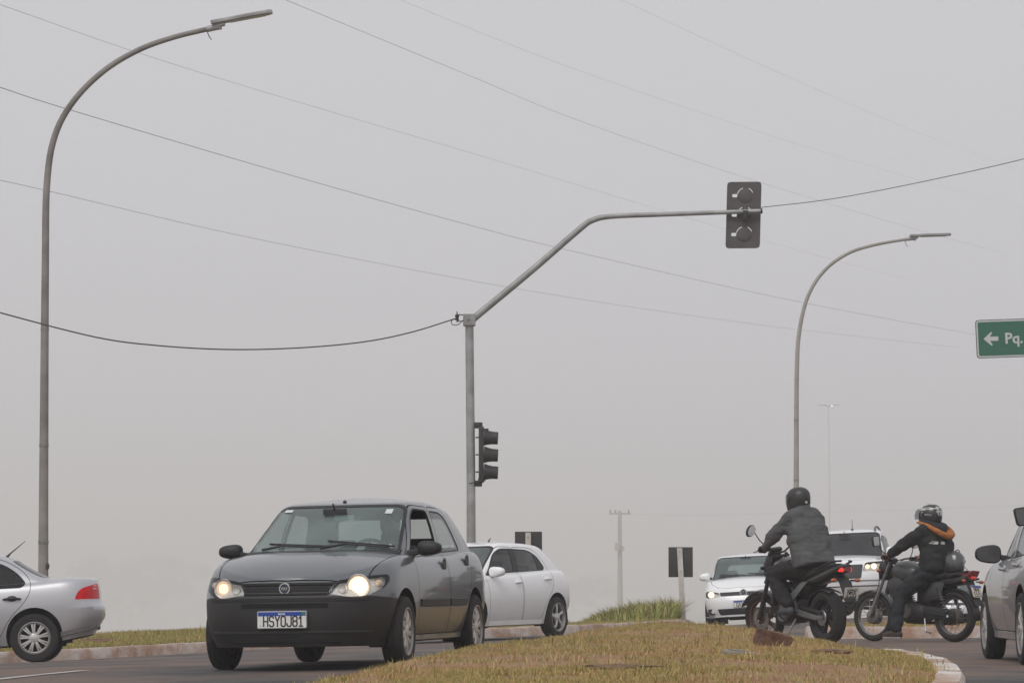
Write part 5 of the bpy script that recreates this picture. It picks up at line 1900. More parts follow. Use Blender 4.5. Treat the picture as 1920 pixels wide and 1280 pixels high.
def build_palio():
    c = Car('hatchback_car', PALIO, 'dark grey hatchback with black bumper and lit headlamps driving on the near road')
    pm = paint('graphite_paint', (0.112, 0.124, 0.134), metal=.25, rough=.26, coat=.75, dirt=.30, dirt_col=(.085, .076, .070), dirt_top=.55)
    gm = pmat('grille_black', (0.014, 0.014, 0.015), .5)
    assemble(c, {'body': pm, 'front_bumper': M_DUSTYPL, 'grille': gm, 'headlight': M_CLEARLENS, 'window_seal': M_BLACKPL, 'windscreen_seal': M_BLACKPL, 'pane': M_SIDEGLASS,
                 'pane|rear|L': M_SIDEGLASS, 'windscreen': M_WSHIELD, 'rear_window': M_SIDEGLASS, 'tail_light': M_REDLENS}, {'grille': -.012})
    r = c.root
    # driver's window is wound down
    o = c.made.pop('pane|front|L'); bpy.data.objects.remove(o)
    c.wheels((9, 'twin'), steer=R(2))
    c.interior(xs=.12, z=.50)
    # grille bars and badge
    def front_strip(name, y0, y1, z, h, proud, mat, par, n=18, x_off=0.0):
        rg = []
        for y in np.linspace(y0, y1, n):
            p, nn = c.at_front(y, z)
            x = p.x+x_off
            rg.append([Vector((x-.01, y, z-h/2)), Vector((x+proud, y, z-h*.4)), Vector((x+proud, y, z+h*.4)), Vector((x-.01, y, z+h/2))])
        return MB().loft(rg, closed=True).build(name, mat, par, smooth=True, angle=30)
    gr = c.made['grille']
    front_strip('grille_bar', -.37, .37, .683, .018, .006, M_DUSTYPL, gr)
    front_strip('grille_bar', -.35, .35, .642, .050, .001, M_BLACKPL, gr)
    front_strip('grille_bar', -.345, .345, .604, .016, .008, M_DUSTYPL, gr)
    # dark strips painting the shade of slot and intake; step lines of the bumper
    bp = c.made['front_bumper']
    front_strip('slot_shade', -.36, .36, .512, .048, .0035, M_GAP, bp)
    front_strip('bumper_step', -.66, .66, .560, .030, .010, M_DUSTYPL, bp, 30)
    front_strip('bumper_step', -.66, .66, .305, .018, .012, M_DUSTYPL, bp, 30)
    front_strip('intake_shade', -.44, .44, .245, .055, .0035, M_GAP, bp)
    p, n = c.at_front(0, .648)
    bc = Vector((p.x+.006, 0, .648))
    bd = MB().lathe([(0, .006), (.036, .006), (.036, 0)], bc, (1, 0, 0), 28).build('badge', pmat('badge_blue', (.03, .04, .07), .3), r)
    MB().lathe([(.034, .0), (.036, .009), (.045, .009), (.047, 0)], bc, (1, 0, 0), 28).build('badge_ring', M_CHROME, bd)
    text('badge_lettering', 'FIAT', .030, M_CHROME, bd, Matrix(((0, 0, 1, bc.x+.0065), (1, 0, 0, 0), (0, 1, 0, bc.z-.011), (0, 0, 0, 1))), .001, .0008, 'CENTER', .85)
    p, n = c.at_front(0, .40)
    c.plate((p.x+.022, 0.0, .405), 1, 'HSY0J81', w=.40, h=.13, size=.108)
    # lamps: the driver's one glares, the other only glows
    c.lamp(.560, .658, .076, M_BEAM, .030, sgs=(1,))
    c.lamp(.565, .655, .062, M_BEAM_DIM, .035, sgs=(-1,))
    for sg in (1, -1):
        par = c.made['headlight|'+('L' if sg > 0 else 'R')]
        p, n = c.at_front(sg*.44, .645)
        MB().lathe([(0, .0), (.03, .006), (.036, .016), (.038, .01)], p-Vector((.045, 0, 0)), (1, 0, 0), 18).build('sidelight', M_REFLECT, par)
        p, n = c.at_front(sg*.70, .68)
        MB().ball(p-Vector((.05, sg*.02, 0)), (.02, .035, .03), 12, 8).build('turn_bulb', pmat('pale_amber', (.55, .42, .34), .3), par)
    c.mirror(.64, .965, M_BLACKPL, size=(.070, .104, .060), out=.115)
    c.handle(-.10, .83, M_BLACKPL, 'flap'); c.handle(-.94, .865, M_BLACKPL, 'flap')
    # rubbing strips on the doors
    for sg in (1, -1):
        for (x0, x1, nm) in ((.74, -.17, 'front'), (-.235, -.80, 'rear')):
            rg = []
            for x in np.linspace(x0, x1, 12):
                p, n = c.at_side(x, .52, sg)
                rg.append([Vector((x, p.y-sg*.004, .485)), Vector((x, p.y+sg*.010, .492)), Vector((x, p.y+sg*.013, .545)), Vector((x, p.y-sg*.004, .553))])
            MB().loft(rg).build('rubbing_strip', M_DUSTYPL, c.made['door_%s|%s' % (nm, 'L' if sg > 0 else 'R')], angle=30)
        rg = []
        for x in np.linspace(.82, -.80, 16):
            p, n = c.at_side(x, .245, sg)
            rg.append([Vector((x, p.y-sg*.02, .20)), Vector((x, p.y+sg*.010, .215)), Vector((x, p.y+sg*.010, .255)), Vector((x, p.y-sg*.01, .262))])
        MB().loft(rg).build('sill', pm, r, angle=30)
        # mirror triangle at the window's front corner
        p0, p1, p2 = (c.at_side(.69, .965, sg)[0], c.at_side(.55, .975, sg)[0], c.at_side(.56, 1.07, sg)[0])
    # wipers resting low
    c.wipers([[(-.50, .955), (-.34, .985), (-.10, .975), (.04, .962)], [(.06, .955), (.22, .992), (.42, .975), (.56, .960)]])
    # cowl between bonnet and windscreen
    rg = []
    for y in np.linspace(-.66, .66, 20):
        p, n = c.at_front(y, .952)
        rg.append([Vector((p.x+.10, y, .925)), Vector((p.x+.05, y, .948)), Vector((p.x+.002, y, .958)), Vector((p.x, y, .93))])
    MB().loft(rg).build('cowl', M_BLACKPL, r)
    pt, n = c.at_top(.16, 0)
    MB().lathe([(.018, -.004), (.016, .012), (.006, .02), (0, .022)], pt, (0, 0, 1), 12).build('antenna_base', M_BLACKPL, r)
    # stickers on the glass
    def sticker(y, z, w, h, mat, rad=.005):
        rg = []
        for v in (-h/2, h/2):
            rg.append([self_p(y+u, z+v) for u in np.linspace(-w/2, w/2, 4)])
        return MB().loft(rg, closed=False).build('sticker', mat, c.made['windscreen'], smooth=False)
    def self_p(y, z):
        p, n = c.at_front(y, z)
        return p+Vector((.002, 0, .001))
    ms = pmat('pale_sticker', (.55, .58, .58), .7)
    sticker(-.45, 1.304, .08, .022, ms); sticker(.44, 1.285, .055, .04, ms)
    p, n = c.at_front(.575, .985)
    MB().lathe([(0, .002), (.024, .002), (.027, 0)], p, n, 18).build('round_sticker', pmat('white_sticker', (.75, .75, .73), .6), c.made['windscreen'])
    # pale paper showing through the middle of the glass
    MB().box((.36, .05, 1.235), (.006, .17, .05), (0, R(-20), 0)).build('hanging_card', pmat('card', (.62, .66, .64), .8), r)
    fwd = math.atan2(-math.cos(R(13)), -math.sin(R(13)))
    f = Vector((math.cos(fwd), math.sin(fwd)))
    A = Vector((-1.63, 24.42))-f*(PALIO['wb']/2)
    c.place(A.x, A.y, fwd)
    return c
palio = build_palio()
# ================================================================ white hatchback behind it
GOL = dict(name='gol', res=.75, wb=2.466, r=.302, tw=.195, rim=.212, track=.735, arch=.352, arch_dz=.02,
    zlo=[(-1.88, .33), (-1.5, .27), (-.8, .215), (.8, .21), (1.5, .20), (2.04, .21)],
    zhi=[(-1.88, .99), (-1.3, 1.0), (-.6, .972), (.3, .94), (.95, .93), (1.3, .89), (1.6, .82), (1.85, .74), (2.04, .68)],
    crown=[(-1.88, .02), (.9, .05), (1.4, .05), (1.8, .02), (2.04, 0)],
    W=[(0, .755), (.2, .80), (.42, .823), (.6, .828), (.78, .815), (.9, .79), (.96, .768), (1, .735)],
    xf=[(0, 1.98), (.3, 2.03), (.6, 2.025), (.85, 1.97), (1, 1.90)], xr=[(0, -1.86), (.3, -1.96), (.6, -1.95), (.85, -1.90), (1, -1.85)],
    af=.6, nf=2.4, ar=.42, nr=2.6, barrel=.03,
    gh=dict(f0=1.10, f1=.32, r0=-1.80, r1=-1.36, W0=.728, W1=.58, bulge=.018, fb=.03, af=.36, nf=2.6, ar=.30, nr=2.7, barrel=.06, round=.05, rcrown=.03,
            zt=[(-1.5, 1.325), (-1.2, 1.372), (-.6, 1.412), (-.1, 1.42), (.3, 1.40), (.5, 1.37), (1.1, 1.3)]),
    front=[('grille', rpoly([(-.42, .60), (.42, .60), (.44, .68), (-.44, .68)], .02, 3)),
           ('headlight', rpoly([(.44, .60), (.74, .62), (.77, .72), (.50, .70)], .03, 3))],
    hood=[(1.86, 0), (1.84, .3), (1.76, .55), (1.55, .65), (1.05, .70), (.85, .6)],
    doors=[('front', rpoly([(.82, .27), (-.165, .27), (-.165, .96), (-.20, 1.355), (.14, 1.365), (.32, 1.31), (.74, 1.0), (.84, .92)], [.1, .03, .01, .05, .04, .1, .05, .03], 4)),
           ('rear', rpoly([(-.177, .27), (-.74, .27), (-.87, .50), (-1.06, .68), (-1.16, .82), (-1.16, 1.02), (-.96, 1.27), (-.74, 1.345), (-.212, 1.355)], [.03, .1, .1, .12, .06, .06, .1, .08, .05], 4))],
    black=[rpoly([(.70, .955), (-1.00, 1.005), (-1.06, 1.05), (-.92, 1.225), (-.68, 1.315), (-.15, 1.335), (.14, 1.335), (.34, 1.26)], [.03, .02, .03, .08, .1, .05, .08, .1], 4)],
    windows=[('front', rpoly([(.66, .962), (-.08, .985), (-.12, 1.318), (.13, 1.322), (.32, 1.245)], [.02, .02, .03, .06, .1], 4)),
             ('rear', rpoly([(-.24, .99), (-.86, 1.008), (-.80, 1.262), (-.66, 1.30), (-.27, 1.32)], [.02, .02, .03, .05, .03], 4))],
    trim=.006,
    ws=rpoly([(-.64, .925), (.64, .925), (.55, 1.33), (.50, 1.358), (-.50, 1.358), (-.55, 1.33)], .03, 3),
    rw=rpoly([(-.56, 1.04), (.56, 1.04), (.46, 1.29), (-.46, 1.29)], .05, 3),
    tail=[rpoly([(-1.64, .965), (-2.0, 1.0), (-2.0, .76), (-1.76, .76)], .02, 2)])

def build_gol():
    c = Car('white_hatchback_car', GOL, 'white five door hatchback turning in behind the dark grey hatchback')
    pm = paint('white_paint', (.85, .855, .86), rough=.3, dirt=.28, dirt_col=(.34, .27, .21), dirt_top=.8)
    assemble(c, {'body': pm, 'grille': M_BLACKPL, 'headlight': M_CLEARLENS, 'window_seal': M_BLACKPL, 'windscreen_seal': M_BLACKPL, 'pane': M_SIDEGLASS,
                 'windscreen': M_WSHIELD, 'rear_window': M_TINTGLASS, 'tail_light': M_REDDARK, 'pane|front|L': glass('smoked_glass', (.36, .39, .40), .02, 1.52, film=.06)})
    c.wheels((5, 'twist'), steer=R(16))
    c.interior(xs=.16, z=.52)
    c.mirror(.66, .985, pm, size=(.075, .125, .075), out=.085, base=M_BLACKPL)
    c.handle(-.06, .83, pm, L=.2); c.handle(-.98, .872, pm, L=.2)
    for sg in (1, -1):
        rg = []
        for x in np.linspace(.80, -.80, 14):
            p, n = c.at_side(x, .26, sg)
            rg.append([Vector((x, p.y-sg*.03, .20)), Vector((x, p.y+sg*.008, .215)), Vector((x, p.y+sg*.010, .275)), Vector((x, p.y-sg*.01, .285))])
        MB().loft(rg).build('sill', pm, c.root, angle=30)
    pt, n = c.at_top(-.62, .0)
    MB().tube([pt, pt+Vector((-.03, 0, .045)), pt+Vector((-.09, 0, .075))], [.016, .010, .003], 8).build('antenna', M_BLACKPL, c.root)
    th = R(29)
    f = Vector((-math.sin(th), -math.cos(th)))
    l = Vector((-f.y, f.x))
    RL = Vector((.69, 45.0))
    A = RL-l*.80+f*(GOL['wb']/2)
    c.place(A.x, A.y, math.atan2(f.y, f.x))
    return c
gol = build_gol()

# ================================================================ silver sedan leaving on the left
VOY = dict(name='voyage', res=.75, wb=2.465, r=.303, tw=.185, rim=.198, track=.735, arch=.350, arch_dz=.03,
    zlo=[(-2.12, .36), (-1.75, .29), (-1.5, .25), (-.8, .215), (.8, .21), (1.5, .20), (2.04, .21)],
    zhi=[(-2.12, .985), (-2.0, 1.012), (-1.7, 1.028), (-1.3, 1.0), (-.6, .965), (.3, .94), (.95, .93), (1.3, .89), (1.6, .82), (1.85, .74), (2.04, .68)],
    crown=[(-2.12, .0), (-1.95, .03), (-1.5, .04), (.9, .05), (1.4, .05), (1.8, .02), (2.04, 0)],
    W=[(0, .755), (.2, .80), (.42, .823), (.6, .828), (.78, .815), (.9, .79), (.96, .765), (1, .725)],
    xf=[(0, 1.98), (.3, 2.03), (.6, 2.025), (.85, 1.97), (1, 1.90)], xr=[(0, -1.95), (.18, -2.04), (.34, -2.10), (.5, -2.105), (.58, -2.06), (.85, -2.045), (.95, -2.03), (1, -2.02)],
    af=.6, nf=2.4, ar=.40, nr=2.6, barrel=.03,
    gh=dict(f0=1.10, f1=.32, r0=-1.70, r1=-.98, W0=.722, W1=.565, bulge=.018, fb=.03, rb=-.01, af=.36, nf=2.6, ar=.34, nr=2.8, barrel=.06, round=.05, rcrown=.03,
            zt=[(-1.6, 1.16), (-1.3, 1.262), (-1.0, 1.325), (-.6, 1.375), (-.1, 1.41), (.3, 1.395), (.5, 1.365), (1.1, 1.3)]),
    rbumper=[(-1.50, .0), (-2.3, 0), (-2.3, .705), (-1.95, .672), (-1.58, .615)],
    front=[('grille', rpoly([(-.42, .60), (.42, .60), (.44, .68), (-.44, .68)], .02, 3)),
           ('headlight', rpoly([(.44, .60), (.74, .62), (.77, .72), (.50, .70)], .03, 3))],
    hood=[(1.86, 0), (1.84, .3), (1.76, .55), (1.55, .65), (1.05, .70), (.85, .6)],
    doors=[('front', rpoly([(.82, .27), (-.165, .27), (-.165, .96), (-.20, 1.345), (.14, 1.355), (.32, 1.30), (.74, 1.0), (.84, .92)], [.1, .03, .01, .05, .04, .1, .05, .03], 4)),
           ('rear', rpoly([(-.177, .27), (-.78, .27), (-.93, .56), (-1.09, .72), (-1.185, .85), (-1.205, 1.0), (-1.12, 1.13), (-.92, 1.27), (-.70, 1.335), (-.212, 1.345)], [.03, .1, .1, .12, .1, .08, .08, .1, .08, .05], 4))],
    windows=[('front', rpoly([(.66, .962), (-.09, .945), (-.12, 1.305), (.13, 1.312), (.32, 1.245)], [.02, .02, .03, .06, .1], 4)),
             ('rear', rpoly([(-.23, .925), (-1.08, .940), (-1.135, .985), (-1.05, 1.10), (-.88, 1.225), (-.66, 1.295), (-.26, 1.305)], [.02, .04, .06, .1, .1, .08, .03], 4))],
    trim=.008,
    ws=rpoly([(-.64, .925), (.64, .925), (.55, 1.32), (.50, 1.348), (-.50, 1.348), (-.55, 1.32)], .03, 3),
    rw=rpoly([(-.60, 1.055), (.60, 1.055), (.49, 1.285), (-.49, 1.285)], .04, 3),
    tail=[rpoly([(-1.742, .765), (-1.775, .85), (-1.83, .905), (-2.02, .968), (-2.2, .97), (-2.2, .775)], [.02, .05, .05, .02, .01, .01], 3)])

def build_voyage():
    c = Car('silver_sedan_car', VOY, 'silver sedan half out of view at the left edge, seen from the side')
    pm = paint('silver_paint', (.50, .50, .52), metal=.45, rough=.36, dirt=.40, dirt_col=(.25, .21, .18), dirt_top=.7)
    assemble(c, {'body': pm, 'grille': M_BLACKPL, 'headlight': M_CLEARLENS, 'window_seal': M_BLACKPL, 'windscreen_seal': M_BLACKPL, 'pane': M_DARKGLASS,
                 'windscreen': M_WSHIELD, 'rear_window': M_TINTGLASS, 'tail_light': M_REDLENS})
    c.wheels((9, 'twin'))
    c.interior(xs=.16, z=.52)
    c.mirror(.66, .985, pm, size=(.075, .125, .075), out=.085, base=M_BLACKPL)
    c.handle(-.08, .80, M_BLACKPL, L=.22); c.handle(-.965, .795, M_BLACKPL, L=.22)
    pt, n = c.at_top(-.86, .0)
    MB().tube([pt, pt+Vector((-.05, 0, .05)), pt+Vector((-.24, 0, .20))], [.020, .009, .004], 8).build('antenna', M_BLACKPL, c.root)
    # pale patch in the top of each tail lamp
    for sg in (1, -1):
        m = MB(); rg = []
        for z in (.895, .945):
            rg.append([c.at_side(x, z, sg)[0]+Vector((0, sg*.003, 0)) for x in (-1.97, -1.985, -2.0, -2.015)])
        m.loft(rg, closed=False).build('reversing_lens', pmat('pale_lens', (.72, .62, .62), .2, coat=.5), c.made['tail_light|'+('L' if sg > 0 else 'R')])
        m = MB(); rg = []
        for x in np.linspace(-1.56, -2.02, 10):
            p = c.at_side(x, lerp(.36, .46, (-x-1.56)/.46), sg)[0]
            zz = lerp(.335, .43, (-x-1.56)/.46)
            rg.append([Vector((x, p.y-sg*.01, zz-.035)), Vector((x, p.y+sg*.006, zz-.028)), Vector((x, p.y+sg*.006, zz+.028)), Vector((x, p.y-sg*.01, zz+.035))])
        m.loft(rg).build('bumper_skirt', M_DUSTYPL if False else pmat('grey_skirt', (.12, .115, .11), .6), c.made['rear_bumper'])
        rg = []
        for x in np.linspace(.80, -.80, 14):
            p, n = c.at_side(x, .26, sg)
            rg.append([Vector((x, p.y-sg*.03, .20)), Vector((x, p.y+sg*.006, .215)), Vector((x, p.y+sg*.008, .275)), Vector((x, p.y-sg*.01, .285))])
        MB().loft(rg).build('sill', pm, c.root, angle=30)
    f = Vector((-math.cos(R(6)), -math.sin(R(6))))
    l = Vector((-f.y, f.x))
    RL = Vector((P(66, 1203, 37.6).x, 37.6))
    A = RL-l*.80+f*(VOY['wb']/2)
    c.place(A.x, A.y, math.atan2(f.y, f.x))
    return c
voy = build_voyage()

# ================================================================ silver car waiting at the right edge, seen from behind
def build_right():
    S = dict(VOY); S['name'] = 'right'; S['res'] = .62; S['r'] = .318; S['rim'] = .225; S['wb'] = 2.56; S['arch'] = .365
    S['doors'] = [(n, [(x, z+.015) for x, z in p]) for n, p in VOY['doors']]
    c = Car('grey_sedan_car', S, 'silver grey sedan cut off by the right edge, left side and mirror showing')
    pm = paint('grey_silver_paint', (.40, .40, .41), metal=.5, rough=.32, dirt=.5, dirt_col=(.20, .17, .145), dirt_top=.75)
    assemble(c, {'body': pm, 'grille': M_BLACKPL, 'headlight': M_CLEARLENS, 'window_seal': M_BLACKPL, 'windscreen_seal': M_BLACKPL, 'pane': M_SIDEGLASS,
                 'windscreen': M_WSHIELD, 'rear_window': M_TINTGLASS, 'tail_light': M_REDLENS})
    c.wheels((10, 'single'))
    c.interior(xs=.16, z=.52)
    c.mirror(.62, .995, M_BLACKPL, size=(.08, .125, .085), out=.10, glass_mat=pmat('dim_mirror', (.10, .10, .105), .15, .6))
    c.handle(-.08, .845, pm, L=.2); c.handle(-.965, .875, pm, L=.2)
    for sg in (1, -1):
        rg = []
        for x in np.linspace(.85, -.85, 14):
            p, n = c.at_side(x, .26, sg)
            rg.append([Vector((x, p.y-sg*.03, .20)), Vector((x, p.y+sg*.008, .215)), Vector((x, p.y+sg*.012, .275)), Vector((x, p.y-sg*.01, .285))])
        MB().loft(rg).build('sill', pm, c.root, angle=30)
    f = Vector((.035, 1)).normalized()
    A = Vector((4.53+.80, 28.9-1.28))
    c.place(A.x, A.y, math.atan2(f.y, f.x))
    return c
rightcar = build_right()

# ================================================================ small white hatchback facing us on the right
FOX = dict(name='fox', res=.55, wb=2.465, r=.295, tw=.185, rim=.195, track=.72, arch=.345, arch_dz=.02,
    zlo=[(-1.85, .33), (-.8, .22), (.8, .22), (1.5, .21), (1.96, .23)],
    zhi=[(-1.85, 1.05), (-.6, 1.03), (.5, 1.0), (.95, .985), (1.2, .955), (1.5, .885), (1.75, .80), (1.96, .72)],
    crown=[(-1.85, .02), (.8, .06), (1.3, .06), (1.7, .03), (1.96, 0)],
    W=[(0, .755), (.2, .80), (.42, .825), (.6, .83), (.78, .815), (.9, .79), (.96, .768), (1, .735)],
    xf=[(0, 1.90), (.3, 1.95), (.55, 1.95), (.8, 1.91), (1, 1.83)], xr=[(0, -1.78), (.3, -1.85), (1, -1.76)],
    af=.58, nf=2.4, ar=.4, nr=2.6, barrel=.03,
    gh=dict(f0=1.12, f1=.45, r0=-1.72, r1=-1.40, W0=.728, W1=.59, bulge=.02, fb=.03, af=.36, nf=2.6, ar=.3, nr=2.8, barrel=.05, round=.05, rcrown=.035,
            zt=[(-1.5, 1.42), (-.6, 1.50), (0, 1.51), (.4, 1.485), (.6, 1.46), (1.1, 1.4)]),
    front=[('grille', rpoly([(-.46, .635), (.46, .635), (.48, .715), (-.48, .715)], .02, 3)),
           ('headlight', rpoly([(.47, .625), (.70, .60), (.775, .64), (.775, .745), (.70, .755), (.485, .705)], .03, 3)),
           ('lower_grille', rpoly([(-.48, .26), (.48, .26), (.54, .385), (-.54, .385)], .03, 3))],
    hood=[(1.80, 0), (1.78, .3), (1.70, .52), (1.5, .64), (1.1, .70), (.9, .6)],
    doors=[('front', rpoly([(.82, .28), (-.3, .28), (-.3, 1.02), (-.33, 1.43), (.3, 1.44), (.48, 1.38), (.78, 1.08), (.84, .98)], .05, 3))],
    windows=[('front', rpoly([(.72, 1.03), (-.24, 1.05), (-.28, 1.395), (.28, 1.405), (.46, 1.33)], .04, 3))],
    trim=.008,
    ws=rpoly([(-.655, .99), (.655, .99), (.57, 1.42), (.52, 1.455), (-.52, 1.455), (-.57, 1.42)], .03, 3),
    rw=rpoly([(-.56, 1.1), (.56, 1.1), (.48, 1.4), (-.48, 1.4)], .05, 3))
def build_fox():
    c = Car('small_white_car', FOX, 'small white hatchback with lit headlamp facing the camera, left of the front motorcycle')
    pm = paint('white_paint_b', (.85, .855, .86), rough=.3, dirt=.3, dirt_col=(.4, .34, .29), dirt_top=.6)
    assemble(c, {'body': pm, 'grille': M_BLACKPL, 'lower_grille': M_BLACKPL, 'headlight': M_CLEARLENS, 'window_seal': M_BLACKPL, 'windscreen_seal': M_BLACKPL,
                 'pane': M_SIDEGLASS, 'windscreen': M_WSHIELD, 'rear_window': M_SIDEGLASS})
    c.wheels((7, 'single'))
    c.interior(xs=.2, z=.58)
    c.mirror(.72, 1.08, pm, size=(.08, .12, .08), out=.08, base=M_BLACKPL)
    c.lamp(.655, .685, .058, M_BEAM, .03)
    p, n = c.at_front(0, .675)
    bc = Vector((p.x+.004, 0, .69))
    bd = MB().lathe([(.058, 0), (.060, .012), (.072, .012), (.074, 0)], bc, (1, 0, 0), 28).build('badge', M_CHROME, c.root)
    MB().lathe([(0, .003), (.06, .003), (.06, 0)], bc, (1, 0, 0), 24).build('badge_field', M_BLACKPL, bd)
    for nm, z0, pts in (('badge_stroke', .008, [(-.034, .048), (0, .005), (.034, .048)]), ('badge_stroke', .008, [(-.050, .028), (-.025, -.048), (0, .002), (.025, -.048), (.050, .028)])):
        MB().tube([bc+Vector((z0, y, z)) for y, z in pts], .0065, 6).build(nm, M_CHROME, bd)
    for z in (.655, .695):
        m = MB(); rg = []
        for y in np.linspace(-.45, .45, 12):
            p, n = c.at_front(y, z); rg.append([Vector((p.x-.01, y, z-.008)), Vector((p.x+.004, y, z-.006)), Vector((p.x+.004, y, z+.006)), Vector((p.x-.01, y, z+.008))])
        m.loft(rg).build('grille_bar', M_BLACKPL, c.made['grille'], angle=30)
    p, n = c.at_front(0, .47)
    c.plate((p.x+.015, 0, .47), 1, 'QAX', w=.40, h=.13, size=.10)
    for sg in (1, -1):
        p, n = c.at_front(sg*.63, .335)
        m = MB().prism(rpoly([(-.12, -.05), (.10, -.06), (.10, .06), (-.12, .05)], .02, 3), lambda u, v, w: Vector((p.x-.035-abs(u-.0)*.0+w-.25*max(0, u), p.y+sg*u, .335+v)), .05)
        o = m.build('fog_lamp_pocket', M_BLACKPL, c.root)
        MB().lathe([(0, .01), (.03, .01), (.036, 0)], p+Vector((.02, 0, 0)), (1, 0, 0), 14).build('fog_lamp', M_REFLECT, o)
        m = MB(); rg = []
        for y in np.linspace(-.76, .76, 26):
            q, n = c.at_front(y, .235)
            rg.append([Vector((q.x-.01, y, .222)), Vector((q.x+.014, y, .226)), Vector((q.x+.014, y, .242)), Vector((q.x-.01, y, .246))])
    MB().loft(rg).build('chrome_lip', pmat('bright_trim', (.7, .7, .7), .3, .3), c.root, angle=30)
    c.wipers([[(-.52, 1.045), (-.3, 1.065), (0, 1.05)], [(.05, 1.045), (.3, 1.065), (.55, 1.05)]])
    th = R(8)
    f = Vector((-math.sin(th), -math.cos(th)))
    nose = Vector((P(1397, 1112, 59.6).x, 59.6))
    A = nose-f*1.9
    c.place(A.x, A.y, math.atan2(f.y, f.x), dz=-.02)
    return c
fox = build_fox()

# ================================================================ big white pickup behind the riders
PICK = dict(name='pickup', res=.55, wb=3.09, r=.375, tw=.245, rim=.225, track=.80, arch=.44, arch_dz=.03,
    zlo=[(-2.85, .55), (-1.5, .42), (1.2, .40), (2.0, .38), (2.46, .40)],
    zhi=[(-2.85, 1.17), (-1.6, 1.15), (.9, 1.145), (1.2, 1.145), (1.6, 1.12), (2.0, 1.08), (2.3, 1.03), (2.46, .98)],
    crown=[(-2.85, .0), (.9, .05), (1.5, .06), (2.2, .03), (2.46, 0)],
    W=[(0, .86), (.2, .91), (.42, .935), (.6, .94), (.78, .93), (.9, .905), (.96, .88), (1, .84)],
    xf=[(0, 2.38), (.25, 2.45), (.5, 2.46), (.75, 2.42), (.92, 2.38), (1, 2.31)], xr=[(0, -2.75), (.3, -2.85), (1, -2.82)],
    af=.5, nf=2.7, ar=.25, nr=4, barrel=.02,
    gh=dict(f0=1.25, f1=.45, r0=-1.10, r1=-.85, W0=.80, W1=.66, bulge=.02, fb=.03, af=.36, nf=2.7, ar=.25, nr=3.4, barrel=.04, round=.06, rcrown=.04,
            zt=[(-1.0, 1.66), (-.4, 1.72), (0, 1.73), (.45, 1.70), (1.2, 1.6)]),
    front=[('grille', rpoly([(-.48, .70), (.48, .70), (.52, .97), (-.52, .97)], .03, 3)),
           ('headlight', rpoly([(.50, .83), (.80, .84), (.90, .93), (.90, 1.03), (.56, 1.0)], .04, 3))],
    hood=[(2.28, 0), (2.26, .35), (2.18, .62), (1.9, .76), (1.3, .80), (1.0, .7)],
    doors=[('front', rpoly([(.86, .46), (-.12, .46), (-.12, 1.18), (-.15, 1.63), (.34, 1.64), (.52, 1.57), (.84, 1.24), (.9, 1.1)], .06, 3)),
           ('rear', rpoly([(-.132, .46), (-.88, .46), (-1.0, .7), (-1.0, 1.2), (-.84, 1.58), (-.162, 1.63)], .06, 3))],
    windows=[('front', rpoly([(.76, 1.19), (-.06, 1.20), (-.09, 1.585), (.32, 1.595), (.48, 1.51)], .05, 3)),
             ('rear', rpoly([(-.19, 1.20), (-.90, 1.21), (-.76, 1.54), (-.22, 1.585)], .05, 3))],
    trim=.014,
    ws=rpoly([(-.74, 1.16), (.74, 1.16), (.64, 1.62), (.59, 1.655), (-.59, 1.655), (-.64, 1.62)], .03, 3))
def build_pickup():
    c = Car('white_pickup', PICK, 'large white pickup with roof rails behind the two motorcycle riders', 'pickup')
    pm = paint('white_paint_c', (.83, .835, .84), rough=.32, dirt=.35, dirt_col=(.36, .30, .25), dirt_top=1.0)
    assemble(c, {'body': pm, 'grille': M_BLACKPL, 'headlight': M_CLEARLENS, 'window_seal': M_BLACKPL, 'windscreen_seal': M_BLACKPL, 'pane': M_TINTGLASS,
                 'windscreen': glass('tinted_windscreen', (.30, .33, .34), .02, 1.55, film=.12, film_col=(.22, .24, .25))})
    c.wheels((6, 'single'))
    c.interior(xs=.2, z=.76)
    c.mirror(.80, 1.24, pm, size=(.09, .11, .11), out=.09, base=M_BLACKPL)
    c.lamp(.71, .925, .050, M_BEAM, .03)
    for sg in (1, -1):
        par = c.made['headlight|'+('L' if sg > 0 else 'R')]
        p, n = c.at_front(sg*.60, .925)
        MB().lathe([(0, .0), (.035, .006), (.04, .012)], p-Vector((.03, 0, 0)), (1, 0, 0), 16).build('inner_lamp', M_BEAM_DIM, par)
    for sg in (1, -1):
        z = lambda x: c.at_top(x, sg*.53)[0].z
        pts = [(.30, z(.30)-.01), (.18, z(.18)+.05), (-.2, z(-.2)+.065), (-.58, z(-.58)+.05), (-.72, z(-.72)-.01)]
        MB().tube([Vector(tuple(q)) for q in catmull([(x, sg*.56, zz) for x, zz in pts], 5)], .022, 8).build('roof_rail', pmat('rail_grey', (.16, .16, .165), .5, .3), c.root)
    pt, n = c.at_top(.12, .10)
    MB().tube([pt, pt+Vector((0, 0, .02)), pt+Vector((-.01, 0, .03)), pt+Vector((-.06, 0, .21))], [.03, .02, .007, .004], 8).build('antenna', M_BLACKPL, c.root)
    for z in (.66, .56):
        m = MB(); rg = []
        for y in np.linspace(-.86, .86, 26):
            p, n = c.at_front(y, z); rg.append([Vector((p.x-.01, y, z-.012)), Vector((p.x+.008, y, z-.01)), Vector((p.x+.008, y, z+.01)), Vector((p.x-.01, y, z+.012))])
        m.loft(rg).build('bumper_line', M_INKGREY if z > .6 else M_BLACKPL, c.root, angle=30)
    th = R(13)
    f = Vector((-math.sin(th), -math.cos(th)))
    l = Vector((-f.y, f.x))
    hl = Vector((P(1640, 1060, 56.4).x, 56.4))       # the left headlamp
    A = hl-l*.70-f*2.36
    c.place(A.x, A.y, math.atan2(f.y, f.x), dz=.02)
    return c
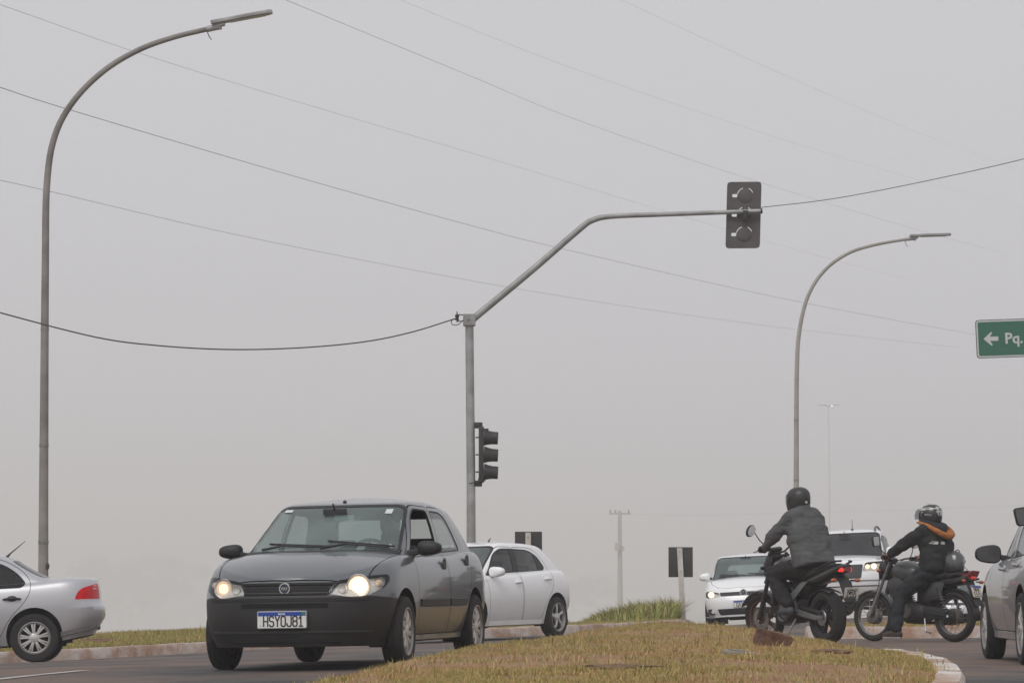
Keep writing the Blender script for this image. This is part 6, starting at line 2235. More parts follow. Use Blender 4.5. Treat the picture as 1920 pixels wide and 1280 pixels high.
pick = build_pickup()

# another small white car far back, mostly hidden by the second motorcycle
far_car = copy_tree(fox.root)
far_car.name = 'distant_white_car'
far_car['label'] = 'pale car deep in the fog, one headlamp showing beside the second motorcycle'
_p = P(1795, 1132, 97.0)
far_car.matrix_world = Matrix.Translation((_p.x, 98.9, g1(_p.x, 98.9))) @ Matrix.Rotation(math.atan2(-1, -.03), 4, 'Z')
# ================================================================ motorcycles
# Local frame: +x forward, +y left, origin on the ground under the rear axle.
M_BKPAINT = pmat('black_bike_paint', (.014, .014, .016), .28, coat=.6, var=.1)
M_BKGREY = pmat('grey_bike_panel', (.15, .155, .155), .4, .3)
M_ENGINE = pmat('engine_metal', (.035, .034, .034), .5, .5, scale=15, col2=(.06, .055, .05))
M_ENGLIGHT = pmat('engine_cover', (.22, .21, .20), .45, .6, scale=12, col2=(.14, .13, .12))
M_DIRTYRIM = pmat('dusty_rim', (.075, .04, .028), .75, .1, scale=8, col2=(.11, .062, .045))
M_SADDLE = pmat('seat_vinyl', (.014, .014, .014), .55, bump=.1, bscale=80)
M_MIRROR = pmat('bike_mirror_glass', (.62, .63, .64), .25, .0, spec=1.0)  # reflected sky painted as a pale grey base colour
M_OLDCHROME = pmat('weathered_chrome', (.42, .41, .40), .35, .8, scale=9, col2=(.24, .22, .20))
M_GREENGREY = pmat('fender_grey', (.06, .068, .066), .35, coat=.4)

def xform(mb, M):
    mb.v = [tuple(M @ Vector(p)) for p in mb.v]
    return mb
def ringx(x, y0, z, w, h, n=14, e=.75):
    """Rounded section across the bike at x."""
    out = []
    for k in range(n):
        a = 2*math.pi*k/n
        c, s = math.cos(a), math.sin(a)
        out.append(Vector((x, y0+math.copysign(abs(c)**e, c)*w/2, z+math.copysign(abs(s)**e, s)*h/2)))
    return out

def bike_wheel(root, c, r, tw, kind, M=None, rim_mat=None, hub_mat=None, spin=0.3, disc=True):
    h = empty('wheel', (0, 0, 0), root)
    h.matrix_local = (M or Matrix.Identity(4)) @ Matrix.Translation(c) @ Matrix.Rotation(spin, 4, 'Y')
    rr = r-tw*.72
    MB().lathe([(rr, -tw*.30), (rr+.02, -tw*.44), (rr+tw*.36, -tw*.50), (r-tw*.18, -tw*.42), (r-tw*.05, -tw*.24), (r, -tw*.06), (r, tw*.06), (r-tw*.05, tw*.24),
                (r-tw*.18, tw*.42), (rr+tw*.36, tw*.50), (rr+.02, tw*.44), (rr, tw*.30)], (0, 0, 0), (0, 1, 0), 44).build('tyre', M_RUBBER, h, angle=30)
    if kind == 'cast':
        m = MB()
        m.lathe([(rr+.004, -tw*.32), (rr-.012, -tw*.28), (rr-.022, 0), (rr-.012, tw*.28), (rr+.004, tw*.32)], (0, 0, 0), (0, 1, 0), 40)
        m.lathe([(0, -.055), (.045, -.055), (.052, -.03), (.052, .03), (.045, .055), (0, .055)], (0, 0, 0), (0, 1, 0), 24)
        for k in range(6):
            a = 2*math.pi*k/6
            for da in (-.10, .10):
                p0 = Vector((.04*math.cos(a+da*2), 0, .04*math.sin(a+da*2))); p1 = Vector(((rr-.012)*math.cos(a+da), 0, (rr-.012)*math.sin(a+da)))
                m.tube([p0, p1], [.017, .012], 8)
        m.build('rim', rim_mat or M_DIRTYRIM, h)
        if disc:
            MB().lathe([(.06, .058), (.125, .058), (.125, .063), (.06, .063)], (0, 0, 0), (0, 1, 0), 30, closed=True).build('brake_disc', M_STEEL, h)
    else:
        m = MB()
        m.lathe([(rr+.006, -tw*.32), (rr-.002, -tw*.30), (rr-.014, -tw*.1), (rr-.014, tw*.1), (rr-.002, tw*.30), (rr+.006, tw*.32)], (0, 0, 0), (0, 1, 0), 44)
        m.build('rim', M_OLDCHROME, h)
        m = MB()
        m.lathe([(0, -.06), (.085, -.06), (.095, -.045), (.095, .035), (.085, .05), (.07, .055), (0, .058)], (0, 0, 0), (0, 1, 0), 28)
        m.tube([(0, -.1, 0), (0, .1, 0)], .012, 8)
        m.build('hub', hub_mat or M_ENGLIGHT, h)
        m = MB()
        for k in range(36):
            a = 2*math.pi*k/36
            sd = .04 if k % 2 else -.04
            tw_ = .32 if (k//2) % 2 else -.32
            m.tube([(.088*math.cos(a+tw_), sd, .088*math.sin(a+tw_)), ((rr-.008)*math.cos(a), sd*.15, (rr-.008)*math.sin(a))], .0024, 4, caps=False)
        tag(m.build('spokes', M_OLDCHROME, h, weld=False), kind='stuff')
    return h

def steer_matrix(ang, head=(1.0, 0, .92), axis=(-.44, 0, .90)):
    return Matrix.Translation(head) @ Matrix.Rotation(ang, 4, Vector(axis).normalized()) @ Matrix.Translation(-Vector(head))

def bike_plate(root, p, tilt, rows, mat, blue=False, w=.19, h=.155, yaw=0.0):
    """Two row rear plate facing backwards."""
    M0 = Matrix.Translation(p) @ Matrix.Rotation(yaw, 4, 'Z') @ Matrix.Rotation(tilt, 4, 'Y') @ Matrix(((0, 0, -1, 0), (-1, 0, 0, 0), (0, 1, 0, 0), (0, 0, 0, 1)))
    fr = lambda u, v, q: M0 @ Vector((u, v, q))
    o = MB().prism(rpoly([(-w/2, -h/2), (w/2, -h/2), (w/2, h/2), (-w/2, h/2)], .012, 3), lambda u, v, q: fr(u, v, q-.004), .006).build('number_plate', mat, root, smooth=False)
    if blue:
        MB().prism([(-w/2+.003, h/2-.03), (w/2-.003, h/2-.03), (w/2-.003, h/2-.003), (-w/2+.003, h/2-.003)], lambda u, v, q: fr(u, v, .002+q), .001).build('plate_band', M_PLATEBLUE, o, smooth=False)
    else:
        MB().prism([(-w*.36, h/2-.030), (w*.36, h/2-.030), (w*.36, h/2-.014), (-w*.36, h/2-.014)], lambda u, v, q: fr(u, v, .002+q), .001).build('plate_strip', pmat('plate_strip', (.30, .28, .24), .6), o, smooth=False)
    for k, tx in enumerate(rows):
        stroke_text('plate_lettering', tx, h*.33, .028, M_INK, o, M0 @ Matrix.Translation((0, (-.004 if k == 0 else -.068), .0022)), 1.42, .62)
    if not blue:
        for s in (-1, 1):
            MB().lathe([(0, .003), (.007, .003), (.007, 0)], fr(s*w*.42, -h*.36, .002), (M0 @ Vector((0, 0, 1))-M0 @ Vector((0, 0, 0))), 10).build('plate_screw', M_INK, o)
    return o

def indicator(root, p, d, mat=None, ln=.075):
    p = Vector(p); d = Vector(d).normalized()
    m = MB(); m.tube([p, p+d*ln], .008, 8)
    o = m.build('indicator', M_BLACKPL, root)
    MB().ball(p+d*(ln+.03), (.024, .040, .022), 12, 8, (0, 0, math.atan2(d.y, d.x)-math.pi/2)).build('lens', mat or M_AMBER, o)

def bike_mirror(root, M, side, base, tip, shape='oval', mat=None):
    base, tip = Vector(base), Vector(tip)
    m = MB(); m.tube([base, base.lerp(tip, .55)+Vector((.0, side*.012, -.01)), tip], .0065, 8)
    xform(m, M)
    o = m.build('mirror', M_BLACKPL, root)
    c = tip+Vector((0, side*.045, .030))
    if shape == 'oval':
        pl = [(.070*math.cos(t)*(1+.15*math.cos(t)), .048*math.sin(t)) for t in np.linspace(0, 2*math.pi, 26, endpoint=False)]
        rot = R(-38)*side
    else:
        pl = rpoly([(-.052, -.052), (.046, -.052), (.056, .056), (-.046, .056)], .016, 4); rot = R(-6)*side
    fr = lambda u, v, w: M @ (c+Vector((w, (u*math.cos(rot)-v*math.sin(rot))*side, u*math.sin(rot)*1.0+v*math.cos(rot))))
    MB().prism(offset_poly(pl, .009), lambda u, v, w: fr(u, v, w-.005), .025).build('mirror_shell', M_BLACKPL, o, bevel=.004)
    MB().prism(pl, lambda u, v, w: fr(u, v, -.0105-w), .004).build('mirror_glass', mat or M_MIRROR, o, smooth=False)

def handlebars(root, M, rise, grip_x=.90, grip_y=.36, grip_z=1.045):
    m = MB()
    pts = [(grip_x, grip_y+.05, grip_z), (grip_x+.015, grip_y-.09, grip_z+.004), (.965, .16, grip_z-.005), (.985, .07, grip_z-.055), (.985, -.07, grip_z-.055), (.965, -.16, grip_z-.005), (grip_x+.015, -grip_y+.09, grip_z+.004), (grip_x, -grip_y-.05, grip_z)]
    m.tube([Vector(tuple(q)) for q in catmull(pts, 5)], .0115, 10)
    xform(m, M)
    o = m.build('handlebar', M_BLACKPL, root)
    for s in (1, -1):
        g = xform(MB().cyl((grip_x, s*(grip_y+.06), grip_z), (grip_x+.012, s*(grip_y-.065), grip_z+.003), .0165, seg=12), M); g.build('grip', M_RUBBER, o)
        l = xform(MB().tube([(grip_x+.055, s*(grip_y-.09), grip_z+.0), (grip_x+.085, s*(grip_y-.02), grip_z-.012), (grip_x+.075, s*(grip_y+.07), grip_z-.018)], [.010, .007, .006], 8), M); l.build('lever', M_STEEL, o)
        b = xform(MB().box((grip_x+.02, s*(grip_y-.10), grip_z), (.05, .05, .05)), M); b.build('switch_box', M_BLACKPL, o, bevel=.008)

def stand(root, X, Y, ang, lean=0.0, wb=1.3):
    f = Vector((math.cos(ang), math.sin(ang), 0))
    z0, z1 = g1(X, Y), g1(X+f.x*wb, Y+f.y*wb)
    root.matrix_world = Matrix.Translation((X, Y, z0)) @ Matrix.Rotation(ang, 4, 'Z') @ Matrix.Rotation(-math.atan2(z1-z0, wb), 4, 'Y') @ Matrix.Rotation(lean, 4, 'X')

# ---------------------------------------------------------------- black street bike
def build_bike_a():
    r = empty('motorcycle')
    tag(r, 'black street motorcycle with cast wheels and lit tail light, ridden by the grey jacket rider', 'motorcycle', 'motorcycles waiting at the junction')
    M = steer_matrix(R(14))
    bike_wheel(r, (0, 0, .312), .312, .165, 'cast', None, M_BLACKPL, spin=.2, disc=False)
    bike_wheel(r, (1.335, 0, .302), .302, .112, 'cast', M, M_DIRTYRIM, spin=.5)
    # swingarm and chain
    for s in (1, -1):
        m = MB(); m.loft([[Vector((x, s*.105+dy, z+dz)) for dy, dz in ((-.016, -h), (.016, -h), (.016, h), (-.016, h))] for x, z, h in ((-.05, .312, .022), (.10, .318, .03), (.42, .37, .034), (.50, .39, .03))])
        m.build('swingarm', M_BKGREY if s > 0 else M_ENGINE, r, bevel=.006)
        m = MB(); m.tube([(1.335, s*.098, .302), (1.165, s*.098, .66), (.972, s*.098, 1.06)], [.028, .026, .020], 12); xform(m, M)
        m.build('fork_leg', M_ENGINE, r)
    MB().lathe([(0, .072), (.085, .072), (.09, .078), (.085, .085), (0, .085)], (0, 0, .312), (0, 1, 0), 28).build('sprocket', M_STEEL, r)
    MB().loft([ringx(-.02, .10, .365, .03, .05), ringx(.2, .10, .40, .03, .05), ringx(.42, .10, .43, .03, .05)]).build('chain_guard', M_BLACKPL, r)
    # engine
    m = MB(); m.loft([ringx(.46, 0, .42, .26, .22), ringx(.56, 0, .40, .34, .30), ringx(.74, 0, .40, .34, .30), ringx(.84, 0, .42, .26, .2)])
    eng = m.build('engine', M_ENGINE, r)
    m = MB()
    for k in range(7):
        m.box((.78+.012*k, 0, .52+.026*k), (.20, .24, .012), (0, R(-22), 0))
    m.box((.82, 0, .60), (.14, .18, .22), (0, R(-22), 0))
    m.build('cylinder', M_ENGINE, eng)
    MB().lathe([(0, .195), (.085, .19), (.10, .165)], (.62, 0, .39), (0, 1, 0), 24).build('engine_cover', M_ENGLIGHT, eng)
    # frame
    m = MB()
    for s in (1, -1):
        m.tube([(.99, s*.03, .90), (.80, s*.11, .78), (.52, s*.125, .62), (.46, s*.12, .38)], .022, 8)
        m.tube([(.99, s*.03, .84), (.93, s*.06, .58), (.84, s*.09, .34), (.48, s*.11, .28)], .018, 8)
        m.tube([(.50, s*.11, .66), (.10, s*.10, .80), (-.28, s*.07, .86)], .014, 8)
    m.build('frame', M_BLACKPL, r)
    # dull grey side plates
    for s in (1, -1):
        pl = rpoly([(.60, .48), (.50, .50), (.18, .72), (.30, .72), (.52, .60)], .02, 3)
        MB().prism(pl, lambda u, v, w: Vector((u, s*(.135+w), v)), .02).build('side_plate', M_BKGREY, r, bevel=.005)
        pl = rpoly([(.98, .64), (.74, .56), (.66, .74), (.90, .90), (1.06, .86)], .04, 3)
        MB().prism(pl, lambda u, v, w: Vector((u, s*(.13+w), v)), .03).build('tank_shroud', M_BKPAINT, r, bevel=.01)
    # hugger over the rear wheel and the dark filler under the seat
    rg = []
    for t in np.linspace(R(20), R(118), 10):
        rg.append([Vector((.345*math.cos(t), y, .312+.345*math.sin(t)-abs(y)*.3)) for y in (-.09, -.05, 0, .05, .09)])
    o = MB().loft(rg, closed=False).build('hugger', M_BLACKPL, r); md = o.modifiers.new('t', 'SOLIDIFY'); md.thickness = .008; bake(o)
    MB().loft([ringx(.58, 0, .66, .20, .22), ringx(.42, 0, .66, .22, .26), ringx(.26, 0, .70, .20, .18), ringx(.12, 0, .76, .16, .08)]).build('battery_box', M_BLACKPL, r)
    MB().loft([ringx(.66, 0, .28, .24, .06), ringx(.80, 0, .27, .26, .10), ringx(.92, 0, .32, .20, .12), ringx(.98, 0, .40, .12, .08)]).build('belly_pan', M_BKPAINT, r)
    MB().box((.96, 0, .60), (.05, .26, .26), (0, R(-10), 0)).build('radiator', M_ENGINE, r, bevel=.01)
    # tank, saddle, tail
    m = MB(); m.loft([ringx(.50, 0, .80, .20, .12), ringx(.60, 0, .84, .28, .22), ringx(.75, 0, .88, .34, .28), ringx(.90, 0, .88, .32, .24), ringx(1.0, 0, .86, .18, .14)])
    m.build('fuel_tank', M_BKPAINT, r)
    m = MB(); m.loft([ringx(.60, 0, .80, .20, .08), ringx(.45, 0, .785, .26, .09), ringx(.25, 0, .795, .28, .10), ringx(.12, 0, .83, .26, .11), ringx(-.10, 0, .875, .22, .10), ringx(-.26, 0, .895, .14, .06)])
    m.build('seat', M_SADDLE, r)
    m = MB(); m.loft([ringx(.30, 0, .72, .22, .12), ringx(.05, 0, .76, .24, .13), ringx(-.20, 0, .825, .22, .12), ringx(-.36, 0, .875, .17, .09), ringx(-.43, 0, .895, .08, .04)])
    m.build('tail_cowl', M_BKPAINT, r)
    for s in (1, -1):
        MB().tube([(.05, s*.12, .86), (-.12, s*.135, .90), (-.32, s*.12, .945), (-.38, s*.05, .95)], .012, 8).build('grab_rail', M_BLACKPL, r)
    m = MB(); m.loft([ringx(-.33, 0, .845, .16, .075), ringx(-.40, 0, .850, .13, .07), ringx(-.435, 0, .852, .08, .045)])
    tl_ = m.build('tail_light', M_REDDARK, r)
    for sd in (1, -1):
        MB().prism([(-.335, .832), (-.405, .826), (-.425, .842), (-.40, .874), (-.37, .862)], lambda u, v, w: Vector((u, sd*(.052+w-.35*max(0, -.36-u)), v)), .028).build('tail_lens', M_REDLIT, tl_, bevel=.004)
    # mudguard that carries the plate
    m = MB(); m.loft([[Vector((x, y, z)) for y, x, z in ((-w, x, z), (w, x, z), (w*.95, x-.018, z-.01), (-w*.95, x-.018, z-.01))] for x, z, w in ((-.25, .79, .085), (-.36, .72, .085), (-.43, .58, .075), (-.455, .50, .07))])
    m.build('rear_mudguard', M_BLACKPL, r, bevel=.004)
    bike_plate(r, (-.462, -.02, .575), R(-14), ('NRX', '7401'), M_PLATEGREY)
    for s in (1, -1): indicator(r, (-.37, s*.07, .735), (-.1, s, -.02), M_AMBER, .06)
    MB().loft([ringx(.25, -.16, .33, .07, .08), ringx(.05, -.17, .36, .10, .11), ringx(-.14, -.18, .40, .11, .12), ringx(-.19, -.18, .41, .09, .10)]).build('exhaust', M_ENGINE, r)
    # front end
    m = MB()
    rg = []
    for t in np.linspace(R(28), R(158), 12):
        rad = .345
        rg.append([Vector((1.335+rad*math.cos(t), y, .302+rad*math.sin(t)-abs(y)*.25)) for y in (-.068, -.045, 0, .045, .068)])
    m.loft(rg, closed=False); xform(m, M)
    fm = m.build('front_mudguard', M_GREENGREY, r)
    md = fm.modifiers.new('t', 'SOLIDIFY'); md.thickness = .006; bake(fm)
    m = MB(); m.loft([ringx(1.03, 0, .92, .20, .30), ringx(1.12, 0, .91, .22, .32), ringx(1.19, 0, .88, .17, .23), ringx(1.21, 0, .87, .07, .10)]); xform(m, M)
    m.build('headlight', M_BLACKPL, r)
    m = MB(); m.box((1.06, 0, 1.08), (.05, .17, .11), (0, R(-35), 0)); xform(m, M); m.build('instruments', M_BLACKPL, r, bevel=.015)
    for yp in ((.985, 0, 1.03), (1.05, 0, .82)): xform(MB().box(yp, (.09, .23, .03)), M).build('fork_yoke', M_ENGINE, r, bevel=.006)
    m = MB(); m.tube([(1.05, .12, .85), (1.09, .165, .72)], .03, 8); xform(m, M)
    o = m.build('horn', M_BLACKPL, r)
    handlebars(r, M, 0, grip_z=1.13)
    bike_mirror(r, M, 1, (.93, .25, 1.15), (.98, .38, 1.335))
    bike_mirror(r, M, -1, (.93, -.25, 1.15), (.98, -.38, 1.335))
    indicatorM = M @ Vector((1.04, .12, .90))
    indicator(r, indicatorM, (0, 1, 0), M_BLACKPL, .07)
    indicator(r, M @ Vector((1.04, -.12, .90)), (0, -1, 0), M_BLACKPL, .07)
    # white tag beside the fork
    tg = text('decal', 'm', .085, pmat('white_decal', (.7, .7, .7), .6), r, M @ Matrix.Translation((1.07, .112, .70)) @ Matrix(((-1, 0, 0, 0), (0, 0, 1, 0), (0, 1, 0, 0), (0, 0, 0, 1))), .001, .006)
    for s in (1, -1):
        MB().tube([(.50, s*.12, .37), (.50, s*.26, .36)], .013, 8).build('footpeg', M_RUBBER, r)
    MB().tube([(.48, .12, .30), (.52, .2, .14), (.56, .24, .02)], [.012, .010, .012], 8).build('kickstand', M_STEEL, r)
    return r, M
BA_ANG = math.pi/2+R(27)
bike_a, MA = build_bike_a()
BA = Vector((3.58, 34.0))
stand(bike_a, BA.x, BA.y, BA_ANG, R(0))

# ---------------------------------------------------------------- small commuter bike with wire wheels
def build_bike_b(name='commuter_motorcycle', label='dark commuter motorcycle with wire wheels, its rider one foot on the road'):
    r = empty(name)
    tag(r, label, 'motorcycle', 'motorcycles waiting at the junction')
    M = steer_matrix(R(4))
    bike_wheel(r, (0, 0, .312), .312, .120, 'wire', None, M_CHROME, pmat('rear_drum', (.07, .06, .052), .7), spin=.1)
    bike_wheel(r, (1.30, 0, .308), .308, .104, 'wire', M, M_CHROME, M_ENGLIGHT, spin=.3)
    for s in (1, -1):
        MB().tube([(.0, s*.11, .308), (.46, s*.10, .36)], .018, 8).build('swingarm', M_BLACKPL, r)
        m = MB(); m.tube([(1.30, s*.092, .308), (1.245, s*.092, .42)], .027, 10); xform(m, M); o = m.build('fork_leg', M_STEEL, r)
        m = MB(); m.tube([(1.245, s*.092, .42), (1.13, s*.092, .67), (.985, s*.092, .985)], [.024, .022, .020], 10); xform(m, M); m.build('fork_tube', M_BLACKPL if s < 0 else M_STEEL, o)
        # rear shock with its spring
        m = MB(); m.tube([(.03, s*.135, .34), (.10, s*.135, .50)], .014, 8); m.tube([(.10, s*.135, .50), (.17, s*.13, .66)], .026, 10)
        sh = m.build('shock_absorber', M_BLACKPL, r)
        m = MB(); m.tube([Vector((.03, s*.135, .36)).lerp(Vector((.14, s*.133, .60)), t)+Vector((math.cos(t*44)*.03, math.sin(t*44)*.03, 0)) for t in np.linspace(0, 1, 70)], .0045, 5); m.build('spring', M_STEEL, sh)
        MB().cyl((.0, s*.10, .308), (.0, s*.15, .308), .016, seg=8).build('axle_nut', M_CHROME, r)
        MB().tube([(.50, s*.10, .30), (.50, s*.25, .29)], .012, 8).build('footpeg', M_RUBBER, r)
    m = MB(); m.loft([ringx(-.06, .09, .315, .03, .10), ringx(.05, .09, .33, .035, .15), ringx(.35, .095, .36, .035, .14), ringx(.46, .10, .37, .03, .12)]); m.build('chain_case', M_BLACKPL, r)
    m = MB(); m.loft([ringx(.40, 0, .36, .22, .20), ringx(.50, 0, .36, .30, .28), ringx(.72, 0, .36, .30, .28), ringx(.82, 0, .37, .2, .18)]); eng = m.build('engine', M_ENGINE, r)
    MB().lathe([(0, .165), (.07, .16), (.085, .13)], (.66, 0, .36), (0, 1, 0), 24).build('engine_cover', M_ENGLIGHT, eng)
    m = MB()
    for k in range(8): m.box((.76+.010*k, 0, .47+.022*k), (.16, .19, .009), (0, R(-16), 0))
    m.box((.80, 0, .55), (.10, .13, .20), (0, R(-16), 0)); m.build('cylinder', M_ENGINE, eng)
    m = MB()
    m.tube([(.96, 0, .88), (.80, 0, .82), (.50, 0, .74), (.15, 0, .74)], .024, 8); m.tube([(.97, 0, .80), (.90, 0, .50), (.80, 0, .28)], .022, 8)
    for s in (1, -1): m.tube([(.48, s*.09, .72), (.46, s*.1, .36)], .018, 8); m.tube([(.45, s*.1, .70), (.1, s*.11, .73), (-.28, s*.09, .77)], .014, 8)
    m.build('frame', M_BLACKPL, r)
    m = MB(); m.tube([(.78, -.06, .50), (.88, -.10, .36), (.78, -.14, .24), (.40, -.16, .24)], .02, 8); m.loft([ringx(.35, -.165, .25, .06, .07), ringx(.2, -.17, .26, .09, .10), ringx(-.25, -.19, .33, .10, .11), ringx(-.42, -.20, .36, .07, .08)])
    m.build('exhaust', M_ENGINE, r)
    m = MB(); m.loft([ringx(.50, 0, .80, .20, .12), ringx(.58, 0, .835, .28, .22), ringx(.72, 0, .865, .32, .27), ringx(.86, 0, .875, .30, .24), ringx(.97, 0, .86, .17, .14)]); m.build('fuel_tank', M_GREENGREY, r)
    for s in (1, -1):
        pl = rpoly([(.50, .46), (.14, .52), (.06, .72), (.50, .74)], .04, 3)
        MB().prism(pl, lambda u, v, w: Vector((u, s*(.11+w), v)), .025).build('side_panel', M_BKPAINT, r, bevel=.008)
        pl = rpoly([(.93, .52), (.80, .60), (.72, .74), (.86, .80), (.99, .74)], .04, 3)
        MB().prism(pl, lambda u, v, w: Vector((u, s*(.10+w), v)), .03).build('tank_shroud', M_BKPAINT, r, bevel=.01)
    m = MB(); m.loft([ringx(.58, 0, .80, .18, .07), ringx(.42, 0, .785, .24, .09), ringx(.2, 0, .79, .26, .09), ringx(.06, 0, .805, .25, .09), ringx(-.12, 0, .815, .22, .08), ringx(-.20, 0, .82, .16, .05)]); m.build('seat', M_SADDLE, r)
    m = MB(); m.loft([ringx(.18, 0, .715, .22, .10), ringx(-.10, 0, .745, .23, .11), ringx(-.18, 0, .765, .21, .10), ringx(-.24, 0, .785, .18, .08)]); m.build('tail_cowl', M_BKPAINT, r)
    MB().tube([(.02, .13, .78), (-.14, .145, .83), (-.24, .12, .85), (-.27, 0, .853), (-.24, -.12, .85), (-.14, -.145, .83), (.02, -.13, .78)], .011, 8).build('grab_rail', M_BLACKPL, r)
    # wedge shaped tail lamp
    m = MB(); m.loft([[Vector((x, y, z)) for y, z in ((-w, zl_), (w, zl_), (w*1.05, zh), (-w*1.05, zh))] for x, w, zl_, zh in ((-.10, .085, .74, .835), (-.21, .085, .73, .845), (-.28, .075, .80, .86), (-.315, .065, .845, .868))])
    m.build('tail_light', pmat('unlit_tail', (.20, .014, .014), .18, coat=.7), r, bevel=.008)
    MB().box((-.268, 0, .785), (.03, .09, .035), (0, R(25), 0)).build('brake_lens', emit('weak_red', (.7, .04, .03), .22), r)
    m = MB()
    rg = []
    for t in np.linspace(R(62), R(178), 12):
        rg.append([Vector((.345*math.cos(t), y, .308+.345*math.sin(t)-abs(y)*.25)) for y in (-.065, -.04, 0, .04, .065)])
    m.loft(rg, closed=False); o = m.build('rear_mudguard', M_BLACKPL, r); md = o.modifiers.new('t', 'SOLIDIFY'); md.thickness = .006; bake(o)
    m = MB(); m.loft([[Vector((x+dx, y, z)) for dx, y in ((0, -w), (0, w), (-.012, w), (-.012, -w))] for x, z, w in ((-.20, .74, .08), (-.27, .62, .08), (-.33, .50, .075), (-.35, .44, .06))]); m.build('mud_flap', M_BLACKPL, r)
    bike_plate(r, (-.335, 0, .615), R(20), ('NRK', '5161'), pmat('plate_cream', (.62, .56, .47), .55, var=.06), True)
    for s in (1, -1): indicator(r, (-.24, s*.09, .735), (-.25, s, .0), M_AMBER, .05)
    m = MB()
    rg = []
    for t in np.linspace(R(12), R(168), 14):
        rg.append([Vector((1.30+.342*math.cos(t), y, .308+.342*math.sin(t)-abs(y)*.25)) for y in (-.062, -.04, 0, .04, .062)])
    m.loft(rg, closed=False); xform(m, M); o = m.build('front_mudguard', M_GREENGREY, r); md = o.modifiers.new('t', 'SOLIDIFY'); md.thickness = .006; bake(o)
    m = MB(); m.loft([ringx(1.03, 0, .87, .14, .16), ringx(1.09, 0, .87, .20, .22), ringx(1.16, 0, .865, .20, .22), ringx(1.185, 0, .86, .10, .12)]); xform(m, M); m.build('headlight', M_BLACKPL, r)
    m = MB(); m.box((1.04, 0, 1.0), (.06, .20, .08), (0, R(-35), 0)); xform(m, M); m.build('instruments', M_BLACKPL, r, bevel=.015)
    for yp in ((.985, 0, .975), (1.065, 0, .80)): xform(MB().box(yp, (.08, .22, .03)), M).build('fork_yoke', M_BLACKPL, r, bevel=.006)
    handlebars(r, M, 0, grip_x=.88, grip_y=.34, grip_z=1.03)
    bike_mirror(r, M, 1, (.92, .24, 1.05), (.97, .36, 1.20), 'square')
    bike_mirror(r, M, -1, (.92, -.24, 1.05), (.97, -.36, 1.20), 'square')
    indicator(r, M @ Vector((1.08, .09, .87)), (0, 1, 0), M_AMBER, .07); indicator(r, M @ Vector((1.08, -.09, .87)), (0, -1, 0), M_AMBER, .07)
    m = MB(); m.tube([(.97, .20, 1.04), (1.10, .14, .95), (1.14, .11, .70), (1.26, .10, .45)], .006, 6); m.tube([(.97, -.20, 1.04), (1.12, -.10, 1.0), (1.02, .0, .85)], .006, 6); m.build('cables', M_WIRE, r)
    MB().tube([(.40, .1, .28), (.34, .14, .12), (.24, .17, .10)], .010, 8).build('kickstand', M_STEEL, r)
    return r, M
BB_ANG = math.pi/2+R(42)
bike_b, MBM = build_bike_b()
BB = Vector((5.40, 36.6))
stand(bike_b, BB.x, BB.y, BB_ANG, R(3))
# a third motorcycle stands just outside the frame; only its mirror reaches into view
bike_c = copy_tree(bike_b)
bike_c.name = 'edge_motorcycle'
bike_c['label'] = 'motorcycle almost wholly beyond the right edge, only its black framed mirror showing'
for ch in bike_c.children:
    for g in ch.children:
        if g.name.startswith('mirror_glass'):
            g.data = g.data.copy(); g.data.materials[0] = pmat('shaded_mirror_glass', (.12, .12, .125), .2, .3)  # dark reflection put into the glass colour of this copy
_m = P(1925, 967, 20.3)
_mp = (MBM @ Vector((.97, .405, 1.235)))
stand(bike_c, _m.x+_mp.y-.02, 20.3-_mp.x, math.pi/2, 0)
bike_c.location.z += _m.z-(_mp.z+g1(_m.x, 20.3))

# ================================================================ people
def chain_mb(m, pts, rad, ell=None):
    pts = [Vector(p) for p in pts]
    rad = [rad]*len(pts) if not hasattr(rad, '__len__') else rad
    for p, q in zip(pts, rad): m.ball(p, q, 12, 8)
    for i in range(len(pts)-1):
        a, b, ra, rb = pts[i], pts[i+1], rad[i], rad[i+1]
        m.tube([a, a.lerp(b, .5), b], [ra, (ra+rb)/2, rb], 12)

def organic(name, build, mat, parent, voxel=.014, smooth=6, cut=None, wrinkle=0.0, ws=6.0):
    m = MB()
    build(m)
    me = m.mesh(name, True, 180, weld=False)
    o = link(name, me, mat, parent)
    md = o.modifiers.new('r', 'REMESH'); md.mode = 'VOXEL'; md.voxel_size = voxel; md.use_smooth_shade = True
    if smooth:
        md = o.modifiers.new('s', 'SMOOTH'); md.iterations = smooth; md.factor = .5
    bake(o)
    if wrinkle:
        from mathutils import noise
        me = o.data
        for v in me.vertices:
            p = v.co
            d = noise.noise(Vector((p.x*ws, p.y*ws, p.z*ws*2.2)))*wrinkle + noise.noise(Vector((p.x*ws*3, p.y*ws*3, p.z*ws*5)))*wrinkle*.4
            v.co = p+v.normal*d
    for p in o.data.polygons: p.use_smooth = True
    return o

def torso_rings(m, secs):
    """secs: (centre, depth, width, forward vector)"""
    rg = []
    for c, dp, wd, fw in secs:
        c = Vector(c); fw = Vector(fw).normalized()
        rg.append([c+fw*math.copysign(abs(math.cos(a))**.8, math.cos(a))*dp/2+Vector((0, math.copysign(abs(math.sin(a))**.8, math.sin(a))*wd/2, 0)) for a in np.linspace(0, 2*math.pi, 24, endpoint=False)])
    m.loft(rg)

